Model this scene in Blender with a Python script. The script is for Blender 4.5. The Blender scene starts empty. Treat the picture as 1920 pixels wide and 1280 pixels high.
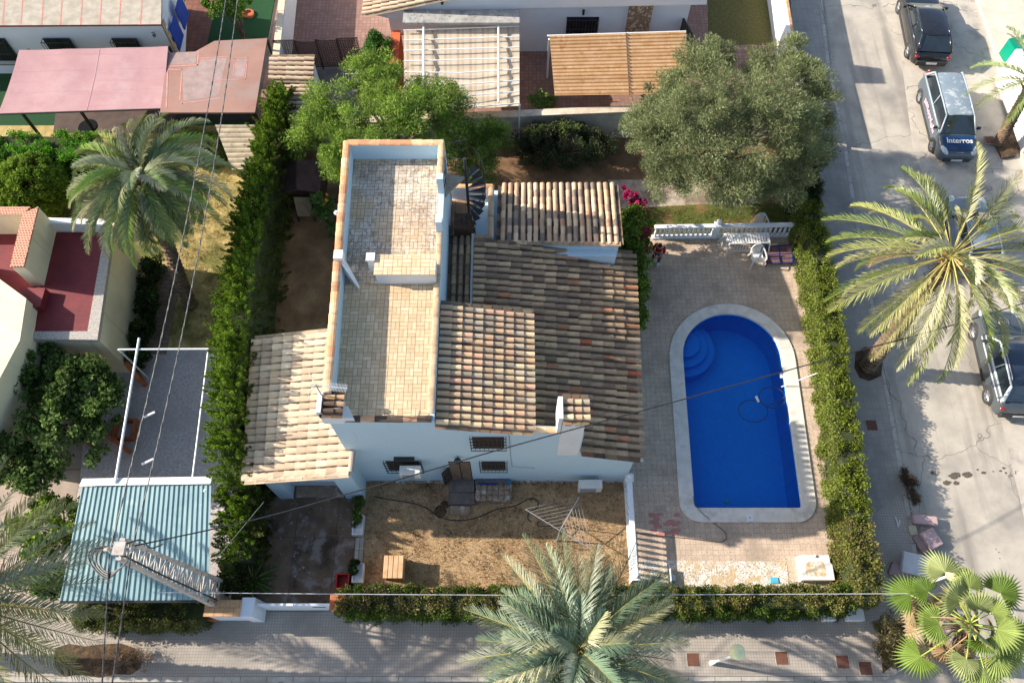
import bpy, math, random
import numpy as np
from mathutils import Vector, Matrix
R = math.radians
random.seed(7); RG = np.random.default_rng(7)
SC = bpy.context.scene
COL = SC.collection
# ---------------- camera: a drone 29.6 m up looking steeply down to the north ----------------
CAM_H, FPX, TILT = 29.6, 1500.0, math.atan(724/1500)
SN, CS = math.sin(TILT), math.cos(TILT)
cam_d = bpy.data.cameras.new("camera"); cam = bpy.data.objects.new("camera", cam_d); COL.objects.link(cam)
cam.location = (0, 0, CAM_H); cam.rotation_euler = (TILT, 0, 0)
cam_d.sensor_width = 36; cam_d.lens = 36*FPX/1920; cam_d.clip_end = 800; cam_d.clip_start = .1
SC.camera = cam
# ---------------- light ----------------
SUN = Vector((-1, .17, .55)).normalized()          # direction to the sun
W = bpy.data.worlds.new("World"); SC.world = W; W.use_nodes = True
nt = W.node_tree; nt.nodes.clear()
o_ = nt.nodes.new('ShaderNodeOutputWorld'); b_ = nt.nodes.new('ShaderNodeBackground'); s_ = nt.nodes.new('ShaderNodeTexSky')
s_.sky_type = 'NISHITA'; s_.sun_disc = False; s_.sun_elevation = math.asin(SUN.z); s_.sun_rotation = math.atan2(SUN.x, SUN.y)
s_.air_density = 1.0; s_.dust_density = 1.5; s_.ozone_density = 1.0
b_.inputs['Strength'].default_value = .135
nt.links.new(s_.outputs[0], b_.inputs[0]); nt.links.new(b_.outputs[0], o_.inputs[0])
sd = bpy.data.lights.new("sun", 'SUN'); so = bpy.data.objects.new("sun", sd); COL.objects.link(so)
sd.energy = 5.0; sd.angle = R(.5); sd.color = (1, .915, .80)
so.rotation_euler = SUN.to_track_quat('Z', 'Y').to_euler(); so.location = (-30, 5, 40)
SC.view_settings.view_transform = 'Standard'; SC.view_settings.look = 'None'
SC.view_settings.exposure = .86; SC.view_settings.gamma = 1
# ---------------- survey helpers: where a point of the place stands ----------------
def P(px, py, z=0.0):
    u, v = (px-960)/FPX, (640-py)/FPX
    t = (CAM_H-z)/(CS-v*SN)
    return Vector((u*t, t*(SN+v*CS), z))
def F(px, py, Y):
    u, v = (px-960)/FPX, (640-py)/FPX
    t = Y/(SN+v*CS)
    return Vector((u*t, Y, CAM_H-t*(CS-v*SN)))
def pts(l, z=0.0): return [P(a, b, z) for a, b in l]
# ---------------- materials ----------------
def lin(c):
    return tuple(((x/255)/12.92 if x/255 <= .04045 else ((x/255+.055)/1.055)**2.4) for x in c)
MT = {}
def M(name, c1, c2=None, scale=3, rough=.85, bump=0, bscale=None, tint=False, brick=None, blotch=None, wave=None, metal=0, spec=.35,
      trans=0, coat=0, lo=.35, hi=.65, detail=6, streak=None, crack=None):
    if name in MT: return MT[name]
    m = bpy.data.materials.new(name); m.use_nodes = True; MT[name] = m
    n = m.node_tree.nodes; L = m.node_tree.links; p = n['Principled BSDF']
    tc = n.new('ShaderNodeTexCoord'); co = tc.outputs['Object']
    c2 = c2 or tuple(x*.8 for x in c1)
    def noise(s, d=detail, r=.6):
        q = n.new('ShaderNodeTexNoise'); q.inputs['Scale'].default_value = s; q.inputs['Detail'].default_value = d
        q.inputs['Roughness'].default_value = r; L.new(co, q.inputs['Vector']); return q.outputs['Fac']
    def ramp(f, a, b):
        q = n.new('ShaderNodeMapRange'); q.inputs['From Min'].default_value = a; q.inputs['From Max'].default_value = b
        L.new(f, q.inputs['Value']); return q.outputs[0]
    def mix(f, a, b, mode='MIX'):
        q = n.new('ShaderNodeMixRGB'); q.blend_type = mode
        if hasattr(f, 'links'): L.new(f, q.inputs[0])
        else: q.inputs[0].default_value = f
        for i, x in ((1, a), (2, b)):
            if hasattr(x, 'links'): L.new(x, q.inputs[i])
            else: q.inputs[i].default_value = (*x, 1)
        return q.outputs[0]
    c = mix(ramp(noise(scale), lo, hi), c1, c2)
    for b in (blotch or []):                      # (scale, lo, hi, colour)
        c = mix(ramp(noise(b[0]), b[1], b[2]), c, b[3])
    if streak:                                    # (mapping scale, lo, hi, colour): runs of dirt along one direction
        mp_ = n.new('ShaderNodeMapping'); L.new(co, mp_.inputs[0]); mp_.inputs['Scale'].default_value = streak[0]
        q = n.new('ShaderNodeTexNoise'); q.inputs['Scale'].default_value = 1; q.inputs['Detail'].default_value = 5; L.new(mp_.outputs[0], q.inputs['Vector'])
        c = mix(ramp(q.outputs['Fac'], streak[1], streak[2]), c, streak[3])
    if crack:                                     # (scale, width, colour)
        mp_ = n.new('ShaderNodeMapping'); wn = n.new('ShaderNodeTexNoise'); wn.inputs['Scale'].default_value = 1.3; L.new(co, wn.inputs['Vector'])
        va = n.new('ShaderNodeMixRGB'); va.blend_type = 'ADD'; va.inputs[0].default_value = .9; L.new(co, va.inputs[1]); L.new(wn.outputs['Color'], va.inputs[2])
        q = n.new('ShaderNodeTexVoronoi'); q.feature = 'DISTANCE_TO_EDGE'; q.inputs['Scale'].default_value = crack[0]; L.new(va.outputs[0], q.inputs['Vector'])
        c = mix(ramp(q.outputs['Distance'], crack[1], 0), c, crack[2])
    hsrc = None
    if brick:
        q = n.new('ShaderNodeTexBrick'); mp = n.new('ShaderNodeMapping'); L.new(co, mp.inputs[0])
        mp.inputs['Rotation'].default_value = brick.get('rot', (0, 0, 0)); L.new(mp.outputs[0], q.inputs['Vector'])
        q.inputs['Scale'].default_value = 1; q.inputs['Brick Width'].default_value = brick['w']; q.inputs['Row Height'].default_value = brick['h']
        q.inputs['Mortar Size'].default_value = brick.get('m', .01); q.offset = brick.get('off', .5); q.inputs['Mortar Smooth'].default_value = .2
        v = brick.get('var', .12)
        q.inputs['Color1'].default_value = (1-v, 1-v, 1-v, 1); q.inputs['Color2'].default_value = (1+v, 1+v, 1+v, 1); q.inputs['Mortar'].default_value = (1, 1, 1, 1)
        q.inputs['Bias'].default_value = 0
        c = mix(1, c, q.outputs['Color'], 'MULTIPLY')
        c = mix(q.outputs['Fac'], c, brick['col']); hsrc = q.outputs['Fac']
    if wave:                                      # (scale, axis, strength, colour)
        q = n.new('ShaderNodeTexWave'); q.bands_direction = wave[1]; q.inputs['Scale'].default_value = wave[0]; L.new(co, q.inputs['Vector'])
        f = n.new('ShaderNodeMath'); f.operation = 'MULTIPLY'; f.inputs[1].default_value = wave[2]; L.new(q.outputs['Fac'], f.inputs[0])
        c = mix(f.outputs[0], c, wave[3])
    if tint:
        a = n.new('ShaderNodeAttribute'); a.attribute_name = 'tint'; c = mix(1, c, a.outputs['Color'], 'MULTIPLY')
    L.new(c, p.inputs['Base Color'])
    p.inputs['Roughness'].default_value = rough; p.inputs['Metallic'].default_value = metal
    p.inputs['Specular IOR Level'].default_value = spec; p.inputs['Coat Weight'].default_value = coat; p.inputs['Coat Roughness'].default_value = .05
    if bump:
        q = n.new('ShaderNodeBump'); q.inputs['Strength'].default_value = 1; q.inputs['Distance'].default_value = bump
        L.new(noise(bscale or scale*6), q.inputs['Height']); L.new(q.outputs[0], p.inputs['Normal'])
    if trans:
        t = n.new('ShaderNodeBsdfTranslucent'); L.new(c, t.inputs[0]); x = n.new('ShaderNodeMixShader'); x.inputs[0].default_value = trans
        L.new(p.outputs[0], x.inputs[1]); L.new(t.outputs[0], x.inputs[2]); L.new(x.outputs[0], n['Material Output'].inputs[0])
    return m
# ---------------- mesh builder ----------------
class MB:
    def __init__(s): s.v = []; s.f = []; s.m = []; s.c = []
    def add(s, vs, fs, mi=0, col=(1, 1, 1)):
        o = len(s.v); s.v += [tuple(x) for x in vs]
        for f in fs: s.f.append([o+i for i in f]); s.m.append(mi); s.c.append(col)
        return s
    def poly(s, vs, mi=0, col=(1, 1, 1)): return s.add(vs, [range(len(vs))], mi, col)
    def box(s, x0, x1, y0, y1, z0, z1, mi=0, col=(1, 1, 1)):
        return s.add([(x0,y0,z0),(x1,y0,z0),(x1,y1,z0),(x0,y1,z0),(x0,y0,z1),(x1,y0,z1),(x1,y1,z1),(x0,y1,z1)],
                     [(0,3,2,1),(4,5,6,7),(0,1,5,4),(1,2,6,5),(2,3,7,6),(3,0,4,7)], mi, col)
    def obox(s, c, size, M3=None, mi=0, col=(1, 1, 1)):
        M3 = M3 or Matrix.Identity(3); c = Vector(c); h = [x/2 for x in size]; vs = []
        for z in (-1, 1):
            for x, y in ((-1,-1),(1,-1),(1,1),(-1,1)): vs.append(c+M3@Vector((x*h[0], y*h[1], z*h[2])))
        return s.add(vs, [(0,3,2,1),(4,5,6,7),(0,1,5,4),(1,2,6,5),(2,3,7,6),(3,0,4,7)], mi, col)
    def prism(s, pl, z0, z1, mi=0, col=(1, 1, 1), caps=(1, 1), mside=None):
        n = len(pl); A = sum(pl[i][0]*pl[(i+1) % n][1]-pl[(i+1) % n][0]*pl[i][1] for i in range(n))
        pl = list(pl) if A > 0 else list(pl)[::-1]
        lo = [(p[0], p[1], z0 if not callable(z0) else z0(p)) for p in pl]; hi = [(p[0], p[1], z1 if not callable(z1) else z1(p)) for p in pl]
        ms = mi if mside is None else mside
        s.add(lo+hi, [(i, (i+1) % n, n+(i+1) % n, n+i) for i in range(n)], ms, col)
        if caps[1]: s.poly(hi, mi, col)
        if caps[0]: s.poly(lo[::-1], mi, col)
        return s
    def tube(s, path, r, n=8, mi=0, col=(1, 1, 1), cap=True):
        path = [Vector(p) for p in path]; rs = r if isinstance(r, (list, tuple)) else [r]*len(path)
        o = len(s.v); up = Vector((0, 0, 1)); k = len(path); prev = None
        for i, p in enumerate(path):
            d = (path[min(i+1, k-1)]-path[max(i-1, 0)]).normalized()
            if prev is None: a = d.cross(up if abs(d.z) < .95 else Vector((1, 0, 0))).normalized()
            else: a = (prev-d*prev.dot(d)).normalized()
            prev = a; b = d.cross(a)
            for j in range(n):
                t = 2*math.pi*j/n; s.v.append(tuple(p+(a*math.cos(t)+b*math.sin(t))*rs[i]))
        for i in range(k-1):
            for j in range(n):
                q = o+i*n; s.f.append([q+j, q+(j+1) % n, q+n+(j+1) % n, q+n+j]); s.m.append(mi); s.c.append(col)
        if cap:
            for q, rev in ((o, 1), (o+(k-1)*n, 0)):
                l = [q+j for j in range(n)]; s.f.append(l[::-1] if rev else l); s.m.append(mi); s.c.append(col)
        return s
    def lathe(s, c, prof, n=12, mi=0, col=(1, 1, 1)):
        return s.tube2(c, prof, n, mi, col)
    def tube2(s, c, prof, n, mi, col):
        o = len(s.v); c = Vector(c)
        for r, z in prof:
            for j in range(n):
                t = 2*math.pi*j/n; s.v.append((c.x+r*math.cos(t), c.y+r*math.sin(t), c.z+z))
        for i in range(len(prof)-1):
            for j in range(n):
                q = o+i*n; s.f.append([q+j, q+(j+1) % n, q+n+(j+1) % n, q+n+j]); s.m.append(mi); s.c.append(col)
        s.f.append([o+j for j in range(n)][::-1]); s.m.append(mi); s.c.append(col)
        q = o+(len(prof)-1)*n; s.f.append([q+j for j in range(n)]); s.m.append(mi); s.c.append(col)
        return s
    def build(s, name, mats, parent=None, smooth=False, local=False, bevel=0, origin=None):
        mats = mats if isinstance(mats, (list, tuple)) else [mats]
        if parent is not None and not local: off = wloc(parent)
        elif parent is not None or local: off = Vector((0, 0, 0))
        elif origin is not None: off = Vector(origin)
        else:
            a = np.array(s.v); off = Vector(((a[:,0].min()+a[:,0].max())/2, (a[:,1].min()+a[:,1].max())/2, a[:,2].min()))
        me = bpy.data.meshes.new(name)
        me.from_pydata([(x-off.x, y-off.y, z-off.z) for x, y, z in s.v], [], s.f)
        for m in mats: me.materials.append(m)
        me.polygons.foreach_set('material_index', s.m)
        if any(c != (1, 1, 1) for c in s.c):
            at = me.color_attributes.new('tint', 'FLOAT_COLOR', 'CORNER'); d = []
            for f, c in zip(s.f, s.c): d += [c[0], c[1], c[2], 1]*len(f)
            at.data.foreach_set('color', d)
        if smooth: me.polygons.foreach_set('use_smooth', [True]*len(s.f))
        me.update()
        ob = bpy.data.objects.new(name, me); COL.objects.link(ob)
        if parent is not None: ob.parent = parent
        elif not local: ob.location = off
        if bevel:
            b = ob.modifiers.new('bevel', 'BEVEL'); b.width = bevel; b.segments = 2; b.limit_method = 'ANGLE'
        return ob
def wloc(o):
    v = Vector((0, 0, 0))
    while o is not None: v = v+Vector(o.location); o = o.parent
    return v
def tag(o, label, cat, group=None, kind=None):
    if label: o['label'] = label
    if cat: o['category'] = cat
    if group: o['group'] = group
    if kind: o['kind'] = kind
    return o
def thing(name, label, cat, loc=(0, 0, 0), group=None):
    o = bpy.data.objects.new(name, None); COL.objects.link(o); o.location = loc; o.empty_display_size = .3
    return tag(o, label, cat, group)
def struct(name, mb, mat, **k):
    o = mb.build(name, mat, **k); o['kind'] = 'structure'; return o
def copy_tree(o, parent=None):
    c = o.copy(); COL.objects.link(c); c.parent = parent
    for ch in list(o.children): copy_tree(ch, c)
    return c
def quads(name, V, C, mat, parent=None, smooth=False, origin=None):
    """V (n,4,3) leaf quads, C (n,3) colours -> one mesh"""
    n = len(V); me = bpy.data.meshes.new(name)
    off = wloc(parent) if parent is not None else Vector(origin if origin is not None else (0, 0, 0))
    v = (V.reshape(-1, 3)-np.array(off)).astype(np.float32)
    me.vertices.add(4*n); me.vertices.foreach_set('co', v.ravel())
    me.loops.add(4*n); me.loops.foreach_set('vertex_index', np.arange(4*n, dtype=np.int32))
    me.polygons.add(n); me.polygons.foreach_set('loop_start', np.arange(0, 4*n, 4, dtype=np.int32))
    me.polygons.foreach_set('loop_total', np.full(n, 4, dtype=np.int32))
    me.materials.append(mat); me.update(calc_edges=True)
    at = me.color_attributes.new('tint', 'FLOAT_COLOR', 'CORNER')
    c4 = np.ones((n, 4, 4), np.float32); c4[:, :, :3] = C[:, None, :]
    at.data.foreach_set('color', c4.ravel())
    ob = bpy.data.objects.new(name, me); COL.objects.link(ob)
    if parent is not None: ob.parent = parent
    else: ob.location = off
    return ob
def unit(a): return a/np.maximum(np.linalg.norm(a, axis=-1, keepdims=True), 1e-9)
def leaves(Pn, ln, wd, axis=None, spread=1.0, cols=None, jit=.25):
    """rhombus leaves centred on Pn; axis = preferred long direction (n,3)"""
    n = len(Pn); d = RG.normal(size=(n, 3))*spread
    if axis is not None: d = d+axis
    d = unit(d); e = unit(np.cross(d, RG.normal(size=(n, 3))))
    l = (ln*RG.uniform(.6, 1.3, n))[:, None]/2; w = (wd*RG.uniform(.7, 1.3, n))[:, None]/2
    V = np.stack([Pn-d*l, Pn+e*w-d*l*.1, Pn+d*l, Pn-e*w-d*l*.1], 1)
    cols = np.array(cols); C = cols[RG.integers(0, len(cols), n)]*RG.uniform(1-jit, 1+jit, (n, 1))
    return V, C
# ================= setting: ground sheets =================
m_road = M('road_concrete', lin((186,177,162)), lin((168,160,147)), 1.2, .9, .004, 30, blotch=[(.35, .48, .7, lin((140,134,126))), (9, .66, .72, lin((110,104,98)))], streak=((1.6, .12, 1), .52, .72, lin((138,131,122))), crack=(.16, .0035, lin((112,105,96))))
m_gutter = M('gutter_concrete', lin((192,183,168)), lin((176,167,153)), 1.5, .9, .004, 30, blotch=[(.8, .55, .7, lin((146,140,132))), (11, .64, .72, lin((128,120,110)))], crack=(.22, .004, lin((110,103,94))))
m_pave = M('pavement_tile', lin((178,167,154)), lin((160,150,138)), .8, .85, .002, 60, brick=dict(w=.1, h=.1, m=.007, col=lin((134,126,117)), off=0, var=.03),
           blotch=[(.5, .5, .7, lin((134,127,118))), (14, .66, .74, lin((120,112,104)))], wave=(15, 'Y', .16, lin((110,104,96))))
m_pave_e = M('pavement_slab', lin((166,158,148)), lin((148,141,132)), .7, .85, .002, 60, brick=dict(w=.3, h=.3, m=.008, col=lin((136,129,120)), off=0, var=.03),
             blotch=[(.6, .5, .7, lin((132,126,118)))], wave=(12, 'X', .08, lin((110,104,96))))
m_kerb = M('kerb_stone', lin((182,174,162)), lin((158,151,141)), 4, .9, .003, brick=dict(w=.9, h=.9, m=.012, col=lin((100,95,88)), off=0))
from mathutils.geometry import tessellate_polygon
def rounded(cx0, cx1, y0, y1, rb, n=26, ry=None):
    """pool outline: half-ellipse north end, small radius at the south corners"""
    cx = (cx0+cx1)/2; rx = (cx1-cx0)/2; ry = ry or rx; o = []
    for i in range(n+1):
        a = math.pi*i/n; o.append((cx+rx*math.cos(a), y1-ry+ry*math.sin(a)))
    for cxx, a0 in ((cx0+rb, math.pi), (cx1-rb, 1.5*math.pi)):
        for i in range(7):
            a = a0+math.pi/2*i/6; o.append((cxx+rb*math.cos(a), y0+rb+rb*math.sin(a)))
    return o
A_ = P(1302, 952); B_ = P(1503, 952); T_ = P(1370, 589)
px0, px1, py0, py1 = A_.x, B_.x, A_.y, T_.y
# pool is slightly skewed to the plot
kx = (P(1281, 680).x-A_.x)/(P(1281, 680).y-A_.y)
def skew(l): return [(x+kx*(y-py0), y) for x, y in l]
inner = skew(rounded(px0, px1, py0, py1, .12)); outer = skew(rounded(px0-.56, px1+.56, py0-.55, py1+.47, .8))
hole = skew(rounded(px0-.25, px1+.25, py0-.25, py1+.25, .3))
def sheet_with_hole(pl, z):
    a = [Vector((x, y, z)) for x, y in pl]; b = [Vector((x, y, z)) for x, y in hole]; g = MB()
    tri = tessellate_polygon([a, b[::-1]]); V = a+b[::-1]
    for t in tri:
        p = [V[i] for i in t]
        if (p[1]-p[0]).cross(p[2]-p[0]).z < 0: p = p[::-1]
        g.poly(p)
    return g
struct('ground', sheet_with_hole([(-200, -200), (200, -200), (200, 200), (-200, 200)], -.14), m_road)
# sidewalks: concrete slabs a kerb's height above the road
kl = pts([(1480,-180),(1510,-60),(1536,0),(1549,112),(1580,267),(1594,360),(1630,560),(1657,720),(1692,920),(1712,1040),(1728,1130),(1722,1200),(1700,1240),(1655,1266)])
SY = P(960, 1270).y                                # kerb of the south pavement
corner = P(1655, 1268)
pave_s = [(-40, SY), (corner.x, SY)]+[(p.x, p.y) for p in kl[:7:-1]]+[(12.6, 6.5), (12.6, 4.1), (-40, 4.1)]
g = MB(); g.prism(pave_s, -.3, -.004, 0); struct('pavement_south', g, m_pave)
i6 = kl[7:9]
pave_e = [(p.x, p.y) for p in kl[:9]]+[(12.55, 6.5), (12.9, 16), (14.3, 26), (17, 36), (19, 46)]
pave_e = [(kl[8].x, kl[8].y)] + [(12.6, 6.5), (12.75, 10), (13.0, 16), (13.2, 21), (13.45, 25), (14.2, 31.8), (15.2, 42), (15.8, 48)] + [(p.x, p.y) for p in kl[:8]]
g = MB(); g.prism(pave_e, -.3, -.003, 0); struct('pavement_east', g, m_pave_e)
g = MB()
kk = [(p.x, p.y) for p in kl]+[(-40, SY)]
def ribbon(mb, line, w, z0, z1, mi=0, side=1):
    n = len(line); L = [Vector((p[0], p[1], 0)) for p in line]; off = []
    for i in range(n):
        d = (L[min(i+1, n-1)]-L[max(i-1, 0)]).normalized(); off.append(L[i]+Vector((-d.y, d.x, 0))*w*side)
    for i in range(n-1):
        a, b, c, d = L[i], L[i+1], off[i+1], off[i]
        q = [a, b, c, d] if side > 0 else [d, c, b, a]
        mb.add([(p.x, p.y, z0) for p in q]+[(p.x, p.y, z1) for p in q], [(4,5,6,7), (0,1,5,4), (1,2,6,5), (2,3,7,6), (3,0,4,7)], mi)
ribbon(g, kk, .16, -.3, .004, side=1)
struct('kerb', g, m_kerb)
seam = pts([(1620,-100),(1655,14),(1690,112),(1712,281),(1811,533),(1870,758),(1912,935),(1990,1280)], -.135)
g = MB(); g.add(seam+[(60, -2, -.135), (60, 60, -.135)], [list(range(len(seam)))[::-1]+[len(seam)+1, len(seam)][::1]][0:1] if 0 else [[*range(len(seam)), len(seam), len(seam)+1]]); struct('parking_strip', g, m_gutter)
# right hand pavement with tree pit
rp = pts([(1790,-120),(1862,80),(1868,112),(1905,240),(1945,420)])
g = MB(); g.prism([(p.x, p.y) for p in rp]+[(45, 15), (45, 52)], -.3, 0, 0); struct('pavement_far_side', g, M('pavement_pale', lin((215,203,184)), lin((196,184,166)), 1.2, .9, .003))
m_soil = M('soil', lin((92,72,52)), lin((62,48,36)), 5, .95, .03, 14, blotch=[(2, .55, .7, lin((120,96,70)))])
def pit(pl, name='tree_pit', z=.004):
    g = MB(); g.prism([(p.x, p.y) for p in pts(pl)], -.1, z, 0, caps=(0, 1)); return struct(name, g, m_soil)
pit([(104,1214),(130,1206),(160,1211),(190,1207),(226,1205),(252,1214),(266,1232),(263,1252),(244,1264),(214,1263),(186,1270),(150,1264),(118,1268),(100,1246)]); pit([(1648,1172),(1702,1168),(1700,1225),(1655,1262)]); pit([(1604,660),(1622,650),(1646,656),(1655,680),(1652,705),(1630,714),(1612,708),(1602,690)])
pit([(1040,1195),(1130,1195),(1132,1262),(1040,1262)]); pit([(1862,262),(1880,246),(1903,244),(1915,270),(1905,292),(1880,296)], z=.008)
# plots
PLOT_E = 12.6
m_deck = M('deck_tile', lin((204,182,160)), lin((182,160,140)), 2, .85, .003, 40, brick=dict(w=.2, h=.2, m=.006, col=lin((152,133,113)), off=0, var=.05),
           blotch=[(.6, .5, .75, lin((142,128,112))), (16, .54, .7, lin((132,114,98))), (30, .56, .7, lin((202,182,160)))])
g = sheet_with_hole([(4.2, 4.2), (11.95, 4.2), (12.3, 15.2), (12.35, 19.9), (5.6, 19.7), (3.9, 16.0), (3.9, 8.38), (4.2, 8.2)], .012); struct('pool_deck', g, m_deck)
m_straw = M('dry_lawn', lin((178,148,112)), lin((150,118,84)), 3.5, .95, .03, 26, blotch=[(.9, .5, .68, lin((134,104,74))), (7, .58, .68, lin((104,92,58))), (22, .54, .66, lin((196,172,130)))])
lw = pts([(683,903),(1176,903),(1184,1110),(662,1110)])
g = MB(); g.prism([(p.x, p.y) for p in lw], -.1, .016, caps=(0, 1)); struct('lawn', g, m_straw)
m_drive = M('driveway_concrete', lin((136,112,92)), lin((98,80,64)), 1.2, .85, .004, 20, brick=dict(w=1.5, h=9, m=.012, col=lin((84,70,58)), off=0, var=.1),
            blotch=[(1.6, .54, .64, lin((146,136,126))), (1.1, .58, .66, lin((76,60,48))), (5, .62, .7, lin((170,166,160))), (9, .6, .7, lin((84,66,54)))])
dr = pts([(436,880),(700,880),(668,1000),(655,1145),(448,1145)])
g = MB(); g.prism([(p.x, p.y) for p in dr], -.1, .008, caps=(0, 1)); struct('driveway', g, m_drive)
m_dirt = M('yard_dirt', lin((134,104,76)), lin((104,78,56)), 1.3, .95, .015, 22, blotch=[(.5, .52, .7, lin((150,122,92))), (6, .62, .7, lin((84,64,48)))])
g = MB(); g.prism([(-11.5, 7.0), (-4, 7.8), (-4, 20.2), (12.8, 19.4), (13.0, 24.9), (-11, 24.9)], -.1, .003, caps=(0, 1)); struct('yard_dirt', g, m_dirt)
m_grassy = M('patchy_grass', lin((98,104,44)), lin((70,80,34)), 4, .95, .03, 25, blotch=[(1, .52, .66, lin((134,104,68)))])
pp = pts([(1195,380),(1300,376),(1505,384),(1505,440),(1218,440)])
g = MB(); g.prism([(p.x, p.y) for p in pp], -.1, .012, caps=(0, 1)); struct('grass_strip', g, m_grassy)
m_path = M('path_concrete', lin((186,170,152)), lin((152,138,122)), 2.5, .9, .005, 20, blotch=[(1.6, .5, .62, lin((128,112,96)))])
pp = pts([(1140,338),(1300,336),(1420,350),(1420,382),(1300,384),(1160,392)])
g = MB(); g.prism([(p.x, p.y) for p in pp], -.1, .016, caps=(0, 1)); struct('garden_path', g, m_path)
# neighbours' grounds
m_gravel = M('grey_gravel', lin((206,198,198)), lin((168,160,160)), 11, .95, .02, 30, blotch=[(.8, .5, .7, lin((176,166,164)))])
g = MB(); g.prism([(-40, 4.1), (-10, 4.1), (-10, 13.9), (-40, 13.9)], -.1, .008, caps=(0, 1)); struct('gravel_court', g, m_gravel)
m_beige = M('beige_paving', lin((176,160,146)), lin((154,138,126)), 2, .9, .003, 30, brick=dict(w=2.2, h=2.2, m=.03, col=lin((140,110,96)), off=0))
pp = pts([(-200,700),(172,640),(150,900),(95,1150),(-200,1160)])
g = MB(); g.prism([(p.x, p.y) for p in pp], -.1, .013, caps=(0, 1)); struct('paved_patio', g, m_beige)
m_lawn2 = M('sunburnt_lawn', lin((190,168,112)), lin((160,140,84)), 3, .95, .03, 24, blotch=[(.35, .5, .62, lin((92,98,42)))])
g = MB(); g.prism([(-40, 13.9), (-10, 13.9), (-10, 25.6), (-40, 25.6)], -.1, .004, caps=(0, 1)); struct('neighbour_lawn', g, m_lawn2)
m_brickpath = M('brick_path', lin((150,128,110)), lin((124,104,90)), 3, .9, .004, 20, brick=dict(w=.4, h=.2, m=.015, col=lin((104,88,76))))
pp = pts([(290,500),(345,500),(312,664),(270,664)])
g = MB(); g.prism([(p.x, p.y) for p in pp], -.1, .018, caps=(0, 1)); struct('brick_path', g, m_brickpath)
m_turf = M('green_turf', lin((24,74,34)), lin((18,56,28)), 20, .9, .01, 60)
g = MB(); g.prism([(-45, 25.6), (-12.3, 25.6), (-12.3, 48), (-45, 48)], -.1, .006, caps=(0, 1)); struct('turf', g, m_turf)
m_redtile = M('terracotta_paving', lin((132,82,64)), lin((112,68,54)), 2, .8, .003, 30, brick=dict(w=.3, h=.3, m=.02, col=lin((96,66,56)), off=0))
pp = pts([(352,0),(405,0),(382,90),(335,90)])
g = MB(); g.prism([(p.x, p.y) for p in pts([(364,-90),(425,-90),(385,100),(330,100)])], -.1, .012, caps=(0, 1)); struct('terracotta_path', g, m_redtile)
pp = pts([(90,208),(160,208),(160,260),(90,260)]); 
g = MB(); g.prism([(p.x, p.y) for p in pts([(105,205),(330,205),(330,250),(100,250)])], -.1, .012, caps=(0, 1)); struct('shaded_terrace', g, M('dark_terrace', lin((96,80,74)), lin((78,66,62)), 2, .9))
m_pinktile = M('pink_paving', lin((158,124,110)), lin((136,104,94)), 2, .85, .003, 30, brick=dict(w=.2, h=.2, m=.02, col=lin((130,102,92)), off=0, var=.12))
g = MB(); g.prism([(-12.1, 25.2), (13.4, 25.2), (14.15, 31.8), (15.15, 42), (15.7, 48), (-12.1, 48)], -.1, .008, caps=(0, 1)); struct('neighbour_patio', g, m_pinktile)
m_olive = M('olive_lawn', lin((106,100,54)), lin((84,80,44)), 8, .95, .02, 30)
g = MB(); g.prism([(p.x, p.y) for p in pts([(1326,-90),(1440,-90),(1446,85),(1328,85)])], -.1, .016, caps=(0, 1)); struct('front_lawn', g, m_olive)
g = MB(); g.prism([(p.x, p.y) for p in pts([(540,118),(760,118),(760,240),(520,240)])], -.1, .013, caps=(0, 1)); struct('concrete_yard', g, M('grey_yard', lin((128,122,114)), lin((106,100,94)), 1.5, .9, .004))
# white chip bed, red stained tiles
m_chips = M('marble_chips', lin((226,220,210)), lin((186,168,140)), 4, .9, .03, 16, blotch=[(14, .52, .6, lin((150,124,88))), (24, .56, .64, lin((240,238,232))), (2, .52, .62, lin((196,172,136)))])
cb = pts([(1186,1050),(1474,1052),(1480,1100),(1188,1100)])
g = MB(); g.prism([(p.x, p.y) for p in cb], -.05, .024, caps=(0, 1)); tag(struct('gravel_bed', g, m_chips), None, None)
# ================= pool =================
m_pool = M('blue_mosaic', (.002, .285, .74), (.002, .26, .68), 3, .5, brick=dict(w=.08, h=.08, m=.004, col=(.003, .28, .78), off=0, var=.06))
m_water = bpy.data.materials.new('pool_water'); m_water.use_nodes = True
n = m_water.node_tree.nodes; L = m_water.node_tree.links; n.remove(n['Principled BSDF'])
tr = n.new('ShaderNodeBsdfTransparent'); tr.inputs[0].default_value = (.6, .88, 1, 1); gl = n.new('ShaderNodeBsdfGlossy'); gl.inputs['Roughness'].default_value = .03
fr = n.new('ShaderNodeFresnel'); fr.inputs[0].default_value = 1.33; mx = n.new('ShaderNodeMixShader'); nz = n.new('ShaderNodeTexNoise'); nz.inputs['Scale'].default_value = 5
bp = n.new('ShaderNodeBump'); bp.inputs['Distance'].default_value = .03; tcw = n.new('ShaderNodeTexCoord'); L.new(tcw.outputs['Object'], nz.inputs[0]); L.new(nz.outputs[0], bp.inputs['Height'])
L.new(bp.outputs[0], gl.inputs['Normal']); L.new(bp.outputs[0], fr.inputs['Normal'])
L.new(fr.outputs[0], mx.inputs[0]); L.new(tr.outputs[0], mx.inputs[1]); L.new(gl.outputs[0], mx.inputs[2]); L.new(mx.outputs[0], n['Material Output'].inputs[0])
m_coping = M('coping_stone', lin((224,216,204)), lin((208,199,186)), 3, .8, .003, 30, blotch=[(1.5, .55, .7, lin((190,181,168)))])
ZW = -.12
pool = thing('swimming_pool', 'blue swimming pool with one round end and pale stone coping', 'swimming pool', (px0+2, py0+4, 0))
g = MB(); nI = len(inner)
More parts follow.
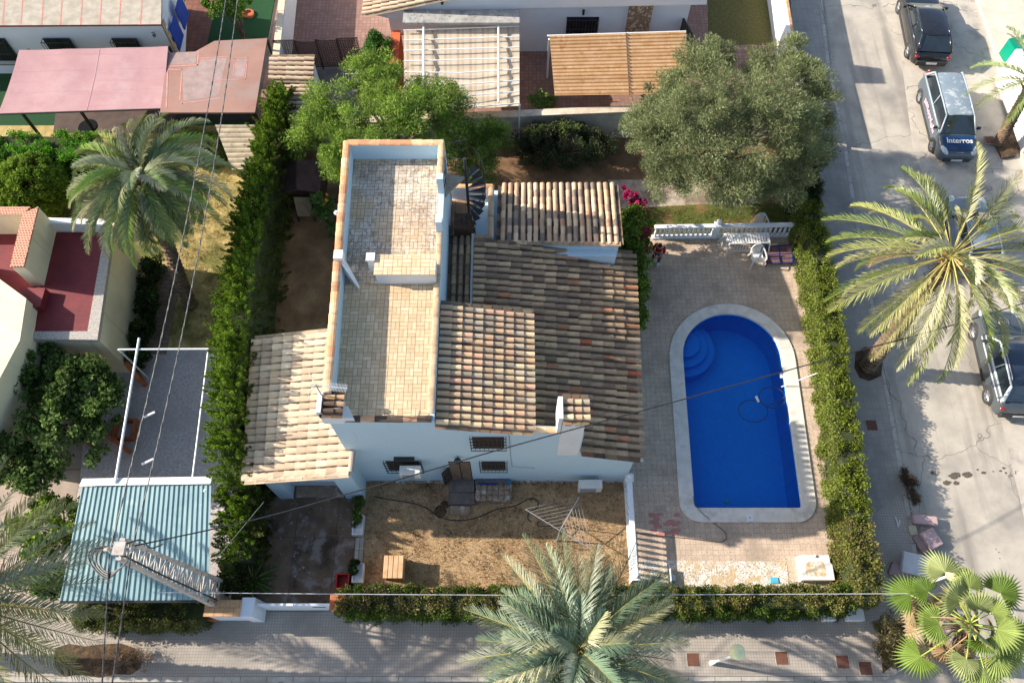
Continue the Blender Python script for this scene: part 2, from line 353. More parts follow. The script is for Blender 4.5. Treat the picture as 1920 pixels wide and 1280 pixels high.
g.add([(x, y, .075) for x, y in inner]+[(x, y, .075) for x, y in outer]+[(x, y, -.02) for x, y in outer]+[(x, y, -.05) for x, y in inner],
      [f for i in range(nI) for j in [(i+1) % nI] for f in ((i, nI+i, nI+j, j), (nI+i, 2*nI+i, 2*nI+j, nI+j), (i, j, 3*nI+j, 3*nI+i))])
g.build('coping', m_coping, pool, bevel=.02)
g = MB()
for k in range(1, 24):                              # joints between the coping stones
    i = int(k*nI/24) % nI
for (ya) in [py0+.35+i*.62 for i in range(11)]:
    for xa, xb in ((px0-.56, px0), (px1, px1+.56)):
        o = kx*(ya-py0); g.box(xa+o, xb+o, ya-.007, ya+.007, .076, .079)
for i in range(6):
    xa = px0+.3+i*.64; g.box(xa, xa+.014, py0-.55, py0, .076, .079)
for i in range(1, 9):
    a = math.pi*i/9; cx = (px0+px1)/2+kx*(py1-py0-1.9); r0 = (px1-px0)/2; cy = py1-r0
    d = Vector((math.cos(a), math.sin(a), 0)); q = Vector((-d.y, d.x, 0))*.007; c0 = Vector((cx, cy, .079))
    g.poly([c0+d*r0-q, c0+d*(r0+.5)-q, c0+d*(r0+.5)+q, c0+d*r0+q])
g.build('coping_joint', M('grout', lin((214,208,198)), rough=.9), pool)
g = MB(); g.add([(x, y, -.05) for x, y in inner]+[(x, y, -1.5) for x, y in inner], [(j, i, nI+i, nI+j) for i in range(nI) for j in [(i+1) % nI]]); g.poly([(x, y, -1.5) for x, y in inner])
g.build('basin', m_pool, pool)
g = MB(); g.poly([(x, y, ZW) for x, y in inner]); g.build('water', m_water, pool)
sc = P(1294, 634)
for r, z in ((1.32, -.85), (.98, -.62), (.62, -.40)):
    g = MB(); l = []
    for i in range(25):
        a = -math.pi/2-.35+i/24*(math.pi*.98); l.append((sc.x-.15+r*math.cos(a), sc.y-.05+r*math.sin(a)))
    # clip to pool by pulling points inside
    def inside(p):
        cx = (px0+px1)/2+kx*(p[1]-py0); rx = (px1-px0)/2-.01; cy = py1-rx
        x, y = p
        if y > cy:
            d = math.hypot(x-cx, y-cy)
            if d > rx: x, y = cx+(x-cx)*rx/d, cy+(y-cy)*rx/d
        return (min(max(x, cx-rx), cx+rx), y)
    l = [inside(p) for p in l]+[inside(q) for q in ((sc.x-1.2, sc.y+.9), (sc.x-1.6, sc.y-.2))]
    g.prism(l, -1.49, z, caps=(0, 1)); g.build('step', M('step_mosaic', (.003, .285, .77), (.003, .265, .73), 4, .5), pool)
q = P(1383, 935); g = MB(); g.lathe((q.x, q.y+.3, -1.49), [(.11, 0), (.11, .03), (.08, .05)], 16); g.build('drain', M('drain_cover', (.05, .4, .45), rough=.4), pool)
q = P(1405, 971); g = MB(); g.box(q.x-.12, q.x+.12, q.y-.14, q.y+.14, .08, .087); sk = g.build('skimmer_lid', M('white_plastic', (.75, .75, .73), (.7, .7, .68), 3, .4), pool)
g = MB(); g.lathe((q.x, q.y, .088), [(.03, 0), (.03, .004)], 10); g.build('bolt', M('grey_metal', (.3, .3, .3), rough=.5), sk)
m_white = M('white_paint', (.72, .74, .76), (.66, .68, .70), 2, .8, .002, 20, blotch=[(1.2, .6, .8, (.60, .60, .58))])
m_wp = MT['white_plastic']
g = MB(); a, b = P(1465, 725, .05), P(1536, 698, .9); g.tube([a, b], .022); tag(g.build('pool_pole', m_wp), 'white pole reaching from the pool edge up to the hedge', 'pole')
cl = thing('pool_cleaner', 'dark hose looping through the blue water with a small white cleaner head', 'pool cleaner', P(1430, 760, ZW))
c1, c2 = P(1448, 745, ZW+.012), P(1412, 770, ZW+.012); l = []
for i in range(30):
    a = 2*math.pi*i/29; l.append(c1+Vector((.52*math.cos(a), .45*math.sin(a), 0)))
for i in range(34):
    a = .4+2*math.pi*i/33; l.append(c2+Vector((.58*math.cos(a), .46*math.sin(a), 0)))
g = MB(); g.tube(l, .019, 6); g.build('hose', M('dark_hose', (.02, .05, .12), rough=.5), cl)
h = P(1420, 748, ZW+.05); g = MB(); g.obox(h, (.09, .26, .07), Matrix.Rotation(.3, 3, 'Z')); g.build('cleaner_head', m_wp, cl, bevel=.015)
q = P(1466, 704, -.08); g = MB(); g.obox((q.x-.02, q.y, -.09), (.1, .2, .03)); g.build('skimmer_basket', m_wp, cl)
l = [P(1300,930,.09), P(1302,945,.1), P(1320,965,.1), P(1345,985,.03), P(1360,997,.03), P(1362,1010,.03), P(1350,1016,.03), P(1300,1010,.03), P(1240,1004,.03), P(1184,998,.03)]
g = MB(); g.tube(l, .012, 6); tag(g.build('garden_hose', M('brown_hose', lin((112,92,70)), rough=.6)), 'thin brown hose curling from the pool corner over the deck', 'hose')
# ================= roofs of barrel tiles =================
def tiles(mb, T0, T1, B0, B1, w, ln, pal, skip=None, lift=.03, rr=.375, bh=.95, chan=1, stag=0):
    T0, T1, B0, B1 = map(Vector, (T0, T1, B0, B1)); nc = max(1, round((T1-T0).length/w)); nr = max(1, round((B0-T0).length/ln))
    s = (T1-T0).normalized(); d0 = (B0-T0).normalized(); nrm = s.cross(d0)
    if nrm.z < 0: nrm = -nrm
    for c in range(nc):
        u = (c+.5)/nc; a = T0.lerp(T1, u); b = B0.lerp(B1, u); sw = (T1-T0).length/nc
        wob = random.uniform(-.012, .012)
        ph = random.uniform(0, stag)
        for r in range(nr):
            p0 = a.lerp(b, max(0, r-ph)/nr); p1 = a.lerp(b, (r+1.13-ph)/nr if r < nr-1 else 1.02)
            if skip and skip((p0+p1)/2): continue
            dd = (p1-p0).normalized(); ss = (s-dd*s.dot(dd)).normalized(); nn = ss.cross(dd)
            if nn.z < 0: nn = -nn
            k = random.uniform(.85, 1.15); base = random.choice(pal); col = tuple(x*k for x in base)
            jit = ss*(wob+random.uniform(-.008, .008)*(3 if random.random() < .08 else 1)); R0, R1 = sw*rr*.82, sw*rr*1.02; zz = nn*random.uniform(0, .008)
            vs = []
            for (p, rad, up) in ((p0, R0, .004), (p1, R1, lift)):
                for j in range(7):
                    t = math.pi*j/6; vs.append(p+jit+zz+ss*rad*math.cos(t)+nn*(rad*bh*math.sin(t)+up))
            for j in range(7):
                t = math.pi*j/6; vs.append(p1+jit+zz+ss*(R1-.015)*math.cos(t)+nn*((R1-.015)*bh*math.sin(t)+lift-.004))
            mb.add(vs, [(j, j+1, 8+j, 7+j) for j in range(6)]+[(7+j, 8+j, 15+j, 14+j) for j in range(6)], 0, col)
    # channel tiles between the barrels, coloured darker to paint in the shade there
    for c in range(nc+1):
        u = c/nc; a = T0.lerp(T1, min(max(u, .0), 1)); b = B0.lerp(B1, u)
        for r in range(nr):
            p0 = a.lerp(b, r/nr); p1 = a.lerp(b, (r+1)/nr)
            if skip and skip((p0+p1)/2): continue
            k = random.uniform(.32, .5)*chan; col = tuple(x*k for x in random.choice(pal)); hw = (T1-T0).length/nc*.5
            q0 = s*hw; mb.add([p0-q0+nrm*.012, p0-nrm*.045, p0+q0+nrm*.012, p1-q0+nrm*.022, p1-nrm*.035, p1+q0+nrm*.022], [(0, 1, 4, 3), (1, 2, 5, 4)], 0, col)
def caps(mb, path, w, ln, pal, h=.06):
    """a line of barrel tiles laid lengthwise on top of a wall"""
    path = [Vector(p) for p in path]
    for a, b in zip(path[:-1], path[1:]):
        n = max(1, round((b-a).length/ln)); d = (b-a).normalized(); s = d.cross(Vector((0, 0, 1))).normalized()
        for i in range(n):
            p0 = a.lerp(b, i/n); p1 = a.lerp(b, (i+1.05)/n); k = random.uniform(.88, 1.15); col = tuple(x*k for x in random.choice(pal)); vs = []
            j0 = s*random.uniform(-.008, .008)
            for p, rad in ((p0, w*.46), (p1, w*.52)):
                for j in range(7):
                    t = math.pi*j/6; vs.append(p+j0+s*rad*math.cos(t)+Vector((0, 0, h*math.sin(t)+.004)))
            mb.add(vs, [(j, j+1, 8+j, 7+j) for j in range(6)]+[list(range(7))[::-1], list(range(7, 14))], 0, col)
# ================= main house =================
PAL_MAIN = [lin(c) for c in ((186,164,136),(176,154,128),(168,148,124),(160,140,118),(190,168,138),(148,130,112),(136,120,104),(178,152,128),(164,144,120),(156,138,120),(182,162,132),(142,124,108))]*4+[lin((176,128,100)), lin((172,130,104)), lin((178,104,76))]
PAL_UP = [lin(c) for c in ((214,188,150),(206,180,144),(196,170,138),(204,168,132),(186,160,130),(208,166,136),(176,154,130),(220,196,156),(190,176,152),(160,146,128))]
PAL_ANX = [lin(c) for c in ((208,178,142),(196,164,130),(178,150,124),(190,160,132),(214,188,152),(150,130,112),(190,148,118),(124,110,98))]
PAL_GAR = [lin(c) for c in ((204,182,154),(200,176,148),(208,188,162),(196,170,142),(204,180,150),(190,166,140))]
PAL_CAP = [lin(c) for c in ((206,168,132),(196,150,114),(212,182,148),(186,142,112),(200,172,144))]
m_tile = M('clay_tile', (1.2, 1.08, .95), (.98, .88, .78), 5, .9, .006, 30, tint=True, blotch=[(1.1, .52, .7, (.84, .76, .68)), (9, .6, .7, (.52, .47, .42)), (22, .6, .7, (.5, .46, .42))], streak=((.7, 6, 1), .58, .72, (.6, .54, .48)))
m_tile_new = M('clay_tile_clean', (1, 1, 1), (.9, .88, .86), 5, .9, .004, 30, tint=True, blotch=[(9, .66, .74, (.7, .64, .6))])
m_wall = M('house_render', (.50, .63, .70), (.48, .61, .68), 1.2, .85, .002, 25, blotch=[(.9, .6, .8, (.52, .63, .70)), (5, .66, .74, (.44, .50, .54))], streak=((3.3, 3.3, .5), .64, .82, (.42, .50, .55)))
m_wallw = M('white_render', (.76, .75, .73), (.70, .69, .67), 1.5, .85, .003, 25, blotch=[(2.2, .6, .75, (.56, .54, .52))])
m_black = M('black_iron', (.02, .02, .022), (.03, .03, .03), 8, .5)
m_dark = M('dark_glass', (.015, .018, .022), (.02, .02, .025), 3, .12, spec=.6)
m_wood = M('brown_wood', lin((92,66,46)), lin((70,50,36)), 6, .7, .004, 30)
house = thing('white_house', 'white two storey house with roof terraces and old clay tile roofs beside the pool', 'house', (-1, 13, 0))
YF = 8.38
# tall wing (roof terraces)
WX = lambda y: -5.57-.026*(y-YF)
EX = -2.36; ZF = 6.7; ZP = 7.5; YN = 18.44; YM = 13.15
g = MB(); g.prism([(WX(YF), YF), (EX, YF), (EX, YN), (WX(YN), YN)], 0, ZF, caps=(0, 1))
t_ = .18
g.prism([(WX(YF+.6), YF+.6), (WX(YF+.6)+t_, YF+.6), (WX(YN)+t_, YN), (WX(YN), YN)], ZF, ZP)                  # west parapet
g.prism([(WX(YN)+t_, YN-t_), (EX-t_, YN-t_), (EX-t_, YN), (WX(YN)+t_, YN)], ZF, ZP)                          # north parapet
g.box(EX-t_, EX, 16.95, YN, ZF, ZP)                                                                          # east parapet, north bit
g.box(EX-.2, EX+.02, 16.7, 16.95, ZF, ZP+.12); g.box(EX-.2, EX+.02, 15.1, 15.4, ZF, ZP-.1)
g.prism([(EX-.18, 15.4), (EX, 15.4), (EX, 16.7), (EX-.18, 16.7)], ZF, lambda p: ZF+.12)
g.box(EX-.16, EX, YF+.25, 15.1, ZF, ZF+.1)
# ground floor under the lean-to roofs
g.prism([(EX, YF), (4.25, YF), (4.45, 16.0), (EX, 16.0)], 0, 3.05, caps=(0, 1))
g.box(-1.42, 3.9, 15.9, 18.9, 0, 4.0)
W1 = g.build('wall', m_wall, house)
# south facade with its sloping top
g = MB(); prof = [(EX, 0), (4.25, 0), (4.25, 3.12), (2.28, 3.75), (2.28, 5.58), (1.42, 5.60), (.62, 5.74), (EX, 6.40)]
g.add([(x, YF-.012, z) for x, z in prof]+[(x, YF+.22, z) for x, z in prof], [list(range(8)), list(range(8, 16))[::-1]]+[(j, i, 8+i, 8+j) for i in range(8) for j in [(i+1) % 8]])
g.build('facade_wall', m_wall, house)
g = MB(); g.box(EX, .6, YF+.2, 12.4, 3.0, 5.78); g.add([(EX, 12.4, 5.78), (.6, 12.4, 5.78), (EX, 12.4, 6.45), (EX, YF+.22, 6.45), (.6, YF+.22, 5.78), (EX, YF+.22, 5.78)], [(0, 2, 1), (2, 3, 4, 1), (3, 5, 4)])
g.build('upper_wall', m_wall, house)
# terraces
m_terrS = M('terrace_clay', lin((206,178,138)), lin((190,160,122)), 2.2, .85, .003, 30, brick=dict(w=.28, h=.14, m=.009, col=lin((120,96,72)), off=.5, var=.09), blotch=[(5, .62, .72, lin((168,124,92)))])
m_terrN = M('terrace_worn', lin((198,188,178)), lin((132,122,114)), 2.4, .85, .005, 30, brick=dict(w=.28, h=.14, m=.012, col=lin((86,76,68)), off=.5, var=.12),
            blotch=[(1.4, .5, .64, lin((186,160,126))), (6, .6, .68, lin((96,84,78))), (3.2, .62, .7, lin((228,222,214)))], lo=.42, hi=.58)
xi = lambda y: WX(y)+t_+.002
g = MB()
def weave(mb, x0, x1, y0, y1, z, base, sz=.27, gap=.011, pal=None):
    """rows of clay pavers laid two across, two along"""
    ny = int((y1-y0)/sz)+1; nx = int((x1-x0)/sz)+1
    for i in range(nx):
        for j in range(ny):
            a, b = x0+i*sz, y0+j*sz; a1, b1 = min(a+sz, x1), min(b+sz, y1)
            if a1-a < .05 or b1-b < .03: continue
            hm = (a+a1)/2 if (i+j) % 2 else None
            cells = [(a, (a+a1)/2, b, b1), ((a+a1)/2, a1, b, b1)] if (i+j) % 2 else [(a, a1, b, (b+b1)/2), (a, a1, (b+b1)/2, b1)]
            for c in cells:
                k = random.uniform(.93, 1.06); col = tuple(x*k for x in random.choice(pal))
                zz = z+random.uniform(0, .003)
                mb.poly([(c[0]+gap/2, c[2]+gap/2, zz), (c[1]-gap/2, c[2]+gap/2, zz), (c[1]-gap/2, c[3]-gap/2, zz), (c[0]+gap/2, c[3]-gap/2, zz)], 0, col)
m_pav = M('clay_paver', (1, 1, 1), (.9, .88, .86), 3, .85, .004, 40, tint=True, blotch=[(5, .66, .74, (.74, .6, .5))])
m_pavN = M('worn_paver', (1, 1, 1), (.74, .70, .68), 1.6, .85, .004, 40, tint=True, blotch=[(.7, .44, .56, (.60, .53, .49)), (1.7, .53, .63, (1.12, 1.06, .98)), (5, .54, .62, (.50, .44, .40)), (12, .54, .62, (1.1, 1.06, 1.0)), (.5, .48, .6, (1.0, .84, .66))])
m_grout = M('dark_grout', lin((138,114,88)), lin((116,96,74)), 5, .95)
g = MB(); g.poly([(xi(YF), YF+.02, ZF+.004), (EX-.16, YF+.02, ZF+.004), (EX-.16, YM, ZF+.004), (xi(YM), YM, ZF+.004)]); g.build('terrace_bed', m_grout, house)
g = MB(); g.poly([(xi(YM), YM, ZF+.004), (EX-.16, YM, ZF+.004), (EX-.16, YN-t_, ZF+.004), (xi(YN), YN-t_, ZF+.004)]); g.build('terrace_bed', M('grey_grout', lin((92,82,76)), lin((72,64,60)), 5, .95), house)
g = MB(); weave(g, -5.5, EX-.16, YF+.12, YM, ZF+.012, None, pal=[lin((216,190,152)), lin((212,184,146)), lin((208,180,142)), lin((218,194,158))]); g.build('terrace_floor', m_pav, house)
g = MB(); weave(g, -5.62, EX-.16, YM, YN-t_, ZF+.012, None, pal=[lin((208,196,178)), lin((202,190,172)), lin((212,200,184)), lin((204,188,164))]); g.build('terrace_floor', m_pavN, house)
g = MB(); caps(g, [(WX(YF+.6)+.08, YF+.6, ZP), (WX(YN)+.08, YN-.05, ZP)], .27, .38, PAL_CAP); caps(g, [(WX(YN)+.1, YN-.09, ZP), (EX-.05, YN-.09, ZP)], .27, .38, PAL_CAP)
caps(g, [(EX-.09, YN-.1, ZP), (EX-.09, 16.98, ZP)], .24, .38, PAL_CAP); caps(g, [(EX-.1, YF+.2, ZF+.1), (EX-.1, 15.05, ZF+.1)], .2, .4, [lin((196,176,150)), lin((182,164,140))], .03)
g.build('parapet_cap', m_tile, house)
g = MB(); caps(g, [(-5.05, YF+.06, ZF+.0), (EX-.1, YF+.06, ZF+.0)], .22, .4, [lin((96,82,74)), lin((150,124,104)), lin((206,168,136)), lin((84,74,68)), lin((216,178,148))], .07)
g.build('parapet_cap', m_tile, house)
# stair head on the terrace, posts
g = MB(); a = P(700, 512, 7.4); b = P(818, 476, 7.4)
g.box(a.x+.04, b.x-.02, YM, b.y-.05, ZF, 7.36); g.build('stair_head', m_wallw, house)
g = MB(); weave(g, a.x, b.x, YM-.05, b.y, 7.375, None, sz=.3, pal=[lin((222,196,158)), lin((216,188,150)), lin((226,202,168))]); g.poly([(a.x, YM-.05, 7.364), (b.x, YM-.05, 7.364), (b.x, b.y, 7.364), (a.x, b.y, 7.364)], 0, lin((150,124,96))); g.build('stair_head_tiles', m_pav, house)
q = P(694, 480, 7.5); g = MB(); g.box(q.x-.11, q.x+.11, q.y-.12, q.y+.12, ZF, 7.42); g.box(q.x-.14, q.x+.14, q.y-.15, q.y+.15, 7.42, 7.47); g.build('vent_post', m_wallw, house)
q = P(636, 480, 7.6); g = MB(); g.box(q.x-.16, q.x+.13, q.y-.16, q.y+.16, ZP-.1, 7.72); g.prism([(q.x+.02, q.y-.16), (q.x+.55, q.y-.75), (q.x+.55, q.y-.6), (q.x+.1, q.y+.1)], ZF, lambda p: 7.55-(p[0]-q.x)*1.4); g.build('vent_post', m_wallw, house)
q = P(634, 398, 7.5); g = MB(); g.lathe((q.x-.06, q.y, 7.42), [(.07, 0), (.09, .06), (.05, .13)], 10); g.build('wall_knob', m_wallw, house)
# chimneys
g = MB(); g.box(-5.74, -5.1, YF-.02, 8.95, 6.5, 7.32); g.box(-5.78, -5.64, YF-.02, 9.0, 7.0, 7.5); g.prism([(-5.1, YF-.02), (-4.75, YF-.02), (-4.95, 8.75), (-5.1, 8.75)], ZF, 7.0); ch = g.build('chimney', m_wallw, house)
g = MB(); tiles(g, (-5.62, YF-.05, 7.40), (-5.62, 9.0, 7.40), (-5.02, YF-.05, 7.33), (-5.02, 9.0, 7.33), .2, .32, [lin((150,124,98)), lin((96,82,72)), lin((178,150,118)), lin((80,68,60))]); g.build('chimney_tiles', m_tile, ch)
g = MB(); g.box(1.52, 2.24, YF-.03, 9.02, 3.4, 6.72); g.box(1.40, 1.54, YF-.03, 9.06, 5.5, 7.0); ch2 = g.build('chimney', m_wallw, house)
g = MB(); tiles(g, (1.54, YF-.06, 6.84), (1.54, 9.08, 6.84), (2.34, YF-.06, 6.76), (2.34, 9.08, 6.76), .24, .27, PAL_UP); g.build('chimney_tiles', m_tile_new, ch2)
g = MB()
for x in (1.62, 1.94): g.box(x, x+.2, YF-.06, YF-.028, 6.42, 6.56)
g.build('flue_slot', m_black, ch2)
# tile roofs
g = MB(); sk = lambda p: (p.y < 12.45 and p.x < .5) or (p.y < YF+.34 and p.x < 2.25)
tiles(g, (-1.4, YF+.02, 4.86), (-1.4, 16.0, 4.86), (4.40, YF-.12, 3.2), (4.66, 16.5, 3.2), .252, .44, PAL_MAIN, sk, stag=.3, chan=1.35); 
g.build('tile_roof', m_tile, house)
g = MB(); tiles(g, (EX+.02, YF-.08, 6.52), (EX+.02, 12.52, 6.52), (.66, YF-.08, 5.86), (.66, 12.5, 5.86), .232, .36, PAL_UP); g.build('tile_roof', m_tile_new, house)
g = MB(); caps(g, [(.66, YF+.06, 5.8), (1.42, YF+.06, 5.66)], .24, .36, PAL_UP); g.build('wall_cap', m_tile_new, house)
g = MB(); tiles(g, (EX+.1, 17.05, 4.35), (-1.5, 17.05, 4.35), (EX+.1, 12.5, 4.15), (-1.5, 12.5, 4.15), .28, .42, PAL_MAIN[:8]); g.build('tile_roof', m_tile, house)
g = MB(); g.box(EX, -1.38, 12.45, 17.1, 3.0, 4.12); g.box(-1.5, -1.38, 12.5, 16.9, 4.1, 4.55); g.build('rim_wall', m_wallw, house)
N0, N1 = P(940, 348, 4.05), P(1153, 347, 4.05); S0, S1 = P(936, 455, 4.4), P(1163, 459, 4.4)
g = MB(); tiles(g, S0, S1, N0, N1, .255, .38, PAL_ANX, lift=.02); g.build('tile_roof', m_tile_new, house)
g = MB(); g.prism([(S0.x+.05, S0.y+.02), (S1.x-.04, S1.y+.02), (N1.x-.08, N1.y-.15), (N0.x+.05, N0.y-.15)], 0, lambda p: 4.24-(p[1]-S0.y)*.115); g.build('annex_wall', m_wall, house)
g = MB(); caps(g, [(S0.x, S0.y+.03, 4.38), (S1.x, S1.y+.03, 4.38)], .2, .5, PAL_MAIN, .06); g.build('ridge_cap', m_tile, house)
# small patio with the spiral stair
m_patio = M('patio_tile', lin((160,128,98)), lin((136,106,80)), 2, .85, .003, 30, brick=dict(w=.4, h=.4, m=.01, col=lin((112,88,68)), off=0))
zf = 3.95; XW = EX+.02; XE = -.86
g = MB(); g.poly([(XW, 16.4, zf), (XE, 16.4, zf), (XE, 18.5, zf), (XW, 18.5, zf)]); g.build('patio_floor', m_patio, house)
g = MB(); g.box(XE, XE+.14, 16.25, 18.72, 3.0, 4.62); g.box(XW, XE, 18.55, 18.72, 0, 4.62); g.box(-1.42, XE, 16.25, 16.4, 3.0, 4.62); g.box(XW, XE, 16.4, 18.55, 0, zf-.01); g.build('patio_wall', m_wallw, house)
g = MB(); caps(g, [(XE+.07, 16.3, 4.62), (XE+.07, 18.65, 4.62)], .22, .4, PAL_MAIN[:4]); caps(g, [(XW, 18.63, 4.62), (XE+.1, 18.63, 4.62)], .22, .4, PAL_CAP); caps(g, [(-1.42, 16.33, 4.62), (XE+.1, 16.33, 4.62)], .2, .4, PAL_MAIN[:4]); g.build('patio_cap', m_tile, house)
st = thing('spiral_staircase', 'black iron spiral staircase with a small wooden landing up to the roof terrace', 'staircase', (-1.62, 17.45, zf))
cx, cy = -1.62, 17.5
m_step = M('black_steel', (.025, .028, .034), (.04, .042, .05), 6, .45, .002)
g = MB(); g.tube([(cx, cy, zf), (cx, cy, 7.7)], .055, 10); g.build('pole', m_step, st)
m_edge = M('worn_tread', lin((170,150,128)), rough=.6)
for i in range(11):
    a = R(-112+i*17); z = zf+.2+i*.235; w = R(14)
    g = MB(); l = [(cx, cy)]+[(cx+.66*math.cos(a+k*w), cy+.66*math.sin(a+k*w)) for k in (-1, -.33, .33, 1)]
    g.prism(l, z, z+.03); g.add([(cx+.1*math.cos(a-w), cy+.1*math.sin(a-w), z+.034), (cx+.64*math.cos(a-w), cy+.64*math.sin(a-w), z+.034), (cx+.64*math.cos(a-w*.72), cy+.64*math.sin(a-w*.72), z+.034), (cx+.1*math.cos(a-w*.5), cy+.1*math.sin(a-w*.5), z+.034)], [(0, 1, 2, 3)], 1)
    g.build('tread', [m_step, m_edge], st)
g = MB(); l = []
for i in range(40):
    a = R(-120+i*4.8); l.append((cx+.68*math.cos(a), cy+.68*math.sin(a), zf+1.05+i*.0645))
g.tube(l, .015, 6); hr = g.build('handrail', M('worn_rail', (.05, .05, .055), rough=.4, metal=.3), st)
g = MB()
for i in range(11):
    a = R(-112+i*17); z = zf+.24+i*.235; g.tube([(cx+.67*math.cos(a), cy+.67*math.sin(a), z), (cx+.67*math.cos(a), cy+.67*math.sin(a), z+.9)], .012, 5)
g.build('railing', m_black, st)
g = MB(); l = [(EX+.0, 16.9), (EX+.0, 17.75), (cx+.05, 17.62)]; l = [(EX+.03, 16.62), (EX+.03, 17.66), (cx-.02, 17.5)]
g.prism(l, 6.66, 6.70); g.build('landing', M('landing_boards', lin((186,168,148)), lin((160,142,122)), 5, .7, wave=(9, 'DIAGONAL', .35, lin((120,104,88)))), st)
g = MB()
for p0, p1 in (((EX+.05, 16.62), (EX+.05, 17.66)), ((EX+.05, 17.66), (cx, 17.52)), ((EX+.15, 18.2), (EX+.8, 18.4))):
    for z in (7.15, 7.62): g.tube([(*p0, z), (*p1, z)], .015, 5)
    for k in (0, .5, 1): g.tube([(p0[0]+(p1[0]-p0[0])*k, p0[1]+(p1[1]-p0[1])*k, 6.7), (p0[0]+(p1[0]-p0[0])*k, p0[1]+(p1[1]-p0[1])*k, 7.62)], .012, 5)
g.build('landing_rail', m_black, st)
g = MB(); g.box(-2.15, -1.35, 16.55, 16.6, zf, 4.9); g.box(-2.15, -2.1, 16.6, 17.4, zf+.75, zf+.8); g.box(-2.1, -1.4, 16.62, 17.35, zf+.72, zf+.76); tag(g.build('folded_table', m_wood, bevel=.01), 'brown table standing on the little patio under the spiral stairs', 'table')
# openings of the facade
def grille(x0, x1, z0, z1, parent, nv=9, nh=5, y=YF-.11, r=.011):
    g = MB()
    for i in range(nv): x = x0+(x1-x0)*i/(nv-1); g.tube([(x, y, z0), (x, y, z1)], r, 5)
    for i in range(nh):
        z = z0+(z1-z0)*i/(nh-1); g.tube([(x0-.02, y, z), (x1+.02, y, z)], r*1.3, 5)
        for x in (x0, x1): g.tube([(x, y, z), (x, YF, z)], r, 5)
    return g.build('grille', m_black, parent)
m_shut = M('brown_shutter', lin((72,58,50)), lin((56,46,40)), 3, .7, wave=(8, 'Z', .3, lin((30,26,24))))
def window(pxa, pya, pxb, pyb, gr=True):
    a, b = F(pxa, pya, YF), F(pxb, pyb, YF)
    g = MB(); g.box(a.x+.06, b.x-.06, YF-.018, YF+.04, b.z+.05, a.z-.05); w = g.build('window', m_shut, house)
    g = MB(); g.box(a.x+.03, b.x-.03, YF-.05, YF-.014, b.z-.0, b.z+.05); g.build('sill', m_wallw, w)
    if gr: grille(a.x, b.x, b.z, a.z, w, nv=9 if b.x-a.x > 1 else 8)
    return w
window(881, 817, 949, 839); window(899, 863, 951, 880); window(719, 863, 795, 881)
a, b = F(840, 864, YF), F(886, 893, YF)
g = MB(); g.box(a.x, b.x, YF-.016, YF+.05, .45, a.z); dr_ = g.build('door', m_wood, house)
g = MB(); g.box(a.x+.02, (a.x+b.x)/2-.02, YF-.045, YF-.018, .5, a.z-.06); g.box((a.x+b.x)/2+.02, b.x-.03, YF-.045, YF-.018, .5, a.z-.06); g.build('door_leaf', M('worn_door', lin((120,102,86)), lin((100,84,70)), 4, .7), dr_)
g = MB(); g.tube([((a.x+b.x)/2+.05, YF-.06, 1.4), ((a.x+b.x)/2+.05, YF-.1, 1.4), ((a.x+b.x)/2+.05, YF-.1, 1.52)], .012, 6); g.build('handle', m_black, dr_)
g = MB(); x = a.x-.02; g.obox((x-.12, YF-.14, 1.25), (.04, .36, 1.5), Matrix.Rotation(-.75, 3, 'Z')); sh = g.build('shutter', m_shut, house)
g = MB(); g.obox((x-.12, YF-.145, 1.4), (.05, .24, .5), Matrix.Rotation(-.75, 3, 'Z')); g.build('pane', m_dark, sh)
q = F(858, 862, YF-.12); ln_ = thing('wall_lantern', 'small black lantern fixed above the house door', 'lantern', (q.x, YF-.1, q.z)); ln_.parent = None
g = MB(); g.tube([(q.x, YF, q.z+.1), (q.x, YF-.16, q.z+.14)], .015, 6); g.build('bracket', m_black, ln_)
g = MB(); g.lathe((q.x, YF-.16, q.z-.1), [(.05, 0), (.10, .12), (.13, .13), (.03, .24)], 8); g.build('lantern_body', m_black, ln_)
# stone plinth, steps, bench
m_stone = M('field_stone', lin((160,138,116)), lin((126,106,90)), 6, .9, .02, 12, blotch=[(3, .52, .6, lin((190,178,164)))])
g = MB()
for i in range(38):
    x = -5.3+i*.247
    if -2.35 < x < -.1: continue
    if x > 4.1: break
    h = random.uniform(.12, .28); w = random.uniform(.18, .26); g.obox((x, YF-.03, h/2), (w, random.uniform(.06, .11), h), Matrix.Rotation(random.uniform(-.1, .1), 3, 'Y'))
g.build('plinth_stones', m_stone, house, bevel=.03)
m_board = M('weathered_board', lin((122,112,104)), lin((100,90,84)), 5, .85, .003, 30)
a = P(842, 897, .45); b = P(889, 930, .15)
g = MB(); g.box(a.x, a.x+.95, YF-.48, YF-.02, 0, .44); g.box(a.x-.02, a.x+.97, YF-.9, YF-.48, 0, .28); g.build('door_step', m_board, house, bevel=.015)
g = MB(); g.box(a.x+.05, a.x+.8, YF-1.25, YF-.92, 0, .09); g.build('door_step', m_stone, house, bevel=.03)
a = P(891, 897, .4); b = P(959, 935, .4)
bn = thing('stone_bench', 'low rough stone bench against the house beside the door step', 'bench', (a.x+.65, YF-.4, 0))
g = MB(); g.box(a.x+.02, b.x-.0, YF-.78, YF-.02, 0, .36)
for i in range(6):
    for j in range(4): g.obox((a.x+.12+i*.215, YF-.7+j*.2, .38+random.uniform(-.02, .03)), (.2, .18, .07), Matrix.Rotation(random.uniform(-.4, .4), 3, 'Z'))
g.build('stone_seat', m_stone, bn, bevel=.03)
g = MB(); g.box(a.x+.04, b.x-.1, YF-.17, YF-.02, .40, .52); g.build('back_ledge', M('grey_board', lin((98,96,100)), lin((80,80,84)), 5, .8), bn)
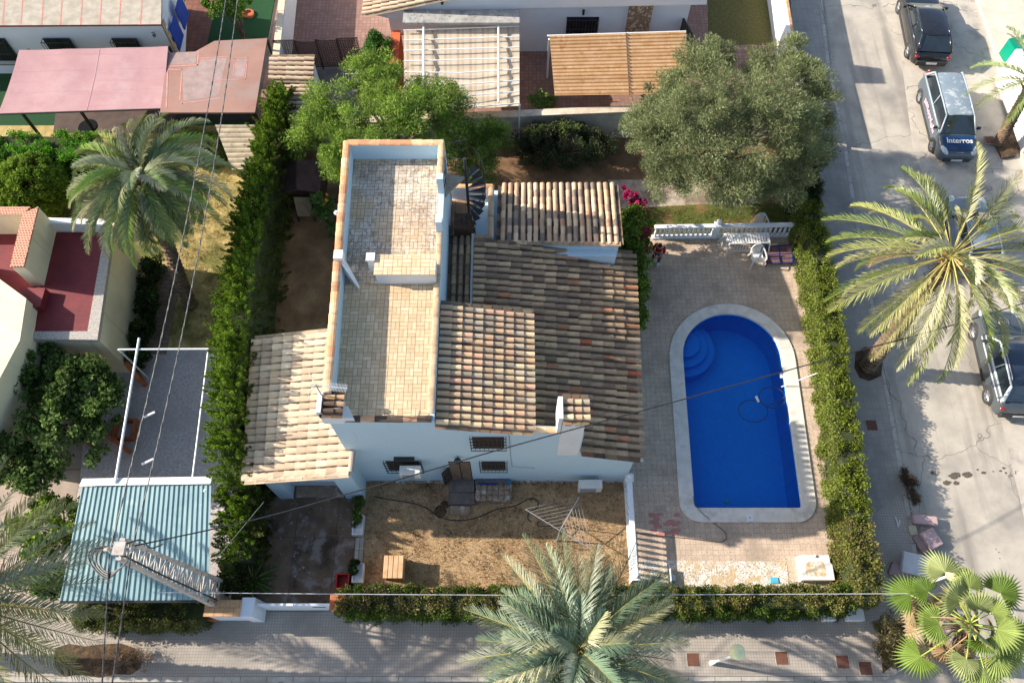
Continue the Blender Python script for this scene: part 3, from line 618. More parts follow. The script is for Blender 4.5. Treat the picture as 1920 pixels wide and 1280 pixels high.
g = MB(); g.tube([(a.x+.12, YF-.2, .48), (a.x+.8, YF-.22, .47)], .03, 8); g.tube([(b.x-.1, YF-.28, .5), (b.x-.08, YF-.05, .52)], .05, 8, 1); tag(g.build('pipe_offcuts', [M('blue_plastic', lin((40,60,130)), rough=.5), M('cyan_plastic', lin((30,120,170)), rough=.5)]), 'blue and cyan plastic pipe pieces lying on the stone bench', 'pipe')
# air conditioners
m_ac = M('ac_casing', lin((214,212,206)), lin((200,198,192)), 4, .5)
def ac(px0, px1, Y0, dep, z0, z1, label):
    yy = 868 if z0 > 1 else 896; a = F(px0, yy, Y0); b = F(px1, yy, Y0)
    o = thing('air_conditioner', label, 'air conditioner', ((a.x+b.x)/2, Y0+dep/2, z0)); 
    g = MB(); g.box(a.x, b.x, Y0, Y0+dep, z0, z1); g.build('casing', m_ac, o, bevel=.02)
    g = MB()
    for k in range(8): g.box(a.x+.06, b.x-.22, Y0-.012, Y0-.002, z0+.06+k*(z1-z0-.12)/8, z0+.075+k*(z1-z0-.12)/8)
    g.build('grill', M('ac_grey', (.35, .36, .36), rough=.6), o)
    g = MB(); 
    for x in (a.x+.1, b.x-.1): g.box(x-.02, x+.02, Y0, YF, z0-.04, z0-.0)
    g.build('bracket', m_black, o); return o
ac(739, 780, YF-.55, .32, 2.35, 2.9, 'white air conditioning unit on brackets in front of the left ground floor window')
o = thing('awning_box', 'dark metal box on the wall just above the air conditioning unit', 'metal box', F(758, 858, YF)); q = F(758, 857, YF)
g = MB(); g.box(q.x-.35, q.x+.35, YF-.14, YF-.005, q.z-.05, q.z+.08); g.build('box_shell', m_black, o)
ac(1091, 1137, YF-.52, .32, .45, 1.05, 'white air conditioning unit low by the right end of the facade')
# cable along facade
g = MB(); l = [F(955, 818, YF-.02), F(957, 850, YF-.02), F(960, 874, YF-.02), F(1003, 877, YF-.02)]; g.tube(l, .01, 5); g.build('wall_cable', M('grey_cable', (.25, .28, .3)), house)
g = MB(); l = [F(953, 804, YF-.02), F(954, 818, YF-.02)]; g.tube(l, .01, 5); g.build('wall_cable', MT['grey_cable'], house)
# gutter bit at the eave
g = MB(); a = F(1170, 852, YF-.1); g.box(3.75, 4.5, YF-.12, YF-.03, 3.02, 3.1); g.build('gutter', m_wallw, house)
# ---- garage wing ----
GE = -5.5; GW = -8.95; GS = 7.72; GN = 12.75
Zw, Ze = 3.35, 3.9
g = MB(); 
g.prism([(GW+.25, GS+.02), (-8.2, GS+.02), (-8.2, GS+.55), (-6.2, GS+.55), (-6.2, GS+.02), (GE, GS+.02), (GE-.1, GN), (GW+.05, GN)], 0, lambda p: Zw-.08+(p[0]-GW)/(GE-GW)*(Ze-Zw), caps=(0, 1))
g.box(-8.2, -6.2, GS+.03, GS+.55, 2.35, 3.3)
g.build('garage_wall', m_wall, house)
g = MB(); g.box(-8.2, -6.2, GS+.5, GS+.54, .05, 2.35); gd = g.build('garage_door', M('garage_door_paint', (.62, .64, .66), (.58, .60, .62), 2, .6, wave=(6, 'X', .15, (.4, .42, .44))), house)
g = MB(); g.box(-7.2, -7.08, GS+.47, GS+.5, 1.5, 1.56); g.build('handle', m_black, gd)
g = MB(); g.box(-8.1, -6.3, GS+.06, GS+.48, 0, .1); g.build('threshold', m_stone, house)
E0 = P(617, 618, Ze); E1 = (-5.42, GS-.2, Ze); Wn = P(478, 630, Zw)
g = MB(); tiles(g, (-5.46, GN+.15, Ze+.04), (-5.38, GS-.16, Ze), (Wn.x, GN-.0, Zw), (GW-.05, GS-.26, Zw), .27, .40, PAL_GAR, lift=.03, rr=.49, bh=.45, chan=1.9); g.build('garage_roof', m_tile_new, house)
g = MB(); caps(g, [(GW-.02, GS-.2, Zw-.02), (-5.42, GS-.12, Ze-.04)], .26, .4, PAL_GAR, .08); caps(g, [(-5.34, GS-.1, Ze), (-5.34, GS+.55, Ze)], .2, .5, [lin((206,196,182)), lin((176,160,146))], .08); g.build('verge_cap', m_tile_new, house)
# pool side vent pipe etc: antenna
an = thing('tv_antenna', 'silver television antenna with many short rods above the small chimney', 'antenna', (-5.7, 8.95, 7.5))
q = P(601, 735, 8.2)
g = MB(); g.tube([(-5.66, 8.9, 7.3), (-5.66, 8.9, 8.3)], .02, 6); g.build('mast', MT['grey_metal'], an)
a, b = P(595, 728, 8.3), P(662, 738, 8.2); a = Vector((-5.7, 8.9, 8.25)); d = (P(662, 738, 8.2)-P(600, 732, 8.2)); b = a+d
m_alu = M('aluminium', (.7, .7, .7), (.65, .65, .65), 5, .35, metal=.7)
g = MB(); g.tube([a-d*.12, b], .018, 6); g.build('boom', m_alu, an)
g = MB(); s = Vector((-d.y, d.x, 0)).normalized()
for i in range(13):
    p = a+d*(.42+.045*i); g.tube([p-s*.13, p+s*.13], .007, 4)
for k in (-1, 1): g.tube([a+d*.05, a+d*.05-d.normalized()*.25+s*.32*k+Vector((0, 0, .15*k))], .012, 4)
g.build('rod', m_alu, an)
# ================= neighbours =================
m_cream = M('cream_render', lin((226,214,182)), lin((216,203,170)), 1, .85, .002, 20, blotch=[(.8, .56, .74, lin((206,194,164)))], streak=((4, 4, .3), .58, .76, lin((196,184,156))))
m_whiteN = M('bluish_white_render', (.70, .73, .78), (.66, .69, .73), 1, .85, .002, 20)
m_spk = M('speckled_stone', lin((186,178,168)), lin((150,142,134)), 14, .9, .006, 40)
m_tilered = M('red_terrace_tile', lin((124,42,46)), lin((104,34,40)), 1.2, .6, .002, 30, brick=dict(w=.2, h=.1, m=.004, col=lin((98,34,38)), off=.5, var=.1), blotch=[(.7, .55, .7, lin((112,48,56)))])
def win_grille(a, b, parent, nx, up=None, n=8, dep=.1, mat=None):
    """window seen on a wall: a,b = lower corners (same z), height up"""
    a, b = Vector(a), Vector(b); d = (b-a).normalized(); nn = Vector((d.y, -d.x, 0))*nx
    g = MB(); c = (a+b)/2+Vector((0, 0, up/2)); R3 = Matrix((d, Vector((-d.y, d.x, 0)), Vector((0, 0, 1)))).transposed()
    g.obox(c, ((b-a).length, .05, up), R3); w = g.build('window', m_dark, parent)
    g = MB()
    for i in range(n+1):
        p = a.lerp(b, i/n)+nn*dep; g.tube([p-Vector((0, 0, .06)), p+Vector((0, 0, up+.05))], .014, 5)
    for z in (0, .5, 1): g.tube([a+nn*dep+Vector((0, 0, up*z)), b+nn*dep+Vector((0, 0, up*z))], .018, 5)
    for p in (a, b): g.tube([p+nn*dep+Vector((0, 0, up)), p+Vector((0, 0, up))], .014, 5); g.tube([p+nn*dep, p], .014, 5)
    g.build('grille', mat or m_black, w); return w
# --- west house with the red terrace ---
wh = thing('cream_house', 'cream house with a dark red tiled roof terrace and brick lattice parapet', 'house', (-20, 14, 0))
ZT = 3.1
tl, tr_, br, bl = P(75, 432, ZT), P(197, 436, ZT), P(165, 622, ZT), P(42, 622, ZT)
g = MB(); pl = [(bl.x-4, bl.y-.25), (br.x+.42, br.y-.3), (tr_.x+.25, tr_.y+.5), (tl.x-4, tl.y+.5)]
g.prism(pl, 0, ZT-.02, caps=(0, 1)); g.build('wall', m_cream, wh)
g = MB(); g.prism([(bl.x-6, bl.y), (br.x, br.y), (tr_.x, tr_.y), (tl.x-6, tl.y)], ZT-.1, ZT, caps=(0, 1)); g.build('terrace_floor', m_tilered, wh)
g = MB(); g.prism([(bl.x-.6, bl.y-.3), (br.x+.45, br.y-.35), (br.x+.4, br.y), (bl.x-.6, bl.y)], ZT-.15, ZT+.05); g.prism([(br.x, br.y), (br.x+.45, br.y-.35), (tr_.x+.3, tr_.y+.3), (tr_.x, tr_.y)], ZT-.15, ZT+.052); g.build('terrace_kerb', m_spk, wh)
g = MB(); g.prism([(tl.x-.1, tl.y), (tr_.x+.3, tr_.y), (tr_.x+.3, tr_.y+.25), (tl.x-.1, tl.y+.25)], ZT, ZT+.55); g.build('parapet', m_wallw, wh)
# higher block with lattice parapet (its wall faces the terrace)
a, b, c, d = P(72, 388, 4.5), P(50, 500, 4.5), P(0, 488, 4.5), P(-60, 384, 4.5)
m_lat = M('brick_lattice', lin((176,108,82)), lin((158,92,68)), 4, .85, .003, 20, brick=dict(w=.11, h=.11, m=.014, col=lin((206,176,150)), off=.5, var=.1))
g = MB(); g.prism([(a.x, a.y), (b.x-.1, b.y), (b.x-.55, b.y-.02), (a.x-.5, a.y-.3)], ZT-.1, 4.44); g.prism([(a.x-.5, a.y-.3), (a.x-.5, a.y), (-26, a.y), (-26, a.y-.3)], ZT-.1, 4.44); g.build('upper_wall', m_cream, wh)
g = MB()
A0, B0_, C0, D0 = P(50, 392, 4.5), P(18, 486, 4.5), P(36, 500, 4.5), P(58, 398, 4.5)
g.prism([(a.x, a.y), (b.x-.1, b.y), (b.x-.6, b.y-.02), (a.x-.52, a.y-.3)], 4.44, 4.52); g.prism([(a.x-.52, a.y-.36), (a.x-.3, a.y+.0), (-26, a.y), (-26, a.y-.36)], 4.44, 4.515); g.build('lattice_cap', m_lat, wh)
g = MB(); q = P(52, 560, 3.1); g.prism([(p.x, p.y) for p in (P(-60, 480, 3.8), P(52, 562, 3.8), P(40, 640, 3.8), P(-60, 830, 3.8))], 0, 3.9); g.build('front_block', m_cream, wh)
win_grille(F(-12, 655, 12.6), F(20, 640, 13.2), wh, 1, 1.1, 7, .12, M('green_iron', lin((70,120,110)), rough=.5))
g = MB(); p = P(55, 552, 3.12); g.box(p.x-.1, p.x+.75, p.y-.7, p.y+.1, ZT, ZT+.35); g.build('terrace_step', m_tilered, wh)
m_terr = M('terracotta', lin((186,112,74)), lin((160,90,60)), 4, .85, .004)
# red edging of the planting strip + low walls
def kerb(pl, w, h, label, mat=m_terr, name='edging', cat='edging', z=0):
    g = MB(); ribbon(g, [(p.x, p.y) for p in pts(pl)], w, 0, h); return tag(g.build(name, mat), label, cat)
kerb([(297,505),(268,668)], .1, .18, 'thin terracotta edging between the planting strip and the brick path')
tag(MB().obox((*P(232, 675, .9)[:2], .45), (.18, 2.0, .9), Matrix.Rotation(-2.4, 3, 'Z')).build('low_wall', m_terr), 'orange brick low wall at the corner of the cream house by the white frame', 'wall')
tag(MB().obox((*P(195, 812, .9)[:2], .3), (.16, 1.8, .6), Matrix.Rotation(1.0, 3, 'Z')).build('low_wall', m_terr), 'orange brick low wall half hidden by the fig tree', 'wall')
q = P(238, 808); g = MB(); s=.42
g.box(q.x-s, q.x+s, q.y-s, q.y-s+.1, 0, .3); g.box(q.x-s, q.x+s, q.y+s-.1, q.y+s, 0, .3); g.box(q.x-s, q.x-s+.1, q.y-s+.1, q.y+s-.1, 0, .3); g.box(q.x+s-.1, q.x+s, q.y-s+.1, q.y+s-.1, 0, .3)
tag(g.build('tree_surround', m_terr), 'square terracotta surround on the grey gravel court', 'planter')
# --- white steel frame over the court ---
fr = thing('steel_frame', 'white steel tube frame standing over the grey gravel court', 'pergola frame', (*P(300, 780)[:2], 0))
m_ws = M('white_steel', (.78, .80, .80), (.74, .76, .76), 3, .4)
zt = 2.7
def bar(*ps, r=.036): return MB().tube([Vector(p) for p in ps], r, 8)
Aq, Bq, Cq, Dq, Eq = P(222, 655, zt), P(391, 654, zt), P(360, 905, zt), P(216, 905, zt), P(261, 634, zt+.05)
bar(Aq, Bq).build('beam', m_ws, fr); bar(Bq, Cq).build('beam', m_ws, fr); bar(Eq, Dq, r=.048).build('beam', m_ws, fr)
bar(Bq, (Bq.x, Bq.y, 0)).build('post', m_ws, fr); bar(Aq, (Aq.x, Aq.y, 0)).build('post', m_ws, fr)
bar(Cq, (Cq.x, Cq.y, 0)).build('post', m_ws, fr); bar(Dq, (Dq.x, Dq.y, 0)).build('post', m_ws, fr)
# --- turquoise corrugated carport ---
m_turq = M('turquoise_sheet', lin((140,168,170)), lin((126,156,160)), .8, .5, .002, 40, blotch=[(2.5, .62, .72, lin((160,180,176))), (.9, .55, .7, lin((112,146,148))), (9, .64, .72, lin((150,140,120)))], spec=.4, streak=((5, .4, 1), .54, .7, lin((156,182,178))))
cp = thing('carport', 'carport with a turquoise corrugated metal roof behind the street hedge', 'carport', (*P(260, 1010)[:2], 0))
a, b, c, d = P(154, 912, 2.55), P(396, 908, 2.75), P(390, 1124, 2.35), P(112, 1126, 2.35)
def sheet(mb, a, b, c, d, n, amp, mi=0, duty=None, along=1, shade=None):
    """corrugated sheet a-b top edge, d-c bottom edge; ridges run a->d"""
    th = .006; k = n*(4 if duty is None else 4); T = []; B = []
    for i in range(k+1):
        u = i/k; ph = i % 4
        h = (amp if ph in (0, 1) else 0) if duty else amp*math.cos(2*math.pi*i/4)*.5+amp*.5
        if duty: u = (i//4+(0, .08, .24, .32)[ph]*1.0)/n if i < k else 1.0; h = (0, amp, amp, 0)[ph]
        T.append(a.lerp(b, min(u, 1))+Vector((0, 0, h))); B.append(d.lerp(c, min(u, 1))+Vector((0, 0, h)))
    f0 = len(mb.c)
    m = len(T); V = T+B+[p-Vector((0, 0, th)) for p in T]+[p-Vector((0, 0, th)) for p in B]
    mb.add(V, [(i, m+i, m+i+1, i+1) for i in range(m-1)]+[(2*m+i+1, 3*m+i+1, 3*m+i, 2*m+i) for i in range(m-1)], mi)
    if shade:  # valley faces coloured darker for the dirt lying in them
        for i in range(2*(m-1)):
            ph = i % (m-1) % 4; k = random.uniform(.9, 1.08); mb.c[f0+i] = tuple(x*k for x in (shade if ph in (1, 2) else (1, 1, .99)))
g = MB(); sheet(g, a, b, c, d, 27, .035, duty=1); g.build('sheet_roof', m_turq, cp)
g = MB(); g.add([a+Vector((-.05, 0, .1)), b+Vector((.0, 0, .1)), b+Vector((0, .28, .02)), a+Vector((-.05, .28, .02)), a+Vector((-.05, .28, -.2)), b+Vector((0, .28, -.2))], [(0, 1, 2, 3), (3, 2, 5, 4)]); g.build('ridge_flashing', m_ws, cp)
g = MB(); g.tube([d+Vector((0, -.03, -.04)), c+Vector((0, -.03, -.04))], .045, 8); g.build('gutter', M('dark_gutter', (.03, .03, .035), rough=.5), cp)
for p in (a, b, c, d):
    v = Vector((sum(q.x for q in (a, b, c, d))/4-p.x, sum(q.y for q in (a, b, c, d))/4-p.y, 0)).normalized()*.3; MB().box(p.x+v.x-.05, p.x+v.x+.05, p.y+v.y-.05, p.y+v.y+.05, 0, p.z-.02).build('post', m_ws, cp)
# --- gate, pillars and wall at the street ---
YG = 4.2
gt = thing('street_gate', 'long white sheet metal gate across the driveway entrance', 'gate', (*P(545, 1150)[:2], 0))
a = P(482, 1140, 1.35); b = P(618, 1140, 1.35); ya = a.y+.1
m_gate = M('gate_paint', (.74, .77, .80), (.70, .73, .76), 1.5, .5)
for x0, x1 in ((a.x, (a.x+b.x)/2-.01), ((a.x+b.x)/2+.01, b.x)):
    g = MB(); g.box(x0, x1, ya, ya+.04, .08, 1.35); lf = g.build('gate_leaf', m_gate, gt)
    g = MB(); g.box(x0, x1, ya-.02, ya+.06, 1.3, 1.38); g.build('top_rail', m_gate, lf)
g = MB(); g.box((a.x+b.x)/2+.55, (a.x+b.x)/2+1.0, ya-.015, ya-.003, .9, .96); g.build('letter_slot', m_black, gt)
wl = thing('entrance_wall', 'white wall with brown tiled top left of the driveway gate', 'wall', (*P(430, 1150)[:2], 0))
a = P(386, 1138, 1.5); b = P(452, 1138, 1.5); y1 = a.y+.2
g = MB(); g.box(a.x, b.x, y1-.45, y1, 0, 1.48); g.box(b.x+.003, b.x+.42, y1-.5, y1+.12, 0, 1.5); g.build('wall_body', m_whiteN, wl)
m_capb = M('glazed_cap', lin((206,164,122)), lin((184,138,98)), 4, .6, .004, brick=dict(w=.33, h=.33, m=.012, col=lin((150,112,84))))
g = MB(); g.box(a.x-.03, b.x, y1-.5, y1+.04, 1.482, 1.56); g.build('cap_tiles', m_capb, wl, bevel=.01)
g = MB(); g.box(a.x-.6, a.x-.002, y1-.5, y1-.1, 0, .5); g.build('wall_foot', m_terr, wl)
gp = thing('gate_pillar', 'stout brown topped pillar between the gate and the hedge', 'pillar', (*P(640, 1140)[:2], 0))
a = P(620, 1122, 1.5); g = MB(); g.box(a.x, a.x+.5, a.y-.35, a.y+.12, 0, 1.46); g.build('pillar_body', m_whiteN, gp)
g = MB(); g.box(a.x-.02, a.x+.52, a.y-.38, a.y+.14, 1.462, 1.53); g.build('pillar_cap', m_terr, gp, bevel=.02)
# --- north wall between the plots, seen above the trees ---
bw = thing('boundary_wall', 'pale rendered wall with a stone top along the north side of the garden', 'wall', (3, 24.9, 0))
L0, L1 = P(600, 232, 1.8), P(1480, 196, 1.8)
g = MB(); g.prism([(L0.x, L0.y), (L1.x, L1.y), (L1.x, L1.y+.25), (L0.x, L0.y+.25)], 0, 1.76); g.build('wall_body', M('grey_render', lin((190,184,172)), lin((162,156,146)), 1.5, .9, .004, 25, blotch=[(1, .55, .7, lin((140,134,124)))]), bw)
g = MB(); g.prism([(L0.x, L0.y-.06), (L1.x, L1.y-.06), (L1.x, L1.y+.3), (L0.x, L0.y+.3)], 1.762, 1.82); g.build('wall_top', M('wall_top_stone', lin((214,200,178)), lin((186,168,146)), 3, .9, .004), bw)
# --- north house ---
nh = thing('north_house', 'white bungalow with tiled eaves and a stone faced chimney breast behind the garden', 'house', (6, 33, 0))
YW = 30.3; x0 = P(972, 60, 1).x; x1 = P(1270, 97, 0).x
g = MB(); g.prism([(x0-1.5, YW), (x1+.1, YW), (x1+2, 44), (x0-6.4, 44), (x0-6.4, YW+1.2), (x0-1.5, YW+1.2)], 0, 2.9); g.build('wall', m_whiteN, nh)
st0, st1 = F(1172, 60, YW-.05), F(1215, 60, YW-.05)
g = MB(); g.box(st0.x, st1.x, YW-.14, YW, 0, 3.05); g.build('stone_pilaster', M('brown_stone', lin((150,124,100)), lin((118,94,76)), 9, .9, .03, 14, blotch=[(8, .52, .58, lin((196,176,150)))]), nh)
Yg = P(975, 15, 3.0).y; g = MB()
fr_ = [F(738, 37, Yg), F(975, 16, Yg), F(1325, 9, Yg), F(1330, -60, Yg), F(960, -30, Yg), F(696, 27, Yg)]
nF = len(fr_); g.add([(p.x, Yg, p.z) for p in fr_]+[(p.x, Yg+1.0, p.z) for p in fr_], [list(range(nF)), list(range(nF, 2*nF))[::-1]]+[(k, nF+k, nF+(k+1) % nF, (k+1) % nF) for k in range(nF)])
g.build('gable_wall', m_whiteN, nh)
hi_, lo_ = F(965, -28, Yg), F(686, 29, Yg)
g = MB(); tiles(g, (hi_.x, Yg-.12, hi_.z+.1), (hi_.x, Yg+9, hi_.z+.1), (lo_.x, Yg-.12, lo_.z+.08), (lo_.x, Yg+9, lo_.z+.08), .27, .42, PAL_GAR); g.build('tile_roof', m_tile_new, nh)
g = MB(); q = F(829, 5, Yg-.1); g.box(q.x-.06, q.x+.06, Yg-.14, Yg-.01, q.z-.1, q.z+.12); g.build('wall_lamp', m_black, nh)
w = F(1060, 70, YW); w2 = F(1118, 70, YW)
win_grille(Vector((w.x, YW, 1.05)), Vector((w2.x, YW, 1.05)), nh, 1, 1.1, 10, .22)
g = MB(); g.box((w.x+w2.x)/2-.05, (w.x+w2.x)/2+.05, YW-.12, YW-.02, 2.35, 2.6); g.build('wall_lamp', m_black, nh)
g = MB(); p = P(1275, 40, 1.2); g.obox((p.x+.1, YW-.6, 1.1), (.08, 1.2, 2.0), Matrix.Rotation(.3, 3, 'Z')); g.build('open_door', M('dark_door', lin((52,50,48)), rough=.5), nh)
# concrete ledge + striped awning
m_ledge = M('stained_concrete', lin((176,173,166)), lin((146,144,139)), 3, .9, .004, 20, blotch=[(5, .56, .68, lin((108,106,104)))])
aw = thing('striped_awning', 'white and beige striped canvas awning under white steel ribs', 'awning', (*P(865, 120)[:2], 0))
a, b = P(755, 42, 2.95), P(974, 34, 2.95); c, d = P(974, 197, 2.5), P(757, 200, 2.5)
g = MB(); g.box(a.x, b.x, a.y-.05, a.y+.75, 2.85, 2.97); tag(g.build('concrete_ledge', m_ledge), 'stained grey concrete ledge above the striped awning', 'ledge')
m_awn = M('striped_canvas', lin((214,203,184)), lin((204,190,168)), 1.2, .9, .004, 12, tint=True, trans=.2)
g = MB(); nst = 46; rows = 22
for i in range(nst):
    k = [(1, 1, 1), (.82, .74, .66), (1, .98, .95), (.9, .84, .78), (1.02, 1, .98)][i % 5]
    for j in range(rows):
        def pt(u, v):
            p = a.lerp(b, u).lerp(d.lerp(c, u), v); z = 2.55-.1*v-.10*abs(math.sin(v*math.pi*7))-.12*math.sin(u*math.pi)*v; return (p.x, p.y-.1*(1-v), z)
        g.poly([pt(i/nst, (j+1)/rows), pt((i+1)/nst, (j+1)/rows), pt((i+1)/nst, j/rows), pt(i/nst, j/rows)], 0, k)
g.build('canvas', m_awn, aw, smooth=True)
a2, b2 = a+Vector((0, -.1, -.35)), b+Vector((0, -.1, -.35)); c2, d2 = c+Vector((0, 0, .02)), d+Vector((0, 0, .02))
for k in range(8):
    v = (k+.15)/7.2; l = [a2.lerp(d2, v), a2.lerp(b2, .5).lerp(d2.lerp(c2, .5), v)+Vector((0, -.25*v*(k > 3), 0)), b2.lerp(c2, v)]; l = [p+Vector((0, 0, .06)) for p in l]
    MB().tube(l, .028, 6).build('rib', m_ws, aw)
for u in (.175, .82): MB().tube([a2.lerp(b2, u)+Vector((0, .1, .14)), d2.lerp(c2, u)+Vector((0, 0, .14))], .045, 6).build('beam', m_ws, aw)
for p in (c2, d2): MB().box(p.x-.04, p.x+.04, p.y-.04, p.y+.04, 0, p.z).build('post', m_ws, aw)
# rusty corrugated shed roof
sh = thing('corrugated_shed', 'low white shed with a rusty ochre corrugated roof', 'shed', (*P(1160, 120)[:2], 0))
m_rust = M('rusty_sheet', lin((212,182,144)), lin((196,158,112)), 2, .85, .003, 20, blotch=[(2.5, .57, .7, lin((178,132,84))), (7, .6, .7, lin((232,214,188)))], tint=True)
a, b, c, d = P(1030, 70, 2.45), P(1286, 62, 2.5), P(1290, 178, 2.4), P(1040, 182, 2.3)
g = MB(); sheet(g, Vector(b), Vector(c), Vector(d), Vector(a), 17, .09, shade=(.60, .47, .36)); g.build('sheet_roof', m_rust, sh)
g = MB(); g.tube([a.lerp(b, .56)+Vector((0, 0, .1)), d.lerp(c, .56)+Vector((0, 0, .1))], .02, 6); g.tube([a+Vector((-.1, .05, .02)), b+Vector((0, .05, .02))], .05, 8, 1); g.build('ridge_rod', [M('dark_rod', (.06, .05, .05)), m_ws], sh)
g = MB(); g.prism([(d.x+.15, d.y-.35), (c.x-.1, c.y-.35), (c.x-.1, c.y-.15), (d.x+.15, d.y-.15)], 0, 1.6); g.build('shed_wall', m_wallw, sh)
g = MB(); 
for p in (a, b, c): g.box(p.x-.05, p.x+.05, p.y-.15, p.y-.05, 0, p.z-.02)
g.build('post', m_ws, sh)
# orange wall and slanted post left of awning
g = MB(); a = P(748, 48, 1.2); g.box(a.x-.15, a.x+.25, 27.4, 29.6, 0, 2.0); tag(g.build('orange_wall', M('orange_render', lin((214,110,70)), lin((196,96,60)), 2, .9)), 'orange rendered wall beside the striped awning', 'wall')
# garden wall running north with stone top
gw = thing('side_wall', 'white side wall with a beige stone top between turf and patio', 'wall', (-12.1, 33, 0))
a, b = P(512, 112, 1.7), P(532, -70, 1.7)
g = MB(); g.prism([(a.x, a.y), (a.x+.3, a.y), (b.x+.3, b.y), (b.x, b.y)], 0, 1.68); g.build('wall_body', m_wallw, gw)
g = MB(); g.prism([(a.x-.04, a.y-.02), (a.x+.28, a.y-.02), (b.x+.28, b.y), (b.x-.04, b.y)], 1.682, 1.74); g.build('wall_top', M('beige_stone', lin((222,206,176)), lin((206,188,158)), 2, .9), gw)
# lattice fence
lf = thing('lattice_fence', 'dark brown wooden lattice fence of four panels', 'fence', (*P(600, 118)[:2], 0))
m_lt = M('lattice_wood', lin((92,68,58)), lin((74,54,46)), 6, .8)
a, b = P(530, 128, .1), P(682, 124, .1)
for k in range(4):
    p, q = a.lerp(b, k/4), a.lerp(b, (k+1)/4); zt = (1.85, 1.75, 1.8, 1.9)[k]
    MB().box(p.x-.04, p.x+.04, p.y-.04, p.y+.04, 0, 1.9).build('post', m_lt, lf)
    g = MB(); n = 12
    for i in range(-8, n+1):
        for s in (1, -1):
            u0 = i/n; u1 = u0+8/n
            l0, l1 = max(u0, 0), min(u1, 1)
            if l1 <= l0: continue
            f0, f1 = (l0-u0)/(u1-u0), (l1-u0)/(u1-u0)
            z0, z1 = (.1+(zt-.1)*f0, .1+(zt-.1)*f1) if s > 0 else (zt-(zt-.1)*f0, zt-(zt-.1)*f1)
            P0 = p.lerp(q, l0); P1 = p.lerp(q, l1); P0.z, P1.z = z0, z1; g.tube([P0, P1], .018, 4)
    g.tube([(p.x, p.y, zt), (q.x, q.y, zt)], .03, 4); g.tube([(p.x, p.y, .12), (q.x, q.y, .12)], .03, 4)
    g.build('lattice_panel', m_lt, lf)
g = MB(); p, q = P(648, 142, .8), P(690, 140, .8)
for i in range(9): r = p.lerp(q, i/8); g.tube([(r.x, r.y, 0), (r.x, r.y, .9)], .015, 5)
g.tube([(p.x, p.y, .9), (q.x, q.y, .9)], .02, 5); tag(g.build('iron_railing', m_ws), 'short white iron railing behind the bushy tree', 'railing')
# tile topped shed near the pepper tree
ts = thing('tiled_shed', 'small shed with two stepped sections of sunlit roof tiles', 'shed', (*P(545, 165)[:2], 0))
a, b, c, d = P(508, 108, 2.5), P(591, 110, 2.5), P(589, 155, 2.35), P(506, 150, 2.35)
g = MB(); tiles(g, b+Vector((0, 0, .1)), c+Vector((0, 0, .1)), a, d, .25, .4, PAL_GAR); g.build('tile_roof', m_tile_new, ts)
a2, b2, c2, d2 = P(514, 160, 2.2), P(584, 160, 2.2), P(572, 218, 2.1), P(512, 212, 2.1)
g = MB(); tiles(g, b2+Vector((0, 0, .1)), c2+Vector((0, 0, .1)), a2, d2, .25, .4, PAL_GAR); g.build('tile_roof', m_tile_new, ts)
g = MB(); g.prism([(p.x+o, p.y) for p, o in ((d, .1), (c, -.1), (b, -.1), (a, .1))], 0, 2.25); g.prism([(d2.x+.05, d2.y+.1), (c2.x-.1, c2.y+.1), (b2.x-.1, b2.y-.1), (a2.x+.1, a2.y-.1)], 0, 2.0); g.build('wall_body', m_wallw, ts)
# grey corrugated shed
cs = thing('fibre_cement_shed', 'lean-to with a pale grey corrugated roof beside the cypress hedge', 'shed', (*P(440, 290)[:2], 0))
a, b, c, d = P(404, 236, 2.5), P(478, 236, 2.5), P(476, 318, 2.2), P(436, 320, 2.2)
m_fib = M('fibre_cement', lin((204,190,164)), lin((170,158,138)), 3, .9, .004, 20, blotch=[(4, .6, .7, lin((130,122,108)))], tint=True)
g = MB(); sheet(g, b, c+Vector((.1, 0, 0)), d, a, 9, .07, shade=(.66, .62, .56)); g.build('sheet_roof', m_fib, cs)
g = MB(); g.prism([(a.x+.2, a.y-.1), (d.x+.25, d.y+.1), (d.x+.4, d.y+.15), (a.x+.4, a.y-.1)], 0, 2.1); g.prism([(d.x+.3, d.y+.12), (c.x, c.y+.12), (c.x, c.y+.3), (d.x+.3, d.y+.3)], 0, 2.1); g.build('wall_body', m_wallw, cs)
# --- north west house ---
nw = thing('flat_roofed_house', 'white house with a worn pale flat roof striped by pink seams and barred windows', 'house', (-22, 33, 0))
m_flat = M('worn_roof_sheet', lin((180,170,154)), lin((158,148,132)), 3, .95, .006, 20, blotch=[(8, .6, .7, lin((158,148,132)))])
zr = 3.1; a, b = P(-60, 50, zr), P(302, 46, zr); c = P(300, -80, zr)
g = MB(); g.prism([(a.x-6, a.y+.15), (b.x-.1, b.y+.12), (c.x+.2, c.y), (a.x-6, c.y)], 0, zr-.1); g.build('wall', m_whiteN, nw)
g = MB(); g.prism([(a.x-6, a.y), (b.x, b.y), (c.x+.1, c.y), (a.x-6, c.y)], zr-.1, zr, mside=1); g.build('flat_roof', [m_flat, M('red_edge', lin((150,70,66)), rough=.8)], nw)
g = MB(); m_seam = M('pink_seam', lin((200,132,118)), lin((186,112,100)), 8, .9)
for px in (4, 38, 77, 112, 150, 186, 222, 262):
    p = P(px, 47, zr); q = P(px+8, -60, zr); g.add([(p.x, p.y, zr+.004), (p.x+.05, p.y, zr+.004), (q.x+.05, q.y, zr+.004), (q.x, q.y, zr+.004)], [(0, 1, 2, 3)])
g.build('roof_seam', m_seam, nw)
yw = a.y+.15
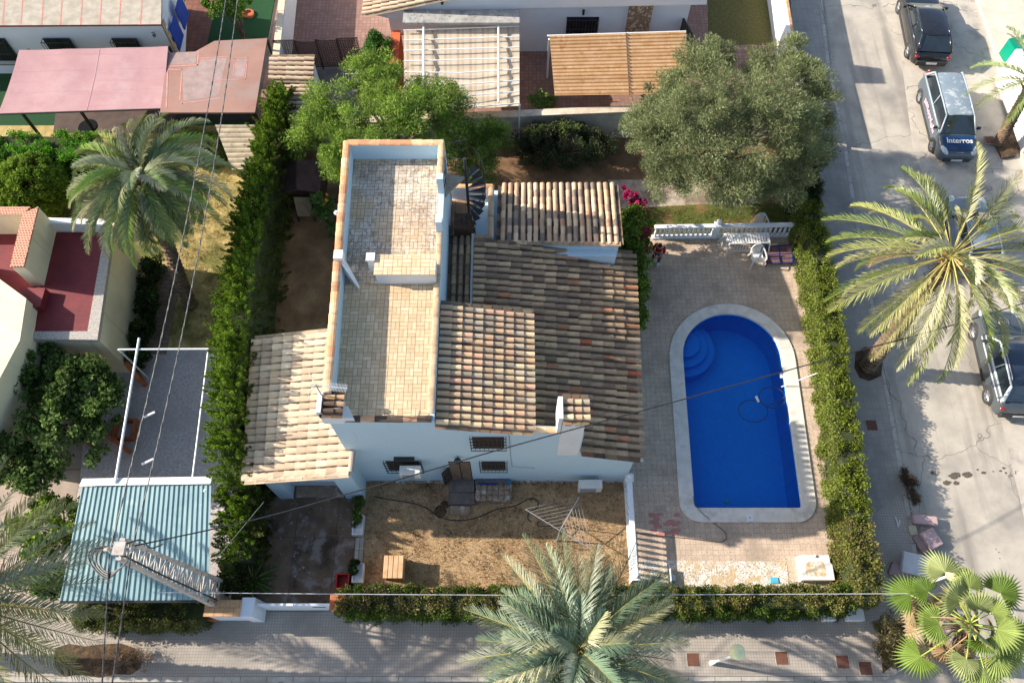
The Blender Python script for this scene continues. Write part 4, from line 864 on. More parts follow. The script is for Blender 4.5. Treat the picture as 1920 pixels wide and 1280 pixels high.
for xa, xb in ((-18, 22), (95, 142), (222, 266)):
    p, q = F(xa, 95, yw), F(xb, 92, yw); win_grille(Vector((p.x, yw, .9)), Vector((q.x, yw, .9)), nw, 1, 1.35, 10, .28)
ew = MB(); p = P(320, 60, 1.5)
xw = b.x-.08; g = MB()
for y0_, y1_ in ((b.y+.5, b.y+1.55), (b.y+1.9, b.y+3.0)): g.box(xw+.01, xw+.07, y0_, y1_, 1.0, 2.2)
g.build('blue_shutter', M('blue_paint', lin((30,70,170)), rough=.6), nw)
g = MB(); 
for k in range(9): g.box(xw+.0, xw+.05, b.y+.15, b.y+.15+(.2 if k % 2 else .34), k*.33, k*.33+.31)
g.build('stone_quoin', M('quoin_stone', lin((190,166,132)), lin((170,146,112)), 4, .9), nw)
g = MB(); p = F(281, 50, yw-.1); g.obox((p.x, yw-.12, 2.6), (.14, .12, .2), Matrix.Rotation(.4, 3, 'Z')); g.build('wall_lamp', M('lamp_grey', (.15, .16, .17)), nw)
# awnings
m_pink = M('faded_pink_canvas', lin((190,150,149)), lin((180,138,138)), .9, .9, .004, 14, trans=.1, blotch=[(.5, .5, .7, lin((196,162,160))), (6, .62, .74, lin((176,130,128)))], streak=((.3, 3, 1), .55, .75, lin((178,132,131))))
pa = thing('pink_awning', 'large faded pink canvas awning along the flat roofed house', 'awning', (*P(160, 150)[:2], 0))
a, b, c, d = P(36, 94, 2.75), P(315, 87, 2.75), P(302, 204, 2.45), P(-4, 214, 2.45)
def sail(a, b, c, d, nx=16, ny=10, sag=.07, th=.012):
    g = MB(); top = []
    for j in range(ny+1):
        for i in range(nx+1):
            u, v = i/nx, j/ny; p = a.lerp(b, u).lerp(d.lerp(c, u), v); z = p.z-sag*math.sin(math.pi*v)-.025*abs(math.sin(u*math.pi*3)); top.append((p.x, p.y, z))
    m = len(top); W_ = nx+1; F_ = []
    for j in range(ny):
        for i in range(nx):
            q = j*W_+i; F_ += [(q, q+W_, q+W_+1, q+1), (m+q+1, m+q+W_+1, m+q+W_, m+q)]
    g.add(top+[(x, y, z-th) for x, y, z in top], F_); return g
sail(a, b, c, d).build('canvas', m_pink, pa, smooth=True)
g = MB()
for v0 in (.33, .66):
    l = [a.lerp(b, u/16).lerp(d.lerp(c, u/16), v0) for u in range(17)]; g.tube([Vector((p.x, p.y, p.z-.07*math.sin(math.pi*v0)-.025*abs(math.sin(i/16*math.pi*3))+.004)) for i, p in enumerate(l)], .008, 4)
l = [a.lerp(b, .54).lerp(d.lerp(c, .54), v/10) for v in range(11)]; g.tube([Vector((p.x, p.y, p.z-.07*math.sin(math.pi*i/10)-.025*abs(math.sin(.54*math.pi*3))+.004)) for i, p in enumerate(l)], .01, 4)
g.build('seam', M('canvas_seam', lin((230,196,192)), lin((216,180,178)), 3, .9), pa)
m_drk = M('dark_post', lin((52,42,38)), rough=.7)
for p in (a.lerp(b, .05), b, c.lerp(d, .02), c.lerp(d, .5), c.lerp(d, .86)): MB().box(p.x-.05, p.x+.05, p.y+.02, p.y+.12, 0, p.z-.04).build('post', m_drk, pa)
g = MB(); 
g.tube([d+Vector((0, 0, -.02)), c+Vector((0, 0, -.02))], .04, 6); g.build('frame_bar', m_drk, pa)
ba = thing('brown_awning', 'worn brown canopy roof with pinkish patches and seams', 'awning', (*P(420, 150)[:2], 0))
m_brn = M('brown_roof_felt', lin((160,124,110)), lin((148,112,100)), 1, .95, .004, 16, blotch=[(.45, .48, .62, lin((150,128,120)))])
pl = pts([(300,211),(478,211),(501,72),(402,77),(366,97),(314,99)], 2.55)
g = MB(); g.prism([(p.x, p.y) for p in pl], 2.47, 2.55); g.build('canopy', m_brn, ba)
g = MB(); m_ps = M('pink_stain', lin((206,150,140)), lin((180,126,116)), 6, .9)
def lineon(l, w, z):
    l = pts(l, z)
    for p, q in zip(l[:-1], l[1:]):
        d = (q-p).normalized()*w/2; s = Vector((-d.y, d.x, 0)); g.poly([p-s-d, q-s+d, q+s+d, p+s-d])
lineon([(372,96),(370,122),(308,125)], .06, 2.554); lineon([(316,130),(341,131),(337,190),(342,194),(412,184)], .05, 2.555); lineon([(374,110),(426,106)], .05, 2.556); lineon([(314,136),(312,200)], .07, 2.557); lineon([(395,152),(460,148),(464,108),(440,110),(437,142)], .035, 2.558)
g.build('patch_seam', m_ps, ba)
g = MB()
for l in ([(342,128),(372,124),(376,112),(425,108),(410,180),(344,190)], [(440,112),(462,110),(458,144),(438,146)], [(310,100),(370,97),(366,120),(308,122)]):
    g.poly([(p.x, p.y, 2.5525) for p in pts(l, 2.5525)][::-1])
g.build('grey_patch', M('greyed_felt', lin((164,144,138)), lin((146,126,120)), 3, .95, blotch=[(5, .55, .65, lin((176,128,118)))]), ba)
for p in (pl[0], pl[1], pl[2]): MB().box(p.x-.12, p.x-.02, p.y+.05, p.y+.15, 0, 2.46).build('post', m_drk, ba)
g = MB(); a, b = P(330, 216, 1.0), P(470, 216, 1.0)
g.prism([(a.x, a.y-.3), (b.x, b.y-.3), (b.x, b.y+.3), (a.x, a.y+.3)], .95, 1.0); g.box(a.x, a.x+.1, a.y-.2, a.y+.2, 0, .95); g.box(b.x-.1, b.x, a.y-.2, a.y+.2, 0, .95)
tag(g.build('counter', M('dark_counter', lin((70,64,62)), rough=.6)), 'dark long counter in the shade below the brown canopy', 'counter')
g = MB(); p = P(165, 238, .7); g.lathe((p.x, p.y, 0), [(.25, 0), (.04, .03), (.04, .66), (.45, .68), (.45, .71)], 16); tag(g.build('garden_table', m_dark), 'round glass table below the pink awning', 'table')
# far side boundary at the right
g = MB(); a, b, c = P(1905, 92, 1.9), P(1962, 235, 1.9), P(1838, -90, 1.9)
g.prism([(a.x, a.y), (b.x, b.y), (b.x+.3, b.y), (a.x+.3, a.y)], 0, 1.9); tag(g.build('white_wall', m_wallw), 'white garden wall on the far side of the street', 'wall')
g = MB(); a, b = P(1893, 70, 1.0), P(1922, 118, 1.0); g.prism([(a.x, a.y), (a.x+.9, a.y+.3), (b.x+.9, b.y+.2), (b.x, b.y)], 0, .9); tag(g.build('green_bin', M('green_plastic', lin((0,140,110)), lin((0,126,100)), 2, .5), bevel=.05), 'bright green metal container at the far side of the street', 'container')
# north plots street wall
nw2 = thing('street_wall', 'white street wall with brick top beside the olive coloured lawn', 'wall', (16.5, 32, 0))
a, b = P(1487, 58, 1.8), P(1462, -90, 1.8)
g = MB(); g.prism([(a.x-.28, a.y), (a.x, a.y), (b.x, b.y), (b.x-.28, b.y)], 0, 1.76); g.prism([(13.1, 24.9), (13.4, 24.9), (a.x, a.y-.005), (a.x-.28, a.y-.005)], 0, 1.74); g.build('wall_body', m_wallw, nw2)
g = MB(); g.prism([(a.x-.1, a.y-.02), (a.x+.02, a.y-.02), (b.x+.02, b.y), (b.x-.1, b.y)], 1.762, 1.82); g.build('wall_top', m_capb, nw2)
# ================= vegetation =================
m_leaf = M('leaf', (1, 1, 1), (.86, .9, .84), 6, .65, tint=True, trans=.36, spec=.25)
m_leafd = M('dull_leaf', (1, 1, 1), (.86, .88, .84), 6, .8, tint=True, trans=.32, spec=.12)
m_bark = M('bark', lin((116,100,84)), lin((84,70,58)), 6, .95, .02, 14)
m_twig = M('twig_core', (.045, .055, .018), (.03, .04, .012), 8, .95, .03, 10)
def limbs(mb, base, crown, rad, n, r0, seed):
    rr = random.Random(seed); base = Vector(base); crown = Vector(crown)
    fork = base.lerp(crown, .45)+Vector((rr.uniform(-.2, .2), rr.uniform(-.2, .2), 0))
    mb.tube([base-Vector((0, 0, .1)), base.lerp(fork, .5)+Vector((.06, -.05, 0)), fork], [r0, r0*.8, r0*.65], 9)
    ends = []
    for i in range(n):
        a = 2*math.pi*i/n+rr.uniform(-.4, .4); e = crown+Vector((math.cos(a)*rad[0]*rr.uniform(.45, .8), math.sin(a)*rad[1]*rr.uniform(.45, .8), rad[2]*rr.uniform(-.2, .6)))
        m = fork.lerp(e, .5)+Vector((rr.uniform(-.3, .3), rr.uniform(-.3, .3), rr.uniform(.1, .5)))
        mb.tube([fork, m, e], [r0*.45, r0*.28, r0*.08], 6); ends.append(e)
        for k in range(3):
            e2 = m+Vector((rr.uniform(-1, 1)*rad[0]*.45, rr.uniform(-1, 1)*rad[1]*.45, rr.uniform(.1, .9)*rad[2]*.7)); mb.tube([m, m.lerp(e2, .5)+Vector((0, 0, .15)), e2], [r0*.2, r0*.13, r0*.04], 5)
def clumps(centre, rad, nc, cr, per, ln, wd, cols, droop=0, shell=.55, flat=.8, ccols=None, squash=None, outw=.6, sprd=.7):
    """leaf clumps spread through an ellipsoid, mostly towards its outside"""
    c = np.array(centre, float); r = np.array(rad, float)
    d = unit(RG.normal(size=(nc, 3))); rr = shell+(1-shell)*RG.random(nc)**.6; C = c+d*r*rr[:, None]
    C[:, 2] = np.maximum(C[:, 2], .3)
    crr = cr*RG.uniform(.6, 1.35, nc)
    idx = np.repeat(np.arange(nc), per); n = len(idx)
    o = unit(RG.normal(size=(n, 3)))*(RG.random(n)**.45)[:, None]; o[:, 2] *= flat
    Pn = C[idx]+o*crr[idx][:, None]
    ax = unit(o+d[idx]*.5)*outw; ax[:, 2] += .15-droop
    V, K = leaves(Pn, ln, wd, ax, sprd, cols)
    K *= RG.uniform(.66, 1.28, (nc, 1))[idx]
    return V, K
def cat(*a): return np.concatenate([x[0] for x in a]), np.concatenate([x[1] for x in a])
def tree(name, label, category, base, crown, rad, r0, VC, mat, nl=6, seed=1):
    t = thing(name, label, category, base); g = MB(); limbs(g, base, crown, rad, nl, r0, seed); g.build('trunk', m_bark, t, smooth=True)
    quads('crown', VC[0], VC[1], mat, t); return t
# big grey green tree by the street
cc = P(1375, 232, 4.6)
cols = [(.21,.245,.105),(.25,.28,.125),(.30,.32,.165),(.17,.215,.085),(.37,.375,.22),(.13,.18,.07)]
c1 = clumps((cc.x, cc.y, 4.3), (3.85, 3.4, 2.3), 330, .52, 300, .16, .022, cols, droop=-.1, shell=.55, flat=.75, outw=.9, sprd=.5)
parts_ = [c1]
for (px, py, z, a, b, h, n) in ((1215,250,4,1.0,1.0,.9,26),(1500,150,5,1.1,1.0,1.0,34),(1330,110,5,1.3,.9,.8,34),(1250,330,3.2,1.2,.9,.8,30),(1520,270,3.6,1.0,1.1,.9,30),(1390,340,3.4,1.5,.9,.8,40),(1440,200,6.3,1.3,1.1,.8,36),(1330,200,6.3,1.2,1.0,.8,30),(1490,90,5.4,.45,.55,.6,12),(1450,110,5,1.2,.9,.8,30),(1260,170,4.6,1.0,.9,.8,26),(1540,200,4.4,.8,.9,.9,22),(1195,225,3.8,.5,.5,.5,10),(1480,350,3.2,.8,.7,.8,16)):
    q = P(px, py, z); parts_.append(clumps(q, (a, b, h), n, .42, 300, .16, .022, cols, droop=-.1, shell=.3, flat=.75, outw=.9, sprd=.5))
VC = cat(*parts_)
tree('grey_green_tree', 'wide grey green feathery tree at the garden corner next to the street', 'tree', (cc.x+.3, cc.y-.2, 0), (cc.x, cc.y, 4.6), (3.2, 2.8, 2.2), .26, VC, m_leafd, 9, 3)
# pepper tree behind the house
cc = P(735, 215, 4.2); cols = [(.21,.33,.035),(.26,.38,.05),(.15,.26,.03),(.31,.43,.075),(.11,.19,.025),(.24,.30,.07)]
parts_ = [clumps((cc.x, cc.y, 4.0), (3.6, 2.3, 1.5), 120, .45, 260, .17, .03, cols, droop=.35, shell=.35, flat=.8)]
for (px, py, z, a, b, h, n) in ((600,230,3.6,.9,1.1,.9,24),(640,300,3.4,.8,.7,.9,18),(880,270,3.0,1.1,1.1,.9,26),(700,140,4.6,1.2,.8,.8,24),(820,190,4.4,1.1,.9,.7,20),(740,200,5.2,1.2,1.0,.6,24),(590,180,3.8,.5,.6,.6,8),(900,310,2.8,.9,.8,.8,20),(925,255,3.2,.8,.8,.8,16),(570,255,3.4,.6,.8,.7,12),(820,300,2.8,1.0,.6,.8,14)):
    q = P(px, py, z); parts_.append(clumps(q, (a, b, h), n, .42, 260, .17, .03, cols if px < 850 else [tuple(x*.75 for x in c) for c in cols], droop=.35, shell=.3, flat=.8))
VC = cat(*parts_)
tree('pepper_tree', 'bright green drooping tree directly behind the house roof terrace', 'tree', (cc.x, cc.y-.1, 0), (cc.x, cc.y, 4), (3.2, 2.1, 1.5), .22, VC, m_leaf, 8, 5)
# small fruit tree + others
def bush(name, label, category, centre, rad, nc, cr, per, ln, wd, cols, mat=None, droop=0, shell=.5, group=None, flowers=None, **k):
    VC = clumps(centre, rad, nc, cr, per, ln, wd, cols, droop, shell, **k)
    if flowers: VC = cat(VC, *[clumps(f[0], f[1], f[2], f[3], f[4], f[5], f[6], f[7], 0, .3) for f in flowers])
    t = thing(name, label, category, (centre[0], centre[1], 0), group)
    g = MB(); rr = random.Random(hash(label) % 999)
    for i in range(6):
        a = i*1.05; g.tube([(centre[0], centre[1], 0), (centre[0]+math.cos(a)*rad[0]*.3, centre[1]+math.sin(a)*rad[1]*.3, centre[2]*.7), (centre[0]+math.cos(a)*rad[0]*.7, centre[1]+math.sin(a)*rad[1]*.7, centre[2]+rad[2]*.3)], [.05, .035, .012], 5)
    g.build('stem', m_bark, t); quads('foliage', VC[0], VC[1], mat or m_leaf, t); return t
q = P(605, 385, 1.6)
bush('orange_tree', 'small orange tree beside the wooden playhouse', 'tree', q, (.55, .6, .6), 22, .22, 90, .11, .06, [(.10,.19,.04),(.14,.25,.06),(.07,.13,.03)], flowers=[((q.x+.1, q.y, q.z+.4), (.3, .3, .2), 3, .07, 30, .07, .07, [(.8,.35,.05)])])
q = P(625, 430, .9); bush('lemon_bush', 'low loose green bush against the house wall behind the orange tree', 'bush', q, (.4, .5, .4), 12, .16, 70, .1, .05, [(.10,.2,.04),(.07,.14,.03)])
q = P(1050, 268, 1.1); bd = [(.05,.075,.028),(.07,.10,.035),(.035,.055,.02),(.085,.11,.05),(.10,.09,.06)]
bush('shady_shrubs', 'dark tangled shrubs growing under the pale north wall', 'bush', (q.x, q.y, .95), (2.5, 1.0, .85), 110, .32, 200, .10, .05, bd, m_leafd)
q = P(1045, 238, 1.9); bush('vine', 'yellow green creeper over the top of the north wall', 'creeper', (q.x, q.y, 1.6), (1.5, .35, .3), 20, .2, 120, .1, .05, [(.14,.18,.04),(.10,.14,.04)], m_leaf)
q = P(712, 105, 1.5); bush('thuja_bush', 'dense bright green upright bush behind the pepper tree near the lattice fence', 'bush', (q.x, q.y, 1.3), (.75, 1.1, 1.3), 90, .24, 200, .11, .04, [(.06,.16,.02),(.09,.22,.03),(.04,.11,.015)], shell=.6)
q = P(1020, 193, 1.4); bush('yellow_green_bush', 'small yellow green bush at the corner between awning and rusty shed', 'bush', (q.x, q.y+.1, 1.4), (.7, .35, .4), 20, .2, 110, .12, .06, [(.16,.24,.05),(.22,.30,.07)])
q = P(62, 350, 1.3); bush('round_shrub', 'large round clipped shrub with one red flower near the red terrace', 'shrub', (q.x, q.y-.15, 1.35), (1.45, 1.5, 1.25), 520, .2, 170, .09, .065, [(.14,.23,.02),(.20,.30,.03),(.10,.17,.015),(.26,.36,.04)], shell=.85, flowers=[((q.x+.35, q.y+.5, 2.2), (.06, .06, .03), 3, .05, 25, .08, .06, [(.75,.06,.03)])])
q = P(90, 410, .15); bush('low_grass_tuft', 'yellow green ground plants in front of the round shrub', 'plants', (q.x, q.y, .15), (1.5, .5, .2), 30, .2, 80, .14, .03, [(.2,.2,.05),(.14,.16,.04)])
# bougainvillea + greenery along the east eave
q = P(1190, 440, 1.9)
gr = [(.18,.28,.03),(.25,.36,.05),(.10,.16,.02),(.07,.11,.018)]; mg = [(.55,.03,.16),(.66,.05,.22),(.42,.02,.10)]
bush('bougainvillea', 'bougainvillea with magenta flowers beside the annex roof', 'flowering shrub', (q.x, q.y-.2, 1.8), (.75, 1.5, 1.6), 100, .28, 130, .10, .07, gr, shell=.4,
     flowers=[((q.x-.3, q.y+1.4, 2.7), (.4, .5, .3), 18, .11, 60, .08, .07, mg), ((q.x+.25, q.y+.75, 2.6), (.35, .7, .4), 30, .11, 55, .08, .07, mg), ((q.x+.4, q.y+.3, 1.9), (.3, .5, .6), 18, .14, 60, .08, .07, mg), ((q.x+.1, q.y-.5, 2.2), (.5, .8, .9), 16, .12, 50, .08, .07, [(.35,.03,.09)])])
q = P(1196, 545, 1.6); bush('lemon_shrub', 'leafy green shrub with yellow fruit under the east eave', 'shrub', (q.x, q.y, 1.3), (.35, 1.2, 1.2), 34, .22, 110, .11, .07, gr, flowers=[((q.x+.1, q.y+.1, 2.1), (.2, .8, .3), 5, .05, 20, .06, .06, [(.5,.36,.05)])])
q = P(1197, 597, 1.6); bush('small_citrus', 'small citrus shrub touching the eave close to the pool steps', 'shrub', (q.x, q.y, 1.5), (.28, .5, .5), 14, .18, 100, .11, .07, gr)
# ---- hedges ----
def hedge(name, label, line, w, h, cols, dens, ln=.085, wd=.045, bumps=.075, face_cols=None, mat=None, group=None):
    """line: centre line points (x,y); leaf shell on top and both sides over a twiggy core"""
    L_ = [np.array(p, float) for p in line]; Vs = []; Cs = []
    t = thing(name, label, 'hedge', (L_[0][0], L_[0][1], 0), group)
    core = MB()
    for a, b in zip(L_[:-1], L_[1:]):
        d = b-a; ll = np.linalg.norm(d); d /= ll; s = np.array([-d[1], d[0]]); hw = w/2-.10
        c4 = [a-s*hw-d*hw*.5, b-s*hw+d*hw*.5, b+s*hw+d*hw*.5, a+s*hw-d*hw*.5]
        core.prism([tuple(x) for x in c4], 0, h-.12)
        for face in ('top', 'l', 'r', 'e0', 'e1'):
            area = ll*w if face == 'top' else ll*h if face in 'lr' else w*h
            n = int(area*dens*2.1); nc = max(1, int(area*16))
            u = RG.random(nc)*ll; v = RG.random(nc); 
            if face == 'top': X = u; Y = (v-.5)*w; Z = np.full(nc, h)
            elif face == 'l': X = u; Y = np.full(nc, w/2); Z = v*h
            elif face == 'r': X = u; Y = np.full(nc, -w/2); Z = v*h
            elif face == 'e0': X = np.zeros(nc)-w*.1; Y = (v-.5)*w; Z = RG.random(nc)*h
            else: X = np.full(nc, ll)+w*.1; Y = (v-.5)*w; Z = RG.random(nc)*h
            bmp = RG.normal(size=nc)*bumps
            if face == 'top': Z = Z+bmp*.6
            elif face == 'l': Y = Y+bmp*.7
            elif face == 'r': Y = Y-bmp*.7
            C = np.stack([a[0]+d[0]*X+s[0]*Y, a[1]+d[1]*X+s[1]*Y, np.maximum(Z, .08)], 1)
            per = max(3, n//nc); idx = np.repeat(np.arange(nc), per)
            o = unit(RG.normal(size=(len(idx), 3)))*(RG.random(len(idx))**.5)[:, None]*.2
            ax = unit(o)*.7; ax[:, 2] += .4
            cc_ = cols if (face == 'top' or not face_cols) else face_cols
            V, K = leaves(C[idx]+o, ln, wd, ax, .6, cc_); K *= RG.uniform(.72, 1.25, (nc, 1))[idx]
            V[:, :, 2] = np.maximum(V[:, :, 2], .02); Vs.append(V); Cs.append(K)
    core.build('stems', m_twig, t); quads('foliage', np.concatenate(Vs), np.concatenate(Cs), mat or m_leaf, t); return t
hc = [(.17,.22,.02),(.22,.26,.03),(.13,.18,.015),(.26,.27,.05),(.10,.13,.015)]; hb = [(.20,.20,.04),(.24,.20,.07),(.17,.22,.03),(.24,.17,.09),(.12,.15,.025)]; hf = [(.20,.27,.035),(.25,.30,.05),(.27,.25,.09),(.16,.22,.025)]
hedge('pool_hedge', 'long clipped hedge between the pool deck and the street', [(12.62, 19.9), (12.55, 15), (12.3, 10), (12.1, 6.6)], .78, 1.8, hc, 620, face_cols=hf)  # side leaves coloured lighter than the top, painting in the sunlit face
hedge('pool_hedge', 'browned stretch of hedge at the south east corner of the pool plot', [(12.08, 6.4), (11.98, 3.95)], .82, 1.85, hb, 620)
dk = [(.035,.055,.015),(.05,.07,.02),(.03,.045,.012)]
hedge('pool_hedge', 'dark green hedge stretch below the grey green tree beside the pavement', [(12.95, 24.6), (12.7, 20.1)], .8, 1.7, dk, 620)
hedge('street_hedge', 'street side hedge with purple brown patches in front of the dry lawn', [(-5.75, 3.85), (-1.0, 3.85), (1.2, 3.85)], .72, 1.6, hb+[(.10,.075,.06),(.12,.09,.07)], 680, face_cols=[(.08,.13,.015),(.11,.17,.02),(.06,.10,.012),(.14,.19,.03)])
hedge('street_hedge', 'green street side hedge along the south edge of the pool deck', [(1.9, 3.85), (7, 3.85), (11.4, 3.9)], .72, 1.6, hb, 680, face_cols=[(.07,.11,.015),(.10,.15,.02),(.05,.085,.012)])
l0, l1 = P(150, 1150, 1.0), P(372, 1148, 1.0)
hedge('street_hedge', 'low hedge with reddish gaps in front of the turquoise carport', [(l0.x, l0.y), (l1.x, l1.y)], .8, 1.15, [(.11,.15,.02),(.15,.18,.03),(.12,.08,.06),(.09,.12,.02)], 620)
l0, l1 = P(-60, 274, 1.6), P(165, 276, 1.6)
hedge('bright_hedge', 'bright green clipped hedge in front of the pink awning', [(l0.x, l0.y), (l1.x, l1.y)], 1.35, 1.7, [(.09,.27,.012),(.13,.34,.02),(.07,.20,.01),(.17,.38,.03)], 620, bumps=.04)
l0, l1 = P(345, 262, 1.3), P(400, 268, 1.3)
hedge('bright_hedge', 'short piece of green hedge between the palm and the grey corrugated shed', [(l0.x, l0.y), (l1.x, l1.y)], .9, 1.4, [(.10,.18,.02),(.13,.20,.03)], 560)
# planting strip by the cream house
for i, (px, py) in enumerate(((282, 510), (272, 560), (262, 610), (252, 655))):
    q = P(px, py, .7); bush('border_shrub', ['dark green leafy shrub highest up in the border by the cream wall', 'dark green leafy shrub second in the border by the cream wall', 'dark green leafy shrub third in the border by the cream wall', 'dark green leafy shrub nearest the white steel frame by the cream wall'][i], 'shrub', (q.x, q.y, .6), (.5, .75, .6), 26, .22, 110, .12, .07, [(.05,.09,.02),(.08,.13,.03),(.035,.06,.015)], group='shrubs in the border of the cream house')
# tall cypress hedge: tufts that lean to the light
def cyp():
    line = [(-9.3, 5.2), (-9.42, 7.3), (-9.55, 8.3), (-9.95, 13), (-10.15, 18), (-10.2, 22.6), (-10.1, 25.4)]; hs = [2.6, 3.0, 4.5, 4.9, 4.3, 3.8, 3.2]; hw = [.55, .52, .5, .5, .48, .44, .36]
    t = thing('cypress_hedge', 'tall shaggy cypress hedge running between the two gardens', 'hedge', (-10, 13, 0)); core = MB(); Vs = []; Cs = []
    cols = np.array([(.13,.22,.015),(.20,.31,.025),(.09,.16,.012),(.28,.38,.04),(.05,.10,.01)]); cols_shade = np.array([(.10,.13,.02),(.07,.10,.015),(.14,.13,.04),(.05,.07,.012)])  # second set: darker, browner tufts that paint in the shaded east side
    for k in range(len(line)-1):
        a, b = np.array(line[k]), np.array(line[k+1]); d = b-a; ll = np.linalg.norm(d); d /= ll; s = np.array([-d[1], d[0]])
        core.prism([tuple(a-s*(hw[k]-.3)), tuple(b-s*(hw[k+1]-.3)), tuple(b+s*(hw[k+1]-.3)), tuple(a+s*(hw[k]-.3))], 0, min(hs[k], hs[k+1])-.45)
        nt = int(ll*105)
        for i in range(nt):
            u = RG.random(); f = RG.random(); h = hs[k]+(hs[k+1]-hs[k])*u; ww = hw[k]+(hw[k+1]-hw[k])*u
            ctr = a+d*ll*u
            if f < .55:   # top tufts
                v = RG.uniform(-1, 1); base = np.array([ctr[0]+s[0]*v*ww*.9, ctr[1]+s[1]*v*ww*.9, h-.55-.35*abs(v)+RG.normal()*.10]); lean = np.array([s[0]*v*.5+s[0]*.28, s[1]*v*.5+s[1]*.28, 1.0])
            else:
                v = 1 if RG.random() < .45 else -1; base = np.array([ctr[0]+s[0]*v*(ww-.15), ctr[1]+s[1]*v*(ww-.15), RG.uniform(.1, h-.6)]); lean = np.array([s[0]*v*.8, s[1]*v*.8, .8])
            lean = lean+np.array([RG.normal()*.3, -.15+RG.normal()*.3, .25]); lean /= np.linalg.norm(lean)
            L_ = RG.uniform(.28, .8)**1.2; R_ = RG.uniform(.09, .2); m = int(115*L_/.6)
            tt = RG.random(m)**.8; rr = R_*(1-tt*.85)*RG.random(m)**.35; o = RG.normal(size=(m, 3)); o -= (o@lean)[:, None]*lean; o = unit(o)
            Pn = base+lean*(tt*L_)[:, None]+o*rr[:, None]
            V, K = leaves(Pn, .11, .028, unit(lean+o*.6)*1.2, .45, cols if v >= 0 or f < .55 else cols_shade); K *= RG.uniform(.7, 1.25); Vs.append(V); Cs.append(K)
    core.build('stems', m_twig, t); V = np.concatenate(Vs); V[:, :, 2] = np.maximum(V[:, :, 2], .02); quads('foliage', V, np.concatenate(Cs), m_leaf, t)
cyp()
# fig tree over the patio, bright shrub, grape etc.
q = P(110, 760, 2.6); fg = [(.08,.14,.03),(.11,.18,.04),(.15,.23,.05),(.055,.10,.025),(.19,.26,.07)]
fgV = [clumps((q.x-.1, q.y-.4, 2.3), (2.2, 2.5, .9), 105, .34, 85, .16, .10, fg, shell=.3)]
for (px, py, z, a, b, n) in ((80,690,2.6,1.3,.8,24),(30,720,2.5,.7,.8,14),(150,700,2.8,.8,.7,20),(60,900,2.2,1.2,.9,30),(20,860,2.3,.8,.8,16),(200,720,2.4,.5,.4,6),(170,780,2.5,.6,.5,10)):
    p = P(px, py, z); fgV.append(clumps(p, (a, b, .6), n, .3, 110, .16, .10, fg, shell=.3))
tree('fig_tree', 'dark spreading fig tree over the beige patio of the cream house', 'tree', (q.x+.3, q.y-.8, 0), (q.x, q.y-.3, 2.4), (1.9, 2.0, .8), .16, cat(*fgV), m_leaf, 7, 11)
q = P(90, 985, 1.8); bush('lime_shrub', 'bright lime green leafy shrub left of the turquoise carport', 'shrub', (q.x, q.y, 1.7), (1.25, 1.1, .8), 60, .3, 120, .14, .10, [(.22,.34,.03),(.30,.42,.05),(.15,.25,.025),(.10,.17,.02)])
q = P(85, 1085, 1.6); bush('lime_shrub', 'green leafy shrub under the cut off palm fronds by the street', 'shrub', (q.x, q.y, 1.3), (1.3, .5, .7), 40, .28, 110, .14, .10, [(.12,.20,.03),(.2,.32,.05),(.08,.13,.02)])
q = P(430, 1085, .8); bush('carport_shrub', 'small dark green shrub by the corner of the turquoise carport', 'shrub', (q.x+.2, q.y, .7), (.7, .5, .6), 30, .22, 110, .1, .05, [(.05,.09,.015),(.12,.17,.02),(.03,.05,.012)])
q = P(672, 960, .5)
for i, (px, py, s) in enumerate(((672, 942, .4), (669, 975, .4), (664, 1062, .3))):
    p = P(px, py, .3); nm = ['variegated plant in the trough nearest the garage corner', 'green plants in the middle of the trough beside the driveway', 'small plants in the white trough by the red crate'][i]
    bush('trough_plant', nm, 'plant', (p.x, p.y, .38), (.17, s, .2), 14, .12, 80, .08, .05, [(.10,.15,.03),(.16,.2,.05)] if i < 2 else [(.05,.08,.02)])
for i, (py0_, py1_) in enumerate(((968, 1005), (1058, 1094))):
    a, b = P(672, py1_, 0), P(672, py0_, 0); g = MB(); x = a.x
    g.box(x-.2, x+.2, a.y, b.y, 0, .22); g.box(x-.2, x-.15, a.y, b.y, .22, .3); g.box(x+.15, x+.2, a.y, b.y, .22, .3); g.box(x-.15, x+.15, a.y, a.y+.05, .22, .3); g.box(x-.15, x+.15, b.y-.05, b.y, .22, .3)
    tag(g.build('planter_trough', m_wallw), ['white concrete planting trough near the garage', 'white concrete planting trough next to the red crate'][i], 'planter', 'white troughs along the driveway')
g = MB(); a, b = P(668, 1008, 0), P(664, 1056, 0); ribbon(g, [(a.x, a.y), (b.x, b.y)], .3, 0, .06); tag(g.build('stone_edging', m_kerb), 'pale stone edging between driveway and dry lawn', 'edging')
q = P(1675, 1205, .7); bush('dry_bush', 'scruffy green and straw coloured bush in the corner tree pit', 'bush', (q.x, q.y+.1, .6), (.55, .9, .6), 44, .24, 130, .16, .02, [(.10,.10,.04),(.20,.16,.08),(.06,.075,.03),(.26,.19,.10)], m_leafd)
q = P(210, 1240, .1); bush('dry_weeds', 'dry brown weeds in the pit beside the cut off palm', 'weeds', (q.x+.4, q.y, .1), (1.1, .5, .12), 26, .2, 90, .1, .015, [(.26,.18,.12),(.18,.12,.08)], m_leafd)
q = P(1700, 905, .05); bush('dead_branches', 'dead brown palm fronds lying along the kerb above the dumped cushions', 'dead fronds', (q.x, q.y-.1, .02), (.22, .85, .10), 22, .16, 80, .3, .015, [(.14,.10,.07),(.10,.075,.055)], m_leafd)
q = P(480, 1085, .35)
